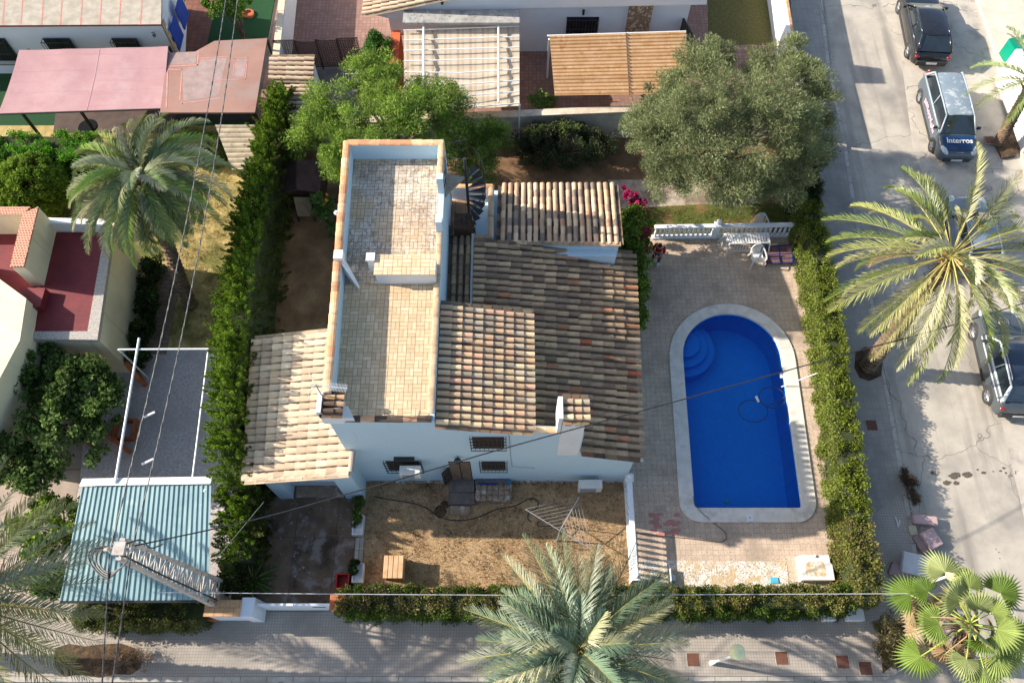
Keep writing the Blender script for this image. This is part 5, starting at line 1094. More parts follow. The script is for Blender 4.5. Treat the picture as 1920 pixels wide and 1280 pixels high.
# top left tree near turf
q = P(425, 8, 2.6); bush('lemon_tree', 'green leafy tree standing in the turf at the top edge', 'tree', (q.x, q.y+.4, 2.6), (1.2, .8, .8), 34, .3, 110, .13, .08, [(.12,.22,.02),(.17,.29,.04),(.08,.15,.02)])
p = P(466, 28, 0); MB().lathe((p.x, p.y, 0), [(.3, 0), (.3, .12), (.22, .12), (.22, .02)], 12).build('tree_ring', m_terr).__setitem__('category', 'edging'); bpy.data.objects['tree_ring']['label'] = 'round terracotta edging ring around the turf tree'
# ---------------- palms ----------------
def fronds(centre, specs, cols, L=3.2, lf=.42, wid=.036, droop=1.5, rc=(.30,.26,.10), dens=58, vee=.35, dens_pet=.18, fwd=.7):
    Vs = []; Cs = []; rach = []
    cols = np.array(cols); c0 = np.array(centre, float)
    for (az, el, k) in specs:
        l = L*k; n = 14; p = c0.copy(); pts_ = [p.copy()]; e = el; T = []
        bend = droop*RG.uniform(.75, 1.2); sw = RG.normal()*.12
        for i in range(n):
            d = np.array([math.cos(az+sw*i/n)*math.cos(e), math.sin(az+sw*i/n)*math.cos(e), math.sin(e)]); T.append(d)
            p = p+d*l/n; pts_.append(p.copy()); e -= bend/n*(.4+1.2*i/n)
        pts_ = np.array(pts_); T.append(T[-1]); T = np.array(T); rach.append(pts_)
        m = dens; s = dens_pet+(1-dens_pet)*(np.arange(m)+.5)/m; f = s*n; i0 = np.minimum(f.astype(int), n-1); fr_ = (f-i0)[:, None]
        B = pts_[i0]*(1-fr_)+pts_[i0+1]*fr_; D = unit(T[i0]*(1-fr_)+T[i0+1]*fr_)
        side = unit(np.cross(D, np.array([0, 0, 1.0]))); up = np.cross(side, D)
        ll = lf*(np.sin(np.pi*np.clip((s-dens_pet)/(1-dens_pet)*.86+.12, 0, 1))**.6)
        for sg in (1, -1):
            j = RG.normal(size=(m, 3))*.17
            dd = unit(D*(fwd+.5*s[:, None])+side*sg*.95+up*vee+j); tip = unit(dd+np.array([0, 0, -.28])); lle = (ll*RG.uniform(.72, 1.12, m))[:, None]
            wv = unit(np.cross(dd, up))*wid/2; wv2 = unit(np.cross(dd, up)*.6+up*.8*sg)*wid/2
            mid = B+dd*lle*.55; end = mid+tip*lle*.45
            V1 = np.stack([B-wv2*.6, mid-wv2, mid+wv2, B+wv2*.6], 1); V2 = np.stack([mid-wv2, end-wv2*.15, end+wv2*.15, mid+wv2], 1)
            base = cols[RG.integers(0, len(cols))]*RG.uniform(.85, 1.15); K = base*RG.uniform(.85, 1.15, (m, 1)); K = K*(1+.25*(s[:, None]-.5))
            Vs += [V1, V2]; Cs += [K, K]
    V = np.concatenate(Vs); C = np.concatenate(Cs)
    g = MB()
    for r in rach: g.tube([tuple(x) for x in r[::2]], [.026*(1-i/7.5)+.004 for i in range(len(r[::2]))], 4, 0, cap=False)
    return V, C, g
def palm_trunk(base, top, r0, r1, parent, mat):
    base, top = Vector(base), Vector(top); g = MB(); n = 34; prev = None
    o = []
    for i in range(n+1):
        t = i/n; p = base.lerp(top, t)+Vector((0, 0, -.35*math.sin(t*math.pi)*abs(base.x-top.x+.001)*0)); r = r0+(r1-r0)*t
        for q, k in ((0, .90), (.7, 1.12)): o.append((p+(top-base)/n*q, r*k))
    g.tube([x[0] for x in o[:-1]], [x[1] for x in o[:-1]], 12); 
    for i in range(150):                                        # old leaf bases
        t = RG.random(); a = i*2.4; p = base.lerp(top, t); r = (r0+(r1-r0)*t)*1.06; d = Vector((math.cos(a), math.sin(a), .55)).normalized()
        g.tube([p+d*r*.8, p+d*(r+.07)], [.05, .025], 4)
    return g.build('trunk', mat, parent)
m_palmtr = M('palm_trunk', lin((132,110,88)), lin((92,74,58)), 6, .95, .03, 12)
m_palm = M('palm_leaf', (1, 1, 1), (.86, .9, .84), 6, .42, tint=True, trans=.22, spec=.6)
m_rachis = M('frond_stalk', lin((170,160,92)), lin((140,132,76)), 4, .6)
def date_palm(label, base, top, specs, cols, **k):
    tr_ = k.pop('tr', (.24, .22)); dead = k.pop('dead', 0)
    t = thing('date_palm', label, 'palm tree', base); palm_trunk(base, top, tr_[0], tr_[1], t, m_palmtr)
    V, C, g = fronds(top, specs, cols, **k)
    if dead:
        V2, C2, g2 = fronds((top[0], top[1], top[2]-.15), [(RG.uniform(0, 6.28), RG.uniform(-.9, -.2), RG.uniform(.5, .8)) for _ in range(dead)], [(.34,.27,.17),(.28,.2,.12),(.4,.33,.22)], **{**k, 'dens': 30})
        V, C = np.concatenate([V, V2]), np.concatenate([C, C2]); g.add(g2.v, g2.f)
    quads('crown', V, C, m_palm, t)
    g.build('frond_stalks', m_rachis, t); g = MB()
    for i in range(46):                                      # boot of cut stalks round the heart
        a = i*2.4; r = .12+.2*RG.random(); z = RG.uniform(-.5, .1); g.tube([(top[0]+math.cos(a)*r*.5, top[1]+math.sin(a)*r*.5, top[2]+z-.1), (top[0]+math.cos(a)*(r+.25), top[1]+math.sin(a)*(r+.25), top[2]+z+.18)], [.05, .02], 5)
    g.build('leaf_bases', M('leaf_base', lin((186,150,108)), lin((140,108,76)), 6, .9), t)
    return t
def ring(n, e0, e1, k0=.9, k1=1.1, off=0): return [(off+2*math.pi*(i+RG.uniform(-.3, .3))/n, RG.uniform(e0, e1), RG.uniform(k0, k1)) for i in range(n)]
b, t_ = P(358, 575, 0), P(266, 331, 6.0)
sp = ring(28, -1.0, -.4, .85, 1.1, .1)+ring(26, -.6, -.1, .85, 1.0)+ring(28, 0, .3)+ring(26, .3, .7, .85, 1.05, .2)+ring(16, .8, 1.2, .6, .8)
date_palm('full date palm with silvery drooping fronds above the neighbour lawn', b, t_, sp, [(.27,.30,.16),(.36,.38,.22),(.18,.24,.09),(.21,.32,.06),(.44,.42,.30),(.12,.17,.07)], fwd=.95, L=3.35, lf=.52, wid=.030, dens=84, droop=1.7, tr=(.26, .24), dead=18)
b, t_ = P(1625, 690, 0), P(1784, 480, 7.0)
sp = ring(12, -.75, -.3, .8, 1.0, .1)+ring(17, -.3, .1, .85, 1.1)+ring(16, .1, .45, .85, 1.1, .3)+ring(12, .6, 1.1, .6, .95)
date_palm('airy yellow green date palm leaning over the parked cars', b, t_, sp, [(.44,.42,.19),(.52,.49,.29),(.30,.32,.10),(.20,.25,.05),(.14,.19,.04)], fwd=1.15, L=4.25, lf=.56, wid=.030, droop=1.15, tr=(.30, .2), dens=62, dens_pet=.3, dead=2)
t_ = P(1086, 1218, 6.4); b = Vector((t_.x, t_.y-.05, 0))
sp = ring(26, -.45, .1, .85, 1.1)+ring(24, .1, .45, .8, 1.08, .2)+ring(16, .5, .9, .65, .95)+ring(7, 1.0, 1.4, .45, .6)
date_palm('date palm with stiff blue green fronds on the south pavement', b, t_, sp, [(.18,.26,.17),(.27,.33,.23),(.12,.18,.11),(.42,.45,.34),(.45,.44,.26),(.08,.13,.07)], fwd=1.0, L=3.5, lf=.54, wid=.030, droop=1.1, dens=86, tr=(.3, .27))
b, t_ = P(-70, 1235, 0), P(-75, 1130, 6.0)
sp = ring(24, -.4, .1)+ring(22, .15, .6, .9, 1.05, .2)+ring(8, .8, 1.2, .7, .85)
date_palm('date palm cut off by the left edge with thin grey green fronds', b, t_, sp, [(.22,.25,.17),(.26,.28,.2),(.17,.2,.12),(.28,.28,.1)], L=4.1, lf=.54, wid=.036, droop=1.0, tr=(.28, .24), dens=66)
b, t_ = P(1872, 268, 0), P(1938, 150, 4.2)
sp = ring(11, -.2, .3)+ring(8, .4, .9, .8, 1)
date_palm('small leaning palm in front of the white garden wall', b, t_, sp, [(.30,.34,.18),(.24,.31,.12),(.18,.25,.08)], L=2.7, lf=.38, wid=.034, droop=1.3, tr=(.24, .17), dens=50)
# fan palm
b, t_ = P(1800, 1240, 0), P(1818, 1168, 5.0)
fp = thing('fan_palm', 'fan palm with bright green fan leaves over a skirt of dead ones', 'palm tree', b); palm_trunk(b, t_, .26, .22, fp, m_palmtr)
def fan(mb, c, az, el, pet, R_, col, n=26, droop=.2):
    d = Vector((math.cos(az)*math.cos(el), math.sin(az)*math.cos(el), math.sin(el))); h = Vector(c)+d*pet-Vector((0, 0, droop*pet*.3)); s = d.cross(Vector((0, 0, 1))).normalized(); u = s.cross(d)
    dd = (d-Vector((0, 0, droop))).normalized(); u = s.cross(dd).normalized()
    V = []
    for i in range(n):
        a = (-1+2*(i+.5)/n)*R(112); w = R(112)/n*1.02; r = R_*(1-.18*abs(a)/2)*random.uniform(.93, 1.05)
        q = lambda an, rr, lift=0: h+(dd*math.cos(an)+s*math.sin(an))*rr+u*(lift-.10*abs(an)*rr)-Vector((0, 0, .25*max(0, rr-R_*.6)))
        k = random.uniform(.8, 1.15); cc_ = tuple(x*k for x in col)
        mb.add([q(a, 0), q(a-w, r*.62), q(a, r*.62, .035), q(a+w, r*.62), q(a, r)], [(0, 1, 2), (0, 2, 3), (1, 4, 2), (2, 4, 3)], 0, cc_)
    mb.tube([Vector(c), Vector(c).lerp(h, .5)+Vector((0, 0, .05)), h], [.025, .018, .015], 5, 1, (1, 1, 1))
g = MB(); G = [(.22,.31,.06),(.31,.38,.11),(.15,.23,.04),(.38,.42,.17)]
for i in range(21):
    ring_ = i % 3; fan(g, t_, i*2.4+RG.uniform(-.2, .2), (-.15, .3, .9)[ring_]+RG.uniform(-.35, .35), (1.5, 1.15, .7)[ring_]*RG.uniform(.75, 1.2), RG.uniform(.58, .9), random.choice(G), droop=(.5, .3, .1)[ring_])
g.build('crown', [m_leaf, M('fan_stalk', lin((176,190,90)), lin((150,170,70)), 4, .5)], fp)
g = MB()
for i in range(44): fan(g, (t_[0], t_[1], t_[2]-.3-RG.random()*.6), i*2.4, RG.uniform(-.9, 0), RG.uniform(.5, 1.25), RG.uniform(.4, .62), random.choice([(.40,.30,.18),(.52,.43,.30),(.34,.22,.12),(.46,.34,.2)]), 16, .9)
g.build('dead_fronds', [m_leafd, m_bark], fp)
g = MB()
for i in range(5):
    a = 1.2+i*.9; e = Vector((t_[0]+math.cos(a)*1.3, t_[1]+math.sin(a)*1.2, t_[2]+.1)); g.tube([t_, Vector(t_).lerp(e, .5)+Vector((0, 0, .5)), e], [.02, .015, .01], 5)
g.build('flower_stalk', M('pale_stalk', lin((190,150,110)), lin((160,124,90)), 5, .8), fp)
# ferny plant at the driveway edge
p = P(478, 1090, .1); fw = thing('sago_plant', 'low dark green ferny plant in the driveway corner', 'plant', (p.x, p.y, 0))
V, C, g = fronds((p.x, p.y, .35), ring(16, .1, .6), [(.04,.12,.025),(.06,.16,.03)], L=.95, lf=.22, wid=.02, droop=1.0, dens=34)
quads('foliage', V, C, m_leaf, fw); g.build('frond_stalks', m_rachis, fw)

# tufts, litter and stones lying on the yards
def scatter(name, label, poly, n, h, w, cols, up=1.0, z=.02, ln=None):
    xs = [p[0] for p in poly]; ys = [p[1] for p in poly]; o = []
    def ins(x, y):
        c = False; k = len(poly)
        for i in range(k):
            (x1, y1), (x2, y2) = poly[i], poly[i-1]
            if (y1 > y) != (y2 > y) and x < (x2-x1)*(y-y1)/(y2-y1)+x1: c = not c
        return c
    cl = [(random.uniform(min(xs), max(xs)), random.uniform(min(ys), max(ys))) for _ in range(max(4, n//40))]
    while len(o) < n:
        if random.random() < .55: c = random.choice(cl); x, y = c[0]+random.gauss(0, .12), c[1]+random.gauss(0, .12)
        else: x, y = random.uniform(min(xs), max(xs)), random.uniform(min(ys), max(ys))
        if ins(x, y): o.append((x, y, z+h*.3))
    V, K = leaves(np.array(o), ln or h, w, np.tile(np.array([0, 0, up]), (n, 1)), .6, cols); V[:, :, 2] = np.maximum(V[:, :, 2], z)
    ob = quads(name, V, K, m_leafd, origin=(xs[0], ys[0], 0)); tag(ob, label, 'ground cover', kind='stuff')
LW = [(p.x, p.y) for p in lw]; LW = [(x*.985+.02, y) for x, y in LW]
scatter('dry_grass', 'short dry tufts of grass over the front lawn', LW, 8000, .10, .02, [(.34,.26,.16),(.26,.2,.11),(.16,.15,.06),(.42,.33,.2),(.12,.10,.05)])
scatter('dry_grass_patch', 'yellowish tufts of grass on the lawn of the cream house', [(-14.6, 14.3), (-10.9, 14.3), (-11.2, 25.2), (-14.2, 25.2)], 13000, .13, .02, [(.42,.36,.16),(.32,.29,.10),(.2,.22,.06),(.5,.42,.22)])
scatter('leaf_fall', 'fallen brown leaves on the bare earth yard behind the house', [(-9.0, 13.0), (-6.0, 13.0), (-6.1, 20), (-9.3, 20)], 700, .05, .03, [(.22,.15,.09),(.3,.22,.14),(.12,.09,.05)], up=.1)
scatter('leaf_fall', 'fallen leaves on the bare earth under the north wall', [(-1.5, 19.2), (12.5, 19.8), (12.7, 23.2), (-1.5, 23.2)], 1200, .05, .03, [(.22,.15,.09),(.3,.22,.14),(.12,.09,.05)], up=.1)
scatter('green_tufts', 'green grass blades on the strip north of the balustrade', [(6.2, 18.9), (12.0, 18.9), (12.2, 20.9), (6.2, 20.9)], 2600, .10, .02, [(.12,.16,.04),(.18,.2,.06),(.24,.2,.09)])
# ================= objects =================
# balustrades
m_bal = M('balustrade_white', (.76, .78, .80), (.70, .72, .74), 3, .7, .002)
bprof = [(.055, 0), (.06, .05), (.035, .08), (.05, .17), (.068, .28), (.055, .42), (.03, .54), (.05, .6), (.055, .66)]
def balustrade(label, a, b, posts, cat_='balustrade'):
    a, b = Vector(a), Vector(b); t = thing('balustrade', label, 'balustrade', a); d = (b-a).normalized(); s = Vector((-d.y, d.x, 0)); Rz = Matrix((d, s, Vector((0, 0, 1)))).transposed()
    L_ = (b-a).length; c = (a+b)/2
    MB().obox(c+Vector((0, 0, .06)), (L_, .2, .1), Rz).build('bottom_rail', m_bal, t, bevel=.015)
    MB().obox(c+Vector((0, 0, .83)), (L_, .2, .11), Rz).build('handrail', m_bal, t, bevel=.02)
    first = None; n = int(L_/.205)
    for i in range(n):
        f = (i+.5)/n
        if any(abs(f-q)*L_ < .17 for q in posts): continue
        p = a+d*L_*f
        if first is None:
            first = MB().lathe((p.x, p.y, .11), bprof, 8).build('baluster', m_bal, t, smooth=True); fp_ = p.copy()
        else:
            q = first.copy(); COL.objects.link(q); q.parent = t; q.location = p-fp_
    for f in posts:
        p = a+d*L_*f; g = MB(); g.obox((p.x, p.y, .46), (.24, .24, .92), Rz); g.obox((p.x, p.y, .95), (.3, .3, .07), Rz); g.lathe((p.x, p.y, .98), [(.06, 0), (.05, .04), (.12, .12), (.12, .2), (.05, .3), (.01, .31)], 12); g.build('post', m_bal, t, bevel=.01)
    return t
a, b = P(1222, 446, 0), P(1506, 441, 0)
balustrade('white balustrade across the north end of the pool deck', a, b, (.405, .99))
a, b = P(1174, 905, 0), P(1186, 1092, 0)
balustrade('white balustrade between the dry lawn and the pool deck', a, b, (.02, .98))
# lawn things
m_cw = M('pale_crate_wood', lin((214,178,138)), lin((190,150,112)), 4, .8, .004, 20)
a, b = P(724, 1088, 0), P(758, 1086, 0)
cr = thing('wooden_crate', 'pale wooden crate with a slatted lid standing on the dry lawn', 'crate', (a.x+.33, a.y+.3, 0))
g = MB(); g.box(a.x, a.x+.66, a.y, a.y+.72, 0, .66); g.build('body', m_cw, cr, bevel=.02)
for i in range(4): g = MB(); g.box(a.x-.02+i*.175, a.x+.135+i*.178, a.y-.03, a.y+.76, .665, .70+.006*(i % 2)); g.build('slat', m_cw, cr, bevel=.008)
# rotary clothes dryer lying on its side
m_rod = M('dryer_rod', (.42, .42, .44), (.36, .36, .38), 6, .4, metal=.4)
dry = thing('clothes_dryer', 'collapsed rotary clothes line with thin parallel cords on the lawn', 'clothes line', P(1052, 990))
c = P(1050, 994, .95); arms = [P(1086, 931, 1.3), P(1108, 1028, .9), P(985, 954, 1.0), P(1040, 1010, .6)]
MB().tube([P(1044, 1014, 0), c], .025, 6).build('pole', m_rod, dry)
for e in (arms[0], arms[1], arms[2]): MB().tube([c, e], .018, 6).build('arm', m_rod, dry)
g = MB()
for k in range(1, 9):
    f = k/8; g.tube([c.lerp(arms[0], f), c.lerp(arms[2], f)], .006, 4); g.tube([c.lerp(arms[0], f), c.lerp(arms[1], f)], .006, 4)
g.build('cord', M('dryer_cord', (.35, .34, .33), rough=.8), dry)
m_bhose = M('black_hose', (.03, .03, .03), (.04, .04, .04), 5, .6)
l = [P(702,930,.03), P(730,936,.03), P(770,942,.03), P(800,952,.03), P(820,966,.03), P(850,975,.03), P(890,971,.03), P(930,955,.03), P(965,948,.03), P(988,936,.03), P(1000,934,.03), P(1009,941,.03), P(1006,952,.03), P(992,960,.03), P(990,972,.03), P(996,978,.03)]
def smooth(l, n=6):
    o = []; k = len(l)
    for i in range(k-1):
        p0, p1, p2, p3 = l[max(i-1, 0)], l[i], l[i+1], l[min(i+2, k-1)]
        for j in range(n):
            t = j/n; o.append(.5*((2*p1)+(p2-p0)*t+(2*p0-5*p1+4*p2-p3)*t*t+(3*p1-p0-3*p2+p3)*t**3))
    return o+[l[-1]]
tag(MB().tube(smooth(l), .018, 6).build('garden_hose', m_bhose), 'black hose snaking over the lawn in front of the house', 'hose')
l = [P(1012,976,.03), P(1008,980,.03), P(1012,986,.03), P(1040,985,.03), P(1075,988,.03), P(1080,996,.03), P(1072,1002,.03), P(1062,998,.03), P(1062,990,.03), P(1090,992,.03), P(1140,998,.03), P(1168,1003,.03)]
tag(MB().tube(smooth(l), .012, 6).build('electric_cord', m_bhose), 'thin dark cord curled under the clothes line', 'cord')
g = MB(); q = P(826, 958, .024)
for (x, y, rx, ry) in ((0, 0, .22, .3), (.15, .25, .2, .15)):
    g.poly([(q.x+x+rx*math.cos(a)*random.uniform(.8, 1.1), q.y+y+ry*math.sin(a)*random.uniform(.8, 1.1), .022+x*.01) for a in [i*math.pi/8 for i in range(16)]])
tag(g.build('bark_patch', m_soil), 'dark damp patch on the lawn below the door steps', 'soil patch', kind='stuff')
# red crate
m_red = M('red_plastic', lin((176,44,36)), lin((150,36,30)), 3, .5)
a, b = P(632, 1108, 0), P(655, 1078, 0); rc = thing('red_crate', 'open red plastic crate beside the driveway hedge', 'crate', ((a.x+b.x)/2, (a.y+b.y)/2, 0))
x0, x1, y0, y1 = a.x, b.x+.05, a.y+.05, b.y
g = MB(); g.box(x0, x1, y0, y1, .01, .03); 
for q in ((x0, x0+.02, y0, y1), (x1-.02, x1, y0, y1), (x0+.02, x1-.02, y0, y0+.02), (x0+.02, x1-.02, y1-.02, y1)): g.box(*q, .03, .3)
g.build('crate_body', m_red, rc)
g = MB()
for q in ((x0-.02, x0+.03, y0-.02, y1+.02), (x1-.03, x1+.02, y0-.02, y1+.02), (x0+.03, x1-.03, y0-.02, y0+.03), (x0+.03, x1-.03, y1-.03, y1+.02)): g.box(*q, .301, .33)
g.build('rim', m_red, rc)
# deck: plastic lounger table, chair, blue frame, broom
m_pl = M('white_resin', (.74, .74, .72), (.68, .68, .66), 4, .45, blotch=[(6, .62, .72, (.5, .48, .44))])
tb = thing('slatted_table', 'long white slatted plastic table in front of the north balustrade', 'table', (*P(1402, 470)[:2], 0))
a, b = P(1368, 457, .72), P(1444, 455, .72); c, d = P(1441, 437, .72), P(1362, 438, .72)
for i in range(15):
    u0, u1 = i/15+.008, (i+1)/15-.012; g = MB(); q = [a.lerp(b, u0), a.lerp(b, u1), d.lerp(c, u1), d.lerp(c, u0)]
    g.add([(p.x, p.y, .70) for p in q]+[(p.x, p.y, .725) for p in q], [(4,5,6,7), (0,1,5,4), (1,2,6,5), (2,3,7,6), (3,0,4,7), (3,2,1,0)]); g.build('slat', m_pl, tb)
g = MB()
for p, q in ((a, b), (b, c), (c, d), (d, a)): g.tube([p, q], .028, 6)
g.build('frame', m_pl, tb)
for p, e in ((a, (-.05, -.25)), (b, (.1, -.25)), (c, (.15, .05)), (d, (-.2, .05))):
    MB().tube([p, p+Vector((e[0]*.4, e[1]*.4, -.35)), Vector((p.x+e[0], p.y+e[1], 0))], [.035, .03, .028], 6).build('leg', m_pl, tb)
g = MB()
for k in range(6): p = a.lerp(d, .1)+Vector((-.03-.02*k, -.0, -.1-.09*k)); q = a.lerp(d, .9)+Vector((-.03-.02*k, 0, -.1-.09*k)); g.tube([p, q], .014, 5)
for k in range(7): p = a.lerp(b, .08+.07*k); g.tube([p+Vector((0, -.02, -.03)), p+Vector((0, -.12, -.4))], .014, 5)
g.tube([a.lerp(b, .05)+Vector((0, -.12, -.4)), a.lerp(b, .55)+Vector((0, -.12, -.4))], .018, 5)
g.build('side_lattice', m_pl, tb)
def armchair(p, rot, label):
    t = thing('plastic_armchair', label, 'chair', p); t.rotation_euler = (0, 0, rot)
    g = MB()
    for i in range(7): x = -.19+i*.0635; g.box(x-.024, x+.024, -.22, .2, .42, .44)
    g.box(-.24, -.214, -.24, .22, .41, .45); g.box(.214, .24, -.24, .22, .41, .45); g.box(-.213, .213, .2, .23, .41, .45); g.box(-.213, .213, -.25, -.222, .40, .448); g.build('seat', m_pl, t, local=True, bevel=.006)
    g = MB()
    for i in range(5): x = -.14+i*.07; g.obox((x, .285, .66), (.045, .02, .42), Matrix.Rotation(-.22, 3, 'X'))
    l = [(-.26, .2, .45), (-.24, .29, .72), (-.14, .345, .87), (0, .355, .9), (.14, .345, .87), (.24, .29, .72), (.26, .2, .45)]; g.tube(smooth([Vector(x) for x in l], 4), .024, 6); g.build('backrest', m_pl, t, local=True)
    for s in (-1, 1):
        g = MB(); l = [(.25*s, .3, .72), (.30*s, .1, .66), (.30*s, -.15, .65), (.27*s, -.27, .6)]; l = smooth([Vector(x) for x in l], 4)
        for q, r in zip(l[:-1], l[1:]): g.obox((q+r)/2, (.055, (r-q).length+.01, .022), Matrix.Rotation(math.atan2((r-q).x, -(r-q).y), 3, 'Z'))
        g.build('armrest', m_pl, t, local=True)
        MB().tube([Vector((.27*s, -.27, .62)), Vector((.25*s, -.25, .4)), Vector((.28*s, -.32, 0))], [.024, .03, .022], 6).build('leg', m_pl, t, local=True)
        MB().tube([Vector((.24*s, .2, .46)), Vector((.27*s, .33, 0))], [.03, .022], 6).build('leg', m_pl, t, local=True)
    return t
armchair(P(1415, 492, 0), .1, 'white plastic armchair standing on the deck in front of the slatted table')
armchair(P(1432, 438, 0)+Vector((-.25, .1, 0)), .1, 'white plastic armchair tucked between the slatted table and the balustrade')
m_blue = M('blue_frame', lin((40,60,140)), lin((32,48,116)), 3, .5)
bl = thing('folding_lounger', 'folded garden lounger with blue frame and terracotta check fabric on the deck', 'lounger', (*P(1462, 480)[:2], 0))
a, b, c, d = P(1438, 494, .2), P(1486, 492, .22), P(1484, 459, .3), P(1436, 461, .3)
g = MB(); 
for p, q in ((a, b), (b, c), (c, d), (d, a), (a.lerp(b, .5), d.lerp(c, .5)), (a.lerp(d, .5), b.lerp(c, .5)), (a.lerp(d, .25), b.lerp(c, .25))): g.tube([p, q], .022, 6)
for p in (a, b, c, d): g.tube([p, (p.x, p.y, 0)], .02, 5)
g.build('frame', m_blue, bl)
MB().add([a, b, c, d], [(0, 1, 2, 3)]).build('fabric', M('check_fabric', lin((112,88,84)), lin((92,72,68)), 3, .9, brick=dict(w=.12, h=.12, m=.015, col=lin((130,90,84)), off=0)), bl)
g = MB(); a, b = P(1481, 473, .05), P(1500, 428, 1.35); g.tube([a, b], .015, 6); br_ = thing('broom', 'broom leaning against the balustrade corner post', 'broom', a); g.build('handle', M('broom_stick', lin((150,128,104)), rough=.7), br_)
MB().obox(a+Vector((0, 0, .02)), (.3, .08, .12), Matrix.Rotation(.4, 3, 'Z')).build('broom_head', m_blue, br_)
# white housing on the deck, tray in the chip bed
a, b = P(1500, 1097, 0), P(1560, 1094, 0)
pb = thing('filter_housing', 'low white box with a rusty stained top in the deck corner', 'box', ((a.x+b.x)/2, a.y+.6, 0))
x0, x1, y0, y1 = a.x-.02, b.x-.04, a.y+.12, P(1520, 1040, .45).y
g = MB(); g.prism([(x0, y0), (x1, y0), (x1, y0+.55), (x1-.06, y0+.6), (x1-.06, y1), (x0, y1)], 0, .42); g.build('housing', M('chalky_white', (.74, .73, .70), (.68, .67, .64), 2, .7), pb, bevel=.02)
g = MB(); cx, cy = (x0+x1)/2-.05, y0+.38; l = [(cx+.36*max(-1, min(1, 1.3*math.cos(t)))*random.uniform(.93, 1.04), cy+.26*max(-1, min(1, 1.3*math.sin(t)))*random.uniform(.93, 1.04), .4215) for t in [i*math.pi/16 for i in range(32)]]
g.poly(l); g.build('rust_stain', M('rust_stain', lin((214,196,164)), lin((176,146,104)), 9, .9, blotch=[(8, .5, .6, (.7, .68, .64))]), pb)
g = MB(); g.lathe(((x0+x1)/2, y1-.03, .42), [(.05, 0), (.05, .05), (.02, .08)], 10); g.build('knob', m_wp, pb)
q = P(1452, 1087, .05); g = MB(); g.box(q.x-.15, q.x+.15, q.y-.12, q.y+.1, .025, .06); tag(g.build('blue_tray', M('cyan_tray', lin((90,180,210)), rough=.5), bevel=.015), 'small light blue tray on the white chip bed', 'tray')
q = P(1258, 1082, .2); g = MB(); g.box(q.x-.03, q.x, q.y-.25, q.y+.3, 0, .3); g.box(q.x+.03, q.x+.18, q.y-.1, q.y+.1, 0, .12); tag(g.build('plastic_stand', m_wp), 'small upright white panel at the edge of the chip bed', 'panel')
g = MB(); q = P(1242, 984, .015); 
for i in range(30): x, y = q.x+random.uniform(-.5, .5), q.y+random.uniform(-.5, .35); g.box(x, x+.24, y, y+.12, .0125, .0132+.0002*i)
tag(g.build('red_stain', M('red_stain', lin((184,130,120)), lin((170,118,108)), 5, .9)), 'faded red paint stain on the deck below the pool', 'stain', kind='structure')
# white wall ends at the street
for i, (xa, xb, lab) in enumerate(((1545, 1568, 'narrow weathered white wall stump under the south hedge'), (1590, 1622, 'weathered white wall block at the plot corner below the hedge'))):
    a, b = P(xa, 1162, .3), P(xb, 1162, .3); g = MB(); g.box(a.x, b.x, a.y-.02, a.y+.4, 0, .34); tag(g.build('wall_block', m_wallw, bevel=.03), lab, 'wall block')
# manhole covers
m_cov = M('rusty_cover', lin((126,84,66)), lin((104,68,54)), 6, .8, .004, 30, brick=dict(w=.05, h=.05, m=.006, col=lin((92,60,48)), off=0))
for px, py, lab in ((1300,1236,'rusty square cover closest to the street lamp, left of it'), (1466,1233,'rusty square cover right of the street lamp shadow start'), (1580,1240,'rusty square cover left one of the close pair by the corner'), (1623,1252,'rusty square cover nearest the pavement corner'), (1634,797,'dark square cover in the east pavement beside the pool hedge'), (1856,263,'rusty square cover on the far pavement')):
    p = P(px, py); s = .21; g = MB(); g.box(p.x-s, p.x+s, p.y-s, p.y+s, -.02, .006); cv = g.build('access_cover', m_cov); tag(cv, lab, 'cover', 'square access covers')
    g = MB()
    for q in ((-s-.02, s+.02, -s-.02, -s), (-s-.02, s+.02, s, s+.02), (-s-.02, -s, -s, s), (s, s+.02, -s, s)): g.box(p.x+q[0], p.x+q[1], p.y+q[2], p.y+q[3], -.02, .009)
    g.build('frame', m_kerb, cv)
# street lamps
m_globe = M('opal_globe', lin((240,238,186)), lin((234,230,176)), 3, .3)
m_lampw = M('lamp_post_paint', (.72, .72, .70), (.66, .66, .64), 3, .5)
def lamp(base, gl, label, globe=m_globe):
    base, gl = Vector(base), Vector(gl); t = thing('street_lamp', label, 'street lamp', base, 'white street lamps with a round globe')
    MB().tube([base, (base.x, base.y, .5)], [.09, .06], 10).tube([(base.x, base.y, .5), (base.x, base.y, gl.z-.3)], .045, 8).build('post', m_lampw, t)
    MB().tube([(base.x, base.y, gl.z-.3), (base.x, base.y, gl.z-.12), Vector((base.x, base.y, gl.z-.12)).lerp(gl, .6)], .035, 8).build('arm', m_lampw, t)
    g = MB(); n = 10; g.lathe((gl.x, gl.y, gl.z-.24), [(.24*math.sin(math.pi*(i+.3)/(n+.6)), .24-.24*math.cos(math.pi*(i+.3)/(n+.6))) for i in range(n+1)], 20); g.build('globe', globe, t, smooth=True)
b = P(1334, 1242, 0); lamp(b, (b.x+.12, b.y+.1, 3.1), 'white street lamp with a pale yellow globe on the south pavement')
gq = P(1788, 1077, 3.2); lamp((gq.x-.05, gq.y, 0), gq, 'street lamp whose globe shows behind the fan palm', M('amber_globe', lin((244,216,160)), lin((236,206,150)), 3, .3))
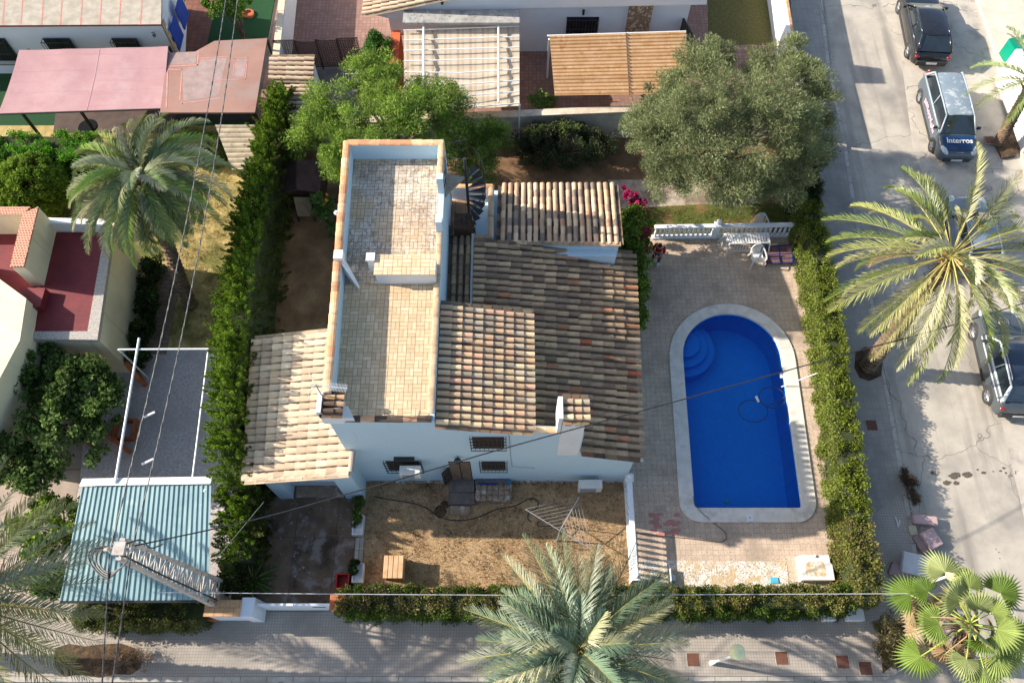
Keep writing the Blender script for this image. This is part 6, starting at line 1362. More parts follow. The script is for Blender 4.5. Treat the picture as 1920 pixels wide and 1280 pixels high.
# concrete lattice pole with wires
b = P(430, 1122, 0); top = Vector((b.x, b.y, 8.85))
py_ = thing('utility_pole', 'tall pale concrete lattice utility pole beside the turquoise carport', 'utility pole', b)
m_conc = M('pole_concrete', lin((196,186,176)), lin((160,150,140)), 6, .9, .004, 20)
wb, wt, tb_, tt_ = .46, .24, .10, .07
for s in (-1, 1):
    g = MB(); g.add([(b.x-tb_, b.y+s*wb-.05, 0), (b.x+tb_, b.y+s*wb-.05, 0), (b.x+tb_, b.y+s*wb+.05, 0), (b.x-tb_, b.y+s*wb+.05, 0), (b.x-tt_, b.y+s*wt-.04, 8.8), (b.x+tt_, b.y+s*wt-.04, 8.8), (b.x+tt_, b.y+s*wt+.04, 8.8), (b.x-tt_, b.y+s*wt+.04, 8.8)], [(0,3,2,1),(4,5,6,7),(0,1,5,4),(1,2,6,5),(2,3,7,6),(3,0,4,7)])
    g.build('upright', m_conc, py_)
g = MB(); n = 24
for i in range(n):
    z0, z1 = 8.5*i/n+.2, 8.5*(i+1)/n+.2; w0, w1 = wb+(wt-wb)*z0/8.8-.04, wb+(wt-wb)*z1/8.8-.04; s = 1 if i % 2 else -1
    g.tube([(b.x, b.y-w1*.99, z1), (b.x, b.y+w1*.99, z1)], .032, 4); g.tube([(b.x, b.y-s*w0, z0), (b.x, b.y+s*w1, z1)], .026, 4)
g.build('cross_brace', m_conc, py_)
g = MB(); g.obox((b.x, b.y, 8.86), (.3, .34, .08)); 
for dx in (-.3, .3): g.lathe((b.x+dx, b.y, 8.7), [(.03, 0), (.06, .04), (.03, .08), (.06, .12), (.02, .2)], 8)
g.obox((b.x, b.y, 8.72), (.9, .08, .08)); g.build('crosshead', m_conc, py_)
m_wire = M('black_cable', (.02, .02, .022), (.03, .03, .03), 5, .5)
m_wireg = M('twisted_cable', (.03, .03, .033), (.12, .12, .12), 10, .5)
def twisted(a, b, sag, r=.014, n=60, tw=2.2):
    a, b = Vector(a), Vector(b); L_ = (b-a).length; o = []
    n = int(L_*3)+4
    g = MB(); base = [a.lerp(b, i/n)-Vector((0, 0, sag*4*(i/n)*(1-i/n))) for i in range(n+1)]
    d = (b-a).normalized(); s = d.cross(Vector((0, 0, 1))).normalized(); u = s.cross(d)
    for ph in (0, math.pi):
        g.tube([p+(s*math.cos(ph+i*tw)+u*math.sin(ph+i*tw))*r*.9 for i, p in enumerate(base)], r, 5)
    return g
pt = Vector((b.x, b.y, 8.75))
far1, far2 = P(432, -60, 8.6), P(452, -60, 8.6); s1, s2 = P(190, 1300, 8.4), P(207, 1300, 8.4)
for a, c, sg, lab in ((pt+Vector((-.28, 0, 0)), far1, .55, 'left twisted power cable running north from the lattice pole'), (pt+Vector((.28, 0, 0)), far2, .75, 'right twisted power cable running north from the lattice pole'),
                  (pt+Vector((-.28, -.1, 0)), s1, .02, 'left twisted power cable crossing the south pavement'), (pt+Vector((.28, -.1, 0)), s2, .02, 'right twisted power cable crossing the south pavement')):
    tag(twisted(a, c, sg).build('power_cable', m_wireg), lab, 'cable', 'twisted power cables')
for px, py, lab in ((280, 777, 'white tag hanging on the left power cable'), (277, 865, 'white tag hanging on the right power cable')):
    q = P(px, py, 8.35); g = MB(); g.obox(q, (.32, .05, .05), Matrix.Rotation(.5, 3, 'Z')); tag(g.build('cable_tag', m_wp), lab, 'cable tag')
g = MB()
for k in range(4):
    l = [pt+Vector((-.05, .1, 0)), pt+Vector((-.55-.1*k, .05, -.2)), pt+Vector((-.62-.08*k, -.3, -.3)), pt+Vector((-.3, -.55-.05*k, -.15)), pt+Vector((.05, -.5, 0)), pt+Vector((.25, -.3, .05))]; g.tube(smooth(l, 5), .022, 5)
l = [pt+Vector((.1, .1, .1)), pt+Vector((.45, .25, -.05)), pt+Vector((.7, .05, -.1)), pt+Vector((1.0, .15, -.1))]; g.tube(smooth(l, 5), .022, 5)
g.tube([pt+Vector((0, -.12, -.1)), (b.x+.05, b.y-.2, 6), (b.x+.1, b.y-.24, 3), (b.x+.15, b.y-.28, .5)], .025, 5)
g.build('cable_loops', m_wire, py_)
# service cable pole -> house -> street
wp = [pt+Vector((.3, .1, -.05)), P(480, 973, 7.9), P(650, 926, 7.4), P(800, 883, 7.1), P(900, 853, 7.0), P(1000, 825, 7.0), P(1110, 795, 7.1), P(1250, 757, 6.9), P(1420, 710, 6.5), P(1600, 660, 6.0), P(1760, 617, 5.7), P(1960, 556, 5.6)]
tag(MB().tube(smooth(wp, 4), .02, 5).build('service_cable', m_wire), 'black cable crossing in front of the house and over the pool', 'cable')
a, c = Vector((b.x, b.y, 4.2)), P(1760, 1112, 4.6); wl_ = [P(300, 1110, 4.2), P(960, 1115, 4.2), P(1500, 1113, 4.4), P(1780, 1112, 4.6)]
tag(MB().tube(smooth(wl_, 4), .011, 5).build('thin_wire', M('bare_wire', (.55, .56, .58), rough=.4)), 'thin pale wire stretched along the south hedge', 'wire')
tag(MB().tube([P(495, 940, 3.4), P(395, 1060, 4.5)], .009, 5).build('guy_wire', M('grey_wire', (.3, .3, .3), rough=.5)), 'thin grey wire running from the garage corner to the lattice pole', 'wire')
# dumped cushions
m_cu = M('dusty_pink_fabric', lin((186,160,158)), lin((170,144,142)), 4, .95, .004, 30)
m_cu2 = M('dusty_mauve_fabric', lin((158,134,132)), lin((142,120,118)), 4, .95, .004, 30)
def cushion(name, label, px, py, size, rot, z, tiltx=0, tilty=0, mat=m_cu, cat_='cushion', grp='cushions of a dumped sofa'):
    p = P(px, py, z); g = MB(); g.obox((0, 0, 0), size); o = g.build(name, mat, local=True, bevel=min(size)*.3); o.location = p; o.rotation_euler = (tiltx, tilty, rot); tag(o, label, cat_, grp); o.modifiers[0].segments = 4; return o
zr_ = -.14
cushion('sofa_cushion', 'long dusty pink bolster topmost of the dumped cushions', 1733, 975, (.95, .36, .3), -.12, .05)
cushion('sofa_cushion', 'square pale pink cushion leaning on a darker one at the kerb', 1746, 1010, (.62, .68, .16), .42, .12, 0, .15)
cushion('sofa_cushion', 'darker pink cushion beneath the pale square one at the kerb', 1728, 1020, (.4, .72, .2), .42, .0, mat=m_cu2)
cushion('storage_box', 'small beige box among the dumped cushions', 1711, 994, (.3, .38, .14), .1, .0, mat=M('beige_board', lin((190,178,150)), rough=.8), cat_='box', grp=None)
cushion('sofa_cushion', 'mauve cushion lying on the pavement near the hedge corner', 1688, 1073, (.78, .5, .16), -.5, .1, mat=m_cu2)
cushion('mattress', 'grey white mattress leaning against the dumped cushions by the fan palm', 1728, 1060, (1.5, .75, .2), -.2, .2, .25, .1, mat=M('grey_white_fabric', lin((196,194,196)), lin((180,178,180)), 3, .9), cat_='mattress', grp=None)
g = MB(); a, b_2, c = P(1678, 968, .02), P(1684, 988, .02), P(1687, 975, .02); g.tube([a, P(1682, 978, .02), b_2], .02, 5); g.tube([c, b_2], .02, 5); tag(g.build('white_stick', m_wp), 'small forked white stick on the east pavement', 'stick')
g = MB()
for i in range(170):                     # leaf litter in the gutter
    f = random.random(); k = kl[2].lerp(kl[9], f); j = min(int(f*7), 6); k = kl[2+j].lerp(kl[3+j], f*7-j); x, y = k.x+abs(random.gauss(.1, .28)), k.y+random.uniform(-.1, .1); s = random.uniform(.02, .05); a = random.random()*3
    g.poly([(x-s*math.cos(a), y-s*math.sin(a), -.132), (x+s*.4*math.sin(a), y-s*.4*math.cos(a), -.13), (x+s*math.cos(a), y+s*math.sin(a), -.132), (x-s*.4*math.sin(a), y+s*.4*math.cos(a), -.128)])
tag(g.build('leaf_litter', M('dry_leaf', lin((112,84,62)), lin((80,60,46)), 9, .9)), 'brown leaf litter along the east kerb', 'litter', kind='stuff')
# oil and dirt marks on the road
g = MB()
for (px, py, rx, ry, n) in ((1845,885,.3,.16,3),(1878,884,.22,.12,3),(1790,890,.6,.05,6),(1900,887,.12,.1,2),(1876,1035,.2,.3,3),(1795,905,.5,.05,5),(1905,885,.1,.12,2)):
    for i in range(n):
        p = P(px, py, -.136); x, y = p.x+random.gauss(0, rx*.6), p.y+random.gauss(0, ry*.6); r = rx*random.uniform(.15, .4)
        g.poly([(x+r*math.cos(t)*random.uniform(.6, 1.2), y+r*.6*math.sin(t)*random.uniform(.6, 1.2), -.1335+random.uniform(0, .003)) for t in [k*math.pi/6 for k in range(12)]])
tag(g.build('oil_stain', M('oil_mark', lin((104,94,84)), lin((80,72,64)), 12, .8)), 'dark oil marks on the concrete road', 'stain', kind='structure')
# woodshed / playhouse in the back yard
wd = thing('playhouse', 'dark brown garden hut with pitched roof and a beige front panel', 'garden hut', (*P(560, 370)[:2], 0))
m_hut = M('hut_roof', lin((84,62,62)), lin((66,50,50)), 3, .9, .004); m_hutw = M('hut_wood', lin((74,56,46)), lin((58,44,38)), 5, .8)
r0, r1 = P(556, 355, 1.9), P(556, 300, 1.9); eL, eR = P(520, 365, 1.35), P(600, 362, 1.35); eL2, eR2 = P(520, 305, 1.35), P(603, 300, 1.35)
g = MB()
for e, e2 in ((eL, eL2), (eR, eR2)): g.add([r0, e, e2, r1, r0-Vector((0, 0, .05)), e-Vector((0, 0, .05)), e2-Vector((0, 0, .05)), r1-Vector((0, 0, .05))], [(0,1,2,3), (7,6,5,4), (0,4,5,1), (1,5,6,2)])
g.tube([r0, r1], .05, 6); g.build('roof', m_hut, wd)
g = MB(); g.box(eL.x+.1, eR.x-.1, eL.y+.25, eL2.y-.1, 0, 1.3); g.build('hut_wall', m_hutw, wd)
g = MB(); a, b2 = P(549, 372, 1.2), P(582, 372, 1.2); g.add([(a.x, a.y+.1, 1.15), (b2.x-.1, b2.y+.1, 1.15), (b2.x+.05, b2.y-.35, .35), (a.x+.05, a.y-.35, .35)], [(0, 3, 2, 1)]); g.build('front_panel', M('beige_panel', lin((150,130,104)), lin((132,114,92)), 4, .8), wd)
g = MB(); 
for x in (a.x+.05, b2.x): g.box(x-.03, x+.03, a.y-.4, a.y-.34, 0, .4)
for x in (a.x-.35, a.x-.2): g.box(x-.03, x+.03, a.y-.5, a.y-.44, 0, .5)
g.build('leg', m_hutw, wd)
# bicycle leaning by the wall: two thin wheels partly hidden
bk = thing('bicycle', 'old bicycle leaning against the west wall of the house, wheels partly hidden', 'bicycle', (*P(638, 410)[:2], 0))
q1, q2 = P(628, 413, .34), P(640, 352, .34); m_tyre = M('tyre_rubber', (.03, .03, .03), (.045, .045, .045), 8, .85)
for q in (q1, q2):
    g = MB(); g.tube([(q.x+.08*math.sin(t)*0, q.y+.33*math.cos(t), .34+.33*math.sin(t)) for t in [i*math.pi/12 for i in range(25)]], .02, 5, cap=False); g.build('wheel', M('grey_tyre', (.12, .11, .11), rough=.8), bk)
c_ = (q1+q2)/2; g = MB(); g.tube([q1, (c_.x, c_.y-.1, .35), (c_.x, c_.y-.2, .85)], .018, 5); g.tube([(c_.x, c_.y-.15, .75), (q2.x, q2.y-.15, .8), (q2.x, q2.y, .34)], .018, 5); g.tube([(c_.x, c_.y-.1, .35), (q2.x, q2.y-.15, .78)], .018, 5); g.tube([(q2.x, q2.y-.15, .8), (q2.x-.02, q2.y-.18, .98)], .015, 5); g.tube([(q2.x-.25, q2.y-.18, .98), (q2.x+.2, q2.y-.18, .98)], .015, 5); g.build('frame', m_black, bk)
g = MB(); g.obox((c_.x, c_.y-.22, .89), (.12, .25, .05)); g.build('saddle', m_black, bk, bevel=.02)
g = MB(); q = P(478, 935, .12); g.obox((q.x, q.y, .12), (.16, .5, .14), Matrix.Rotation(.5, 3, 'Z')); tag(g.build('concrete_block', m_wallw, bevel=.02), 'pale block lying beside the garage corner', 'block')
for k, (px, py, lab) in enumerate(((421, 1058, 'pale boulder between the carport and the driveway'), (428, 1068, 'grey boulder just below the pale one by the driveway'))):
    g = MB(); n = 8; q = P(px, py, .2); g.lathe((0, 0, 0), [(.22*math.sin(math.pi*(i+.3)/(n+.6)), .2-.2*math.cos(math.pi*(i+.3)/(n+.6))) for i in range(n+1)], 9)
    g.v = [(x*random.uniform(.85, 1.15)+q.x, y*random.uniform(.85, 1.15)+q.y, z*random.uniform(.9, 1.1)) for x, y, z in g.v]; tag(g.build('boulder', m_stone if k == 0 else m_conc, smooth=True), lab, 'boulder')
# ================= person =================
def skin_body(name, joints, edges, mat, parent, sub=2):
    me = bpy.data.meshes.new(name); me.from_pydata([j[0] for j in joints], edges, []); ob = bpy.data.objects.new(name, me); COL.objects.link(ob)
    ob.modifiers.new('skin', 'SKIN'); 
    for i, j in enumerate(joints): me.skin_vertices[0].data[i].radius = (j[1], j[2] if len(j) > 2 else j[1]); me.skin_vertices[0].data[i].use_root = (i == 0)
    s = ob.modifiers.new('sub', 'SUBSURF'); s.levels = s.render_levels = sub; me.materials.append(mat); ob.parent = parent
    ob.modifiers['skin'].use_smooth_shade = True; return ob
m_skin = M('skin', lin((188,134,108)), lin((180,126,102)), 3, .6); m_shirt = M('red_shirt', lin((170,28,30)), lin((140,22,26)), 4, .9, .003, 30)
m_jean = M('dark_jeans', lin((70,74,92)), lin((56,60,78)), 6, .9, .002, 40); m_hair = M('dark_hair', lin((38,28,24)), lin((28,20,18)), 20, .7, .004, 60); m_shoe = M('white_shoe', lin((226,226,236)), lin((206,206,218)), 4, .6)
fp0 = P(1228, 493, 0); pe = thing('person', 'person in a red shirt and dark jeans with white shoes looking down beside the bougainvillea', 'person', fp0); pe.rotation_euler = (0, 0, -.35)
# local frame: person faces -y
J = [((0, .03, .92), .13, .10), ((0, .03, 1.08), .115, .09), ((0, 0, 1.25), .14, .10), ((0, -.04, 1.38), .12, .09), ((0, -.08, 1.47), .052), ((0, -.13, 1.56), .055),
     ((-.17, -.02, 1.37), .055), ((-.25, -.10, 1.13), .042), ((-.13, -.30, 1.06), .032), ((-.08, -.36, 1.07), .028),
     ((.17, -.02, 1.37), .055), ((.25, -.10, 1.13), .042), ((.13, -.30, 1.08), .032), ((.07, -.36, 1.10), .028),
     ((-.10, .03, .84), .09), ((-.13, -.02, .48), .062), ((-.16, .04, .1), .042), ((-.165, .03, .05), .04),
     ((.10, .03, .84), .09), ((.12, -.03, .48), .062), ((.13, .03, .1), .042), ((.13, .02, .05), .04)]
E = [(0,1),(1,2),(2,3),(3,4),(4,5),(3,6),(6,7),(7,8),(8,9),(3,10),(10,11),(11,12),(12,13),(0,14),(14,15),(15,16),(16,17),(0,18),(18,19),(19,20),(20,21)]
body = skin_body('body', J, E, m_skin, pe)
def ell(mb, c, r, n=14, m=10, f=None, rot=None):
    o = len(mb.v); c = Vector(c)
    for i in range(m+1):
        for j in range(n):
            t, p = math.pi*i/m, 2*math.pi*j/n; v = Vector((r[0]*math.sin(t)*math.cos(p), r[1]*math.sin(t)*math.sin(p), r[2]*math.cos(t)))
            if f: v = f(v)
            if rot: v = rot@v
            mb.v.append(tuple(c+v))
    for i in range(m):
        for j in range(n): q = o+i*n; mb.f.append([q+j, q+n+j, q+n+(j+1) % n, q+(j+1) % n]); mb.m.append(0); mb.c.append((1, 1, 1))
RX = Matrix.Rotation(.75, 3, 'X'); hcen = Vector((0, -.17, 1.61))
g = MB(); ell(g, hcen, (.077, .098, .118), rot=RX); ell(g, hcen+RX@Vector((0, -.1, -.02)), (.014, .022, .022), 8, 6); ell(g, hcen+RX@Vector((0, -.09, -.065)), (.028, .012, .008), 8, 6)
for s in (-1, 1): ell(g, hcen+RX@Vector((.08*s, .0, 0)), (.012, .022, .032), 8, 6)
hd = g.build('head', m_skin, pe, smooth=True, local=True)
g = MB()
for s in (-1, 1): ell(g, hcen+RX@Vector((.032*s, -.088, .01)), (.011, .008, .007), 8, 6)
g.build('eyes', m_hair, hd, local=True)
g = MB(); ell(g, hcen+RX@Vector((0, .016, .02)), (.09, .105, .122), 16, 12, f=lambda v: v if v.y > -.035 or v.z > .05 else Vector((v.x*.7, -.03, v.z*.75)), rot=RX); g.build('hair', m_hair, pe, smooth=True, local=True)
# hands with five fingers each
for s, hc_ in ((-1, Vector((-.07, -.375, 1.07))), (1, Vector((.06, -.375, 1.10)))):
    Jh = [(tuple(hc_), .026, .014), (tuple(hc_+Vector((-s*.03, -.035, .0))), .030, .013)]; Eh = [(0, 1)]
    for k in range(4):
        o = Vector((-s*.025+(-.027+.018*k)*1.0, -.055, .0)); f1 = hc_+o; ln = (.058, .07, .066, .05)[k]
        i0 = len(Jh); Jh += [(tuple(f1), .0095), (tuple(f1+Vector((-s*.006, -ln*.55, -.006))), .0085), (tuple(f1+Vector((-s*.01, -ln*.8, -.03))), .0075)]; Eh += [(1, i0), (i0, i0+1), (i0+1, i0+2)]
    i0 = len(Jh); th = hc_+Vector((-s*.01, -.01, .012)); Jh += [(tuple(th+Vector((s*.035, -.02, .01))), .011), (tuple(th+Vector((s*.045, -.05, .008))), .009)]; Eh += [(0, i0), (i0, i0+1)]
    skin_body('hand', Jh, Eh, m_skin, pe, 1)
# clothes: shirt and trousers as slightly wider skins
Js = [((0, .03, .90), .165, .125), ((0, .03, 1.08), .15, .12), ((0, 0, 1.25), .17, .125), ((0, -.03, 1.37), .14, .105), ((-.18, -.02, 1.36), .075), ((-.25, -.09, 1.16), .062), ((.18, -.02, 1.36), .075), ((.25, -.09, 1.16), .062), ((-.21, -.17, 1.11), .05), ((.21, -.17, 1.11), .05)]
skin_body('shirt', Js, [(0,1),(1,2),(2,3),(3,4),(4,5),(3,6),(6,7),(5,8),(7,9)], m_shirt, pe)
Jt = [((0, .03, .88), .14, .11), ((-.10, .03, .80), .105), ((-.13, -.02, .48), .08), ((-.16, .04, .1), .06), ((.10, .03, .80), .105), ((.12, -.03, .48), .08), ((.13, .03, .1), .06)]
skin_body('jeans', Jt, [(0,1),(1,2),(2,3),(0,4),(4,5),(5,6)], m_jean, pe)
for s, fx in ((-1, -.17), (1, .135)):
    g = MB(); ell(g, (fx, -.06, .045), (.05, .14, .05), 12, 8, f=lambda v: Vector((v.x, v.y, max(v.z, -.045)))); g.build('shoe', m_shoe, pe, smooth=True, local=True)
# ================= cars =================
m_glass = M('car_glass', (.02, .03, .035), (.015, .02, .025), 2, .05, spec=.8, coat=1)
m_plastic = M('car_plastic', (.03, .03, .032), (.04, .04, .042), 6, .6)
m_rim = M('alloy', (.45, .45, .47), (.35, .35, .37), 4, .35, metal=.7)
m_hl = M('headlight_glass', (.55, .62, .62), (.42, .48, .48), 12, .1, coat=1)
m_tl = M('tail_red', (.35, .01, .015), (.25, .01, .01), 8, .2, coat=1)
def car(name, label, pos, rot, c, cat_='car'):
    """local frame: front is -y. c: dict of sizes"""
    t = thing(name, label, cat_, pos); t.rotation_euler = (0, 0, rot)
    L_, W_, H_ = c['L'], c['W'], c['H']; zb = c['belt']; zh = c['hood']; body = c['paint']
    fr, rr = -L_/2, L_/2; ws, rf, rb, rg = c['ws'], c['rf'], c['rb'], c['rg']     # y of windscreen base, roof front, roof rear, rear glass base
    # lower body loft
    st = [(fr, .80, .32, zh-.30), (fr+.05, .88, .25, zh-.16), (fr+.22, .95, .2, zh-.07), (fr+.6, .99, .2, zh), (ws-.25, 1, .2, zh+.06), (ws, 1, .2, zb+.02), (rf, 1.0, .2, zb+.02), (0, 1.0, .2, zb+.02), (rb, 1.0, .2, zb+.03), (rg, .98, .22, zb+.03), (rr-.22, .95, .24, zb-.03), (rr-.06, .90, .28, zb-.14), (rr, .84, .36, zb-.32)]
    g = MB(); n = 11
    for (y, w, z0, z1) in st:
        h = W_/2*w; cr = .03
        ring = [(-h*.90, z0), (-h, z0+.12), (-h*1.01, (z0+z1)/2), (-h*.97, z1-.06), (-h*.88, z1), (0, z1+cr), (h*.88, z1), (h*.97, z1-.06), (h*1.01, (z0+z1)/2), (h, z0+.12), (h*.90, z0)]
        g.v += [(x, y, z) for x, z in ring]
    for i in range(len(st)-1):
        for j in range(n): g.f.append([i*n+j, i*n+(j+1) % n, (i+1)*n+(j+1) % n, (i+1)*n+j]); g.m.append(0); g.c.append((1, 1, 1))
    g.f.append(list(range(n))[::-1]); g.m.append(0); g.c.append((1, 1, 1)); k = (len(st)-1)*n; g.f.append([k+j for j in range(n)]); g.m.append(0); g.c.append((1, 1, 1))
    bo = g.build('body', body, t, smooth=True, local=True); sb = bo.modifiers.new('sub', 'SUBSURF'); sb.levels = sb.render_levels = 2
    # greenhouse
    wb_, wr = W_/2*.90, W_/2*.73; zr = H_
    base = [(ws, wb_, zb+.0), (rg, wb_*.96, zb+.02)]
    g = MB(); m_ = 7; rs = [(rf, zr-.05, .94), (rf+.3, zr-.005, 1), ((rf+rb)/2, zr+.015, 1.0), (rb-.25, zr-.005, 1), (rb, zr-.05, .95)]
    for y, z, w in rs: g.v += [(wr*w*x, y, z-.05*abs(x)**3) for x in (-1, -.7, -.35, 0, .35, .7, 1)]
    for i in range(4):
        for j in range(6): g.f.append([i*m_+j, i*m_+j+1, (i+1)*m_+j+1, (i+1)*m_+j]); g.m.append(0); g.c.append((1, 1, 1))
    ro = g.build('roof', c.get('roof', body), t, smooth=True, local=True); s2 = ro.modifiers.new('solid', 'SOLIDIFY'); s2.thickness = .04; s2.offset = -1; s3 = ro.modifiers.new('sub', 'SUBSURF'); s3.levels = s3.render_levels = 1
    zt_ = zr-.085
    def pane(nm, q, mat=m_glass): return MB().poly(q).build(nm, mat, t, local=True)
    pane('windscreen', [(-wb_*.93, ws+.02, zb+.05), (wb_*.93, ws+.02, zb+.05), (wr*.93, rf+.02, zt_), (-wr*.93, rf+.02, zt_)])
    pane('rear_window', [(wb_*.88, rg-.03, zb+.08), (-wb_*.88, rg-.03, zb+.08), (-wr*.9, rb-.02, zt_), (wr*.9, rb-.02, zt_)])
    pil = c.get('pillar', body)
    for s in (-1, 1):
        B0 = Vector((s*wb_, ws+.05, zb+.02)); B1 = Vector((s*wb_*.98, rg-.05, zb+.04)); T0 = Vector((s*wr*.97, rf+.02, zt_+.01)); T1 = Vector((s*wr*.97, rb-.02, zt_+.01))
        def sp(u, v): return B0.lerp(B1, u).lerp(T0.lerp(T1, u), v)
        ub = c.get('bp', .45)
        for u0, u1 in ((.05, ub-.02), (ub+.02, .93)):
            q = [sp(u0, .04), sp(u1, .04), sp(u1, .96), sp(u0, .96)]; pane('side_window', q if s > 0 else q[::-1])
        g = MB(); g.tube([B0, T0], [.045, .035], 6); g.tube([B1, T1], [.09, .06], 6); g.tube([sp(ub, 0), sp(ub, 1)], .03, 5); g.tube([T0, sp(.3, 1)+Vector((0, 0, .02)), sp(.7, 1)+Vector((0, 0, .02)), T1], .04, 6); g.tube([B0, B1], .045, 6)
        g.build('pillar', pil, t, local=True, smooth=True)
        if c.get('rack'): MB().tube([sp(.12, 1)+Vector((-s*.06, 0, .06)), sp(.2, 1)+Vector((-s*.06, 0, .1)), sp(.8, 1)+Vector((-s*.06, 0, .1)), sp(.88, 1)+Vector((-s*.06, 0, .06))], .02, 6).build('roof_rail', m_rim, t, local=True)
        g = MB(); g.obox((s*(W_/2+.09), ws+.35, zb+.1), (.18, .1, .14)); g.build('wing_mirror', c.get('mirror', m_plastic), t, local=True, bevel=.03)
        # lights
        g = MB(); ell(g, (s*W_/2*.74, fr+.24, zh-.10), (.14, .26, .07), 10, 6, rot=Matrix.Rotation(-s*.45, 3, 'Z')@Matrix.Rotation(.2, 3, 'X')); g.build('headlight', m_hl, t, smooth=True, local=True)
        g = MB(); ell(g, (s*W_/2*.82, rr-.12, c.get('tlz', zb-.16)), (.13, .08, .07), 10, 6); g.build('tail_light', m_tl, t, smooth=True, local=True)
        g = MB(); g.obox((s*W_/2*.99, (fr+rr)/2, .3), (.05, L_*.5, .14)); g.build('side_skirt', m_plastic, t, local=True, bevel=.02)
    # filler behind glass
    g = MB(); g.add([(-wb_*.85, ws+.3, zb), (wb_*.85, ws+.3, zb), (wb_*.85, rg-.2, zb), (-wb_*.85, rg-.2, zb)], [(0, 1, 2, 3)]); g.build('dashboard', m_plastic, t, local=True)
    g = MB(); g.obox((0, fr+.02, .42), (W_*.7, .1, .2)); g.build('front_grille', m_plastic, t, local=True, bevel=.03)
    g = MB(); g.obox((0, rr-.0, .5), (W_*.78, .12, .28)); g.build('rear_bumper', m_plastic, t, local=True, bevel=.04)
    for y, nm in ((fr-.04, 'number_plate'), (rr+.065, 'number_plate')): MB().obox((0, y, .55 if y > 0 else .45), (.5, .02, .11)).build(nm, M('plate_white', (.7, .7, .7), rough=.5), t, local=True)
    rad = c.get('wr', .33)
    for sx in (-1, 1):
        for y in (fr+L_*.19, rr-L_*.19):
            x = sx*(W_/2-.09); g = MB(); o = []
            for rr_, xx in ((rad*.62, -.1), (rad*.93, -.11), (rad, -.07), (rad, .07), (rad*.93, .11), (rad*.62, .1)): o.append((rr_, xx))
            N = 20
            for r_, xx in o: g.v += [(x+xx*1.0, y+r_*math.cos(2*math.pi*i/N), rad+r_*math.sin(2*math.pi*i/N)) for i in range(N)]
            for i in range(len(o)-1):
                for j in range(N): g.f.append([i*N+j, i*N+(j+1) % N, (i+1)*N+(j+1) % N, (i+1)*N+j]); g.m.append(0); g.c.append((1, 1, 1))
            w = g.build('wheel', m_tyre, t, smooth=True, local=True)
            g = MB(); g.v += [(x+sx*.055, y+rad*.63*math.cos(2*math.pi*i/N), rad+rad*.63*math.sin(2*math.pi*i/N)) for i in range(N)]; g.f.append(list(range(N))); g.m.append(1); g.c.append((1, 1, 1))
            for i in range(5):
                a = i*2*math.pi/5; g.tube([(x+sx*.08, y, rad), (x+sx*.075, y+rad*.6*math.cos(a), rad+rad*.6*math.sin(a))], [.045, .03], 5)
            g.tube([(x+sx*.07, y+rad*.62*math.cos(t2), rad+rad*.62*math.sin(t2)) for t2 in [k*math.pi/10 for k in range(21)]], .018, 5, cap=False)
            g.build('rim', [m_rim, m_plastic], w, local=True)
            g = MB(); g.tube([(x+sx*.075, y+(rad+.035)*math.cos(a2), rad+(rad+.035)*math.sin(a2)) for a2 in [math.pi*(-.05+k*1.1/14) for k in range(15)]], .035, 5); g.build('wheel_arch', m_plastic, t, local=True)
    return t
ZR = -.14
def wheelpos(fx, fy, rx, ry, W_, side=1):
    a, b = P(fx, fy, .16), P(rx, ry, .16); d = (b-a).normalized() if a.y < b.y else (a-b).normalized()
    c = (a+b)/2+Vector((d.y, -d.x, 0))*(W_/2-.08)*side; c.z = ZR; return c, math.atan2(-d.x, d.y)
def carpos(fx, fy, rx, ry):
    a, b = P(fx, fy, ZR), P(rx, ry, ZR); d = a-b; return (a+b)/2, math.atan2(d.x, -d.y)
pb_ = M('black_paint', (.010, .010, .012), (.014, .014, .016), 3, .18, coat=1, spec=.5)
pos, rot = wheelpos(1687, 11, 1705, 101, 1.8); rot += math.pi
c1_ = car('black_hatchback', 'glossy black hatchback parked with its tail towards the grey car', pos, rot, dict(L=4.9, W=1.85, H=1.5, belt=.95, hood=.9, ws=-1.1, rf=-.3, rb=1.6, rg=2.25, paint=pb_, wr=.34, bp=.5, tall_tl=0))
g = MB(); g.lathe((0, 1.0, 1.47), [(.03, 0), (.02, .04), (.008, .16)], 8); g.build('roof_aerial', m_plastic, c1_, local=True)
m_gp = M('slate_grey_paint', (.075, .095, .115), (.07, .088, .105), 2, .35, coat=.6, spec=.5)
m_rf = M('printed_roof', (.20, .25, .29), (.24, .29, .33), 2, .35, coat=.5, blotch=[(2.2, .56, .60, (.42, .46, .48)), (5, .60, .63, (.40, .44, .46))])
m_nb = M('navy_print', (.012, .05, .14), (.012, .045, .12), 2, .3, coat=.8)
pos, rot = wheelpos(1750, 276, 1726, 180, 1.78)
c2_ = car('grey_people_carrier', 'grey and navy compact people carrier with white lettering on its bonnet', pos, rot, dict(L=4.75, W=1.78, H=1.62, belt=.98, hood=.92, ws=-1.4, rf=-.75, rb=1.85, rg=2.22, paint=m_gp, roof=m_rf, pillar=M('light_pillar', (.32, .37, .40), (.30, .35, .38), 2, .3, coat=.5), wr=.32, bp=.48, tlz=.95))
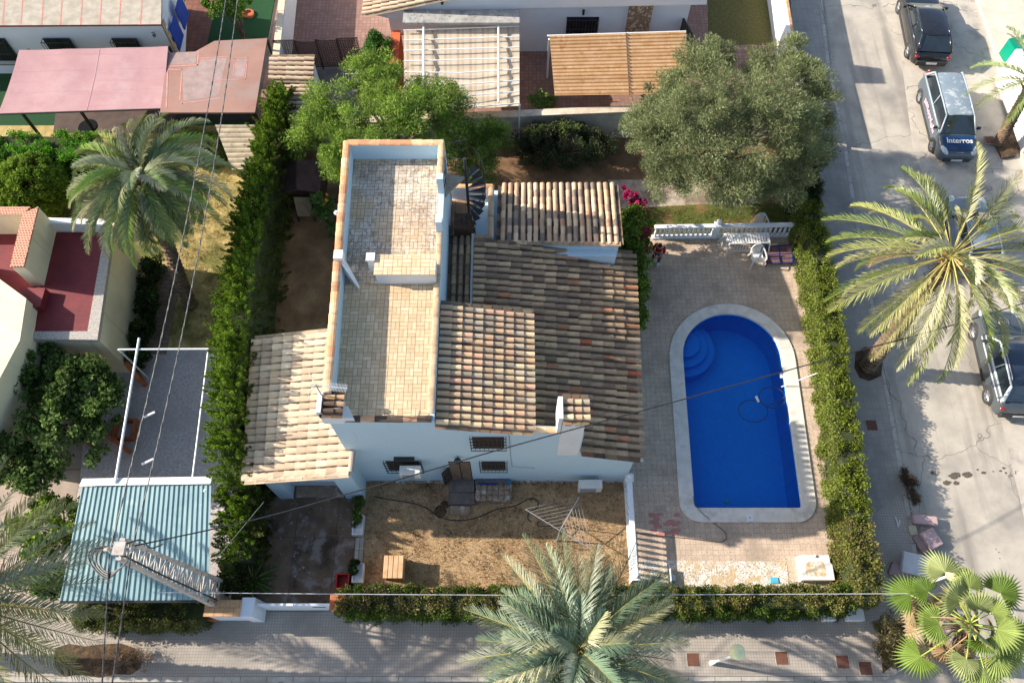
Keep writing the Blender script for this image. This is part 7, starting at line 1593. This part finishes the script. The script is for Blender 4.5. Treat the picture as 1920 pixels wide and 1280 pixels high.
# navy bonnet panel, red rear corner, pink lettering marks on the side
def hoodz(y, x): return None
g = MB(); fr = -2.375; rowsH = [(fr+.17, .86), (fr+.35, .905), (fr+.6, .945), (-1.65, .995), (-1.45, 1.03)]
V = [(x*w, y, z+.018-.03*abs(x/.8)**2) for (y, z), w in zip(rowsH, (.82, .95, 1, 1, 1)) for x in (-.72, -.45, 0, .45, .72)]
g.add(V, [(i*5+j, i*5+j+1, (i+1)*5+j+1, (i+1)*5+j) for i in range(4) for j in range(4)]); g.build('bonnet_print', m_nb, c2_, smooth=True, local=True)
fc = bpy.data.curves.new('lettering', 'FONT'); fc.body = 'Interros'; fc.size = .36; fc.align_x = 'CENTER'; fc.extrude = .004; fc.offset = .006
fo = bpy.data.objects.new('tmp', fc); COL.objects.link(fo); bpy.context.view_layer.update()
me = bpy.data.meshes.new_from_object(fo.evaluated_get(bpy.context.evaluated_depsgraph_get())); bpy.data.objects.remove(fo)
tx = bpy.data.objects.new('lettering', me); COL.objects.link(tx); me.materials.clear(); me.materials.append(M('letter_white', (.8, .8, .8), (.78, .78, .78), 2, .5)); tx.parent = c2_; tx.location = (0, -1.86, .995); tx.rotation_euler = (.16, 0, 0); tx.location.z += .01
g = MB()
for s in (-1, 1): g.tube([(s*.16, fr+.1, .84), (0, fr+.04, .90), (-s*.16+.0, fr+.1, .84)], .012, 4)
g.build('emblem', m_rim, c2_, local=True)
g = MB(); rr2 = random.Random(4)
for i in range(16): y = -1.0+i*.125; g.obox((-.902, y, .72+rr2.uniform(-.05, .06)), (.012, .075, rr2.uniform(.12, .26)), Matrix.Rotation(rr2.uniform(-.3, .3), 3, 'X'))
g.build('side_print', M('pink_print', lin((226,190,200)), lin((210,170,182)), 6, .5), c2_, local=True)
g = MB(); ell(g, (-.70, 2.2, 1.15), (.10, .10, .2), 10, 8); g.build('corner_panel', m_tl, c2_, smooth=True, local=True)
g = MB(); g.box(-.52, -.44, -1.1, -1.08, 1.2, 1.26); g.build('windscreen_sticker', M('yellow_sticker', (.6, .45, .05), rough=.5), c2_, local=True)
m_dn = M('dark_navy_paint', (.022, .035, .06), (.02, .03, .05), 2, .25, coat=1, spec=.5)
pos, rot = wheelpos(1826, 625, 1853, 742, 1.86); rot += math.pi
c3_ = car('dark_suv', 'dark navy sport utility with bright side trims and a round emblem on its bonnet', pos, rot+0, dict(L=4.5, W=1.86, H=1.62, belt=1.03, hood=.99, ws=-.98, rf=-.42, rb=1.5, rg=1.96, paint=M('graphite_paint', (.06, .072, .08), (.055, .065, .072), 2, .3, coat=1), roof=m_dn, pillar=M('bright_trim', (.55, .60, .62), (.5, .55, .58), 2, .25, coat=.5), wr=.36, bp=.5, rack=1))
g = MB(); g.tube([(.2*math.cos(t2), -1.55+.2*math.sin(t2), 1.05) for t2 in [k*math.pi/12 for k in range(25)]], .014, 5, cap=False); g.tube([(-.06, -1.48, 1.05), (.06, -1.5, 1.05), (.05, -1.62, 1.05), (-.05, -1.62, 1.05), (-.03, -1.54, 1.05)], .012, 4); g.build('emblem', m_rim, c3_, local=True)
g = MB()
for s in (-1, 1): g.tube([(s*.925, -.95, .9), (s*.93, 0, .92), (s*.90, 1.85, .95)], .035, 6)
g.build('side_trim', MT['bright_trim'], c3_, local=True, smooth=True)
pos, rot = wheelpos(1770, 396, 1794, 500, 1.74); rot += math.pi
c4_ = car('blue_parked_car', 'pale blue grey car mostly hidden beneath the airy date palm', pos, rot, dict(L=4.0, W=1.74, H=1.46, belt=.95, hood=.9, ws=-.95, rf=-.3, rb=1.2, rg=1.75, paint=M('pale_blue_paint', (.17, .21, .26), (.15, .19, .24), 2, .3, coat=1), wr=.32))
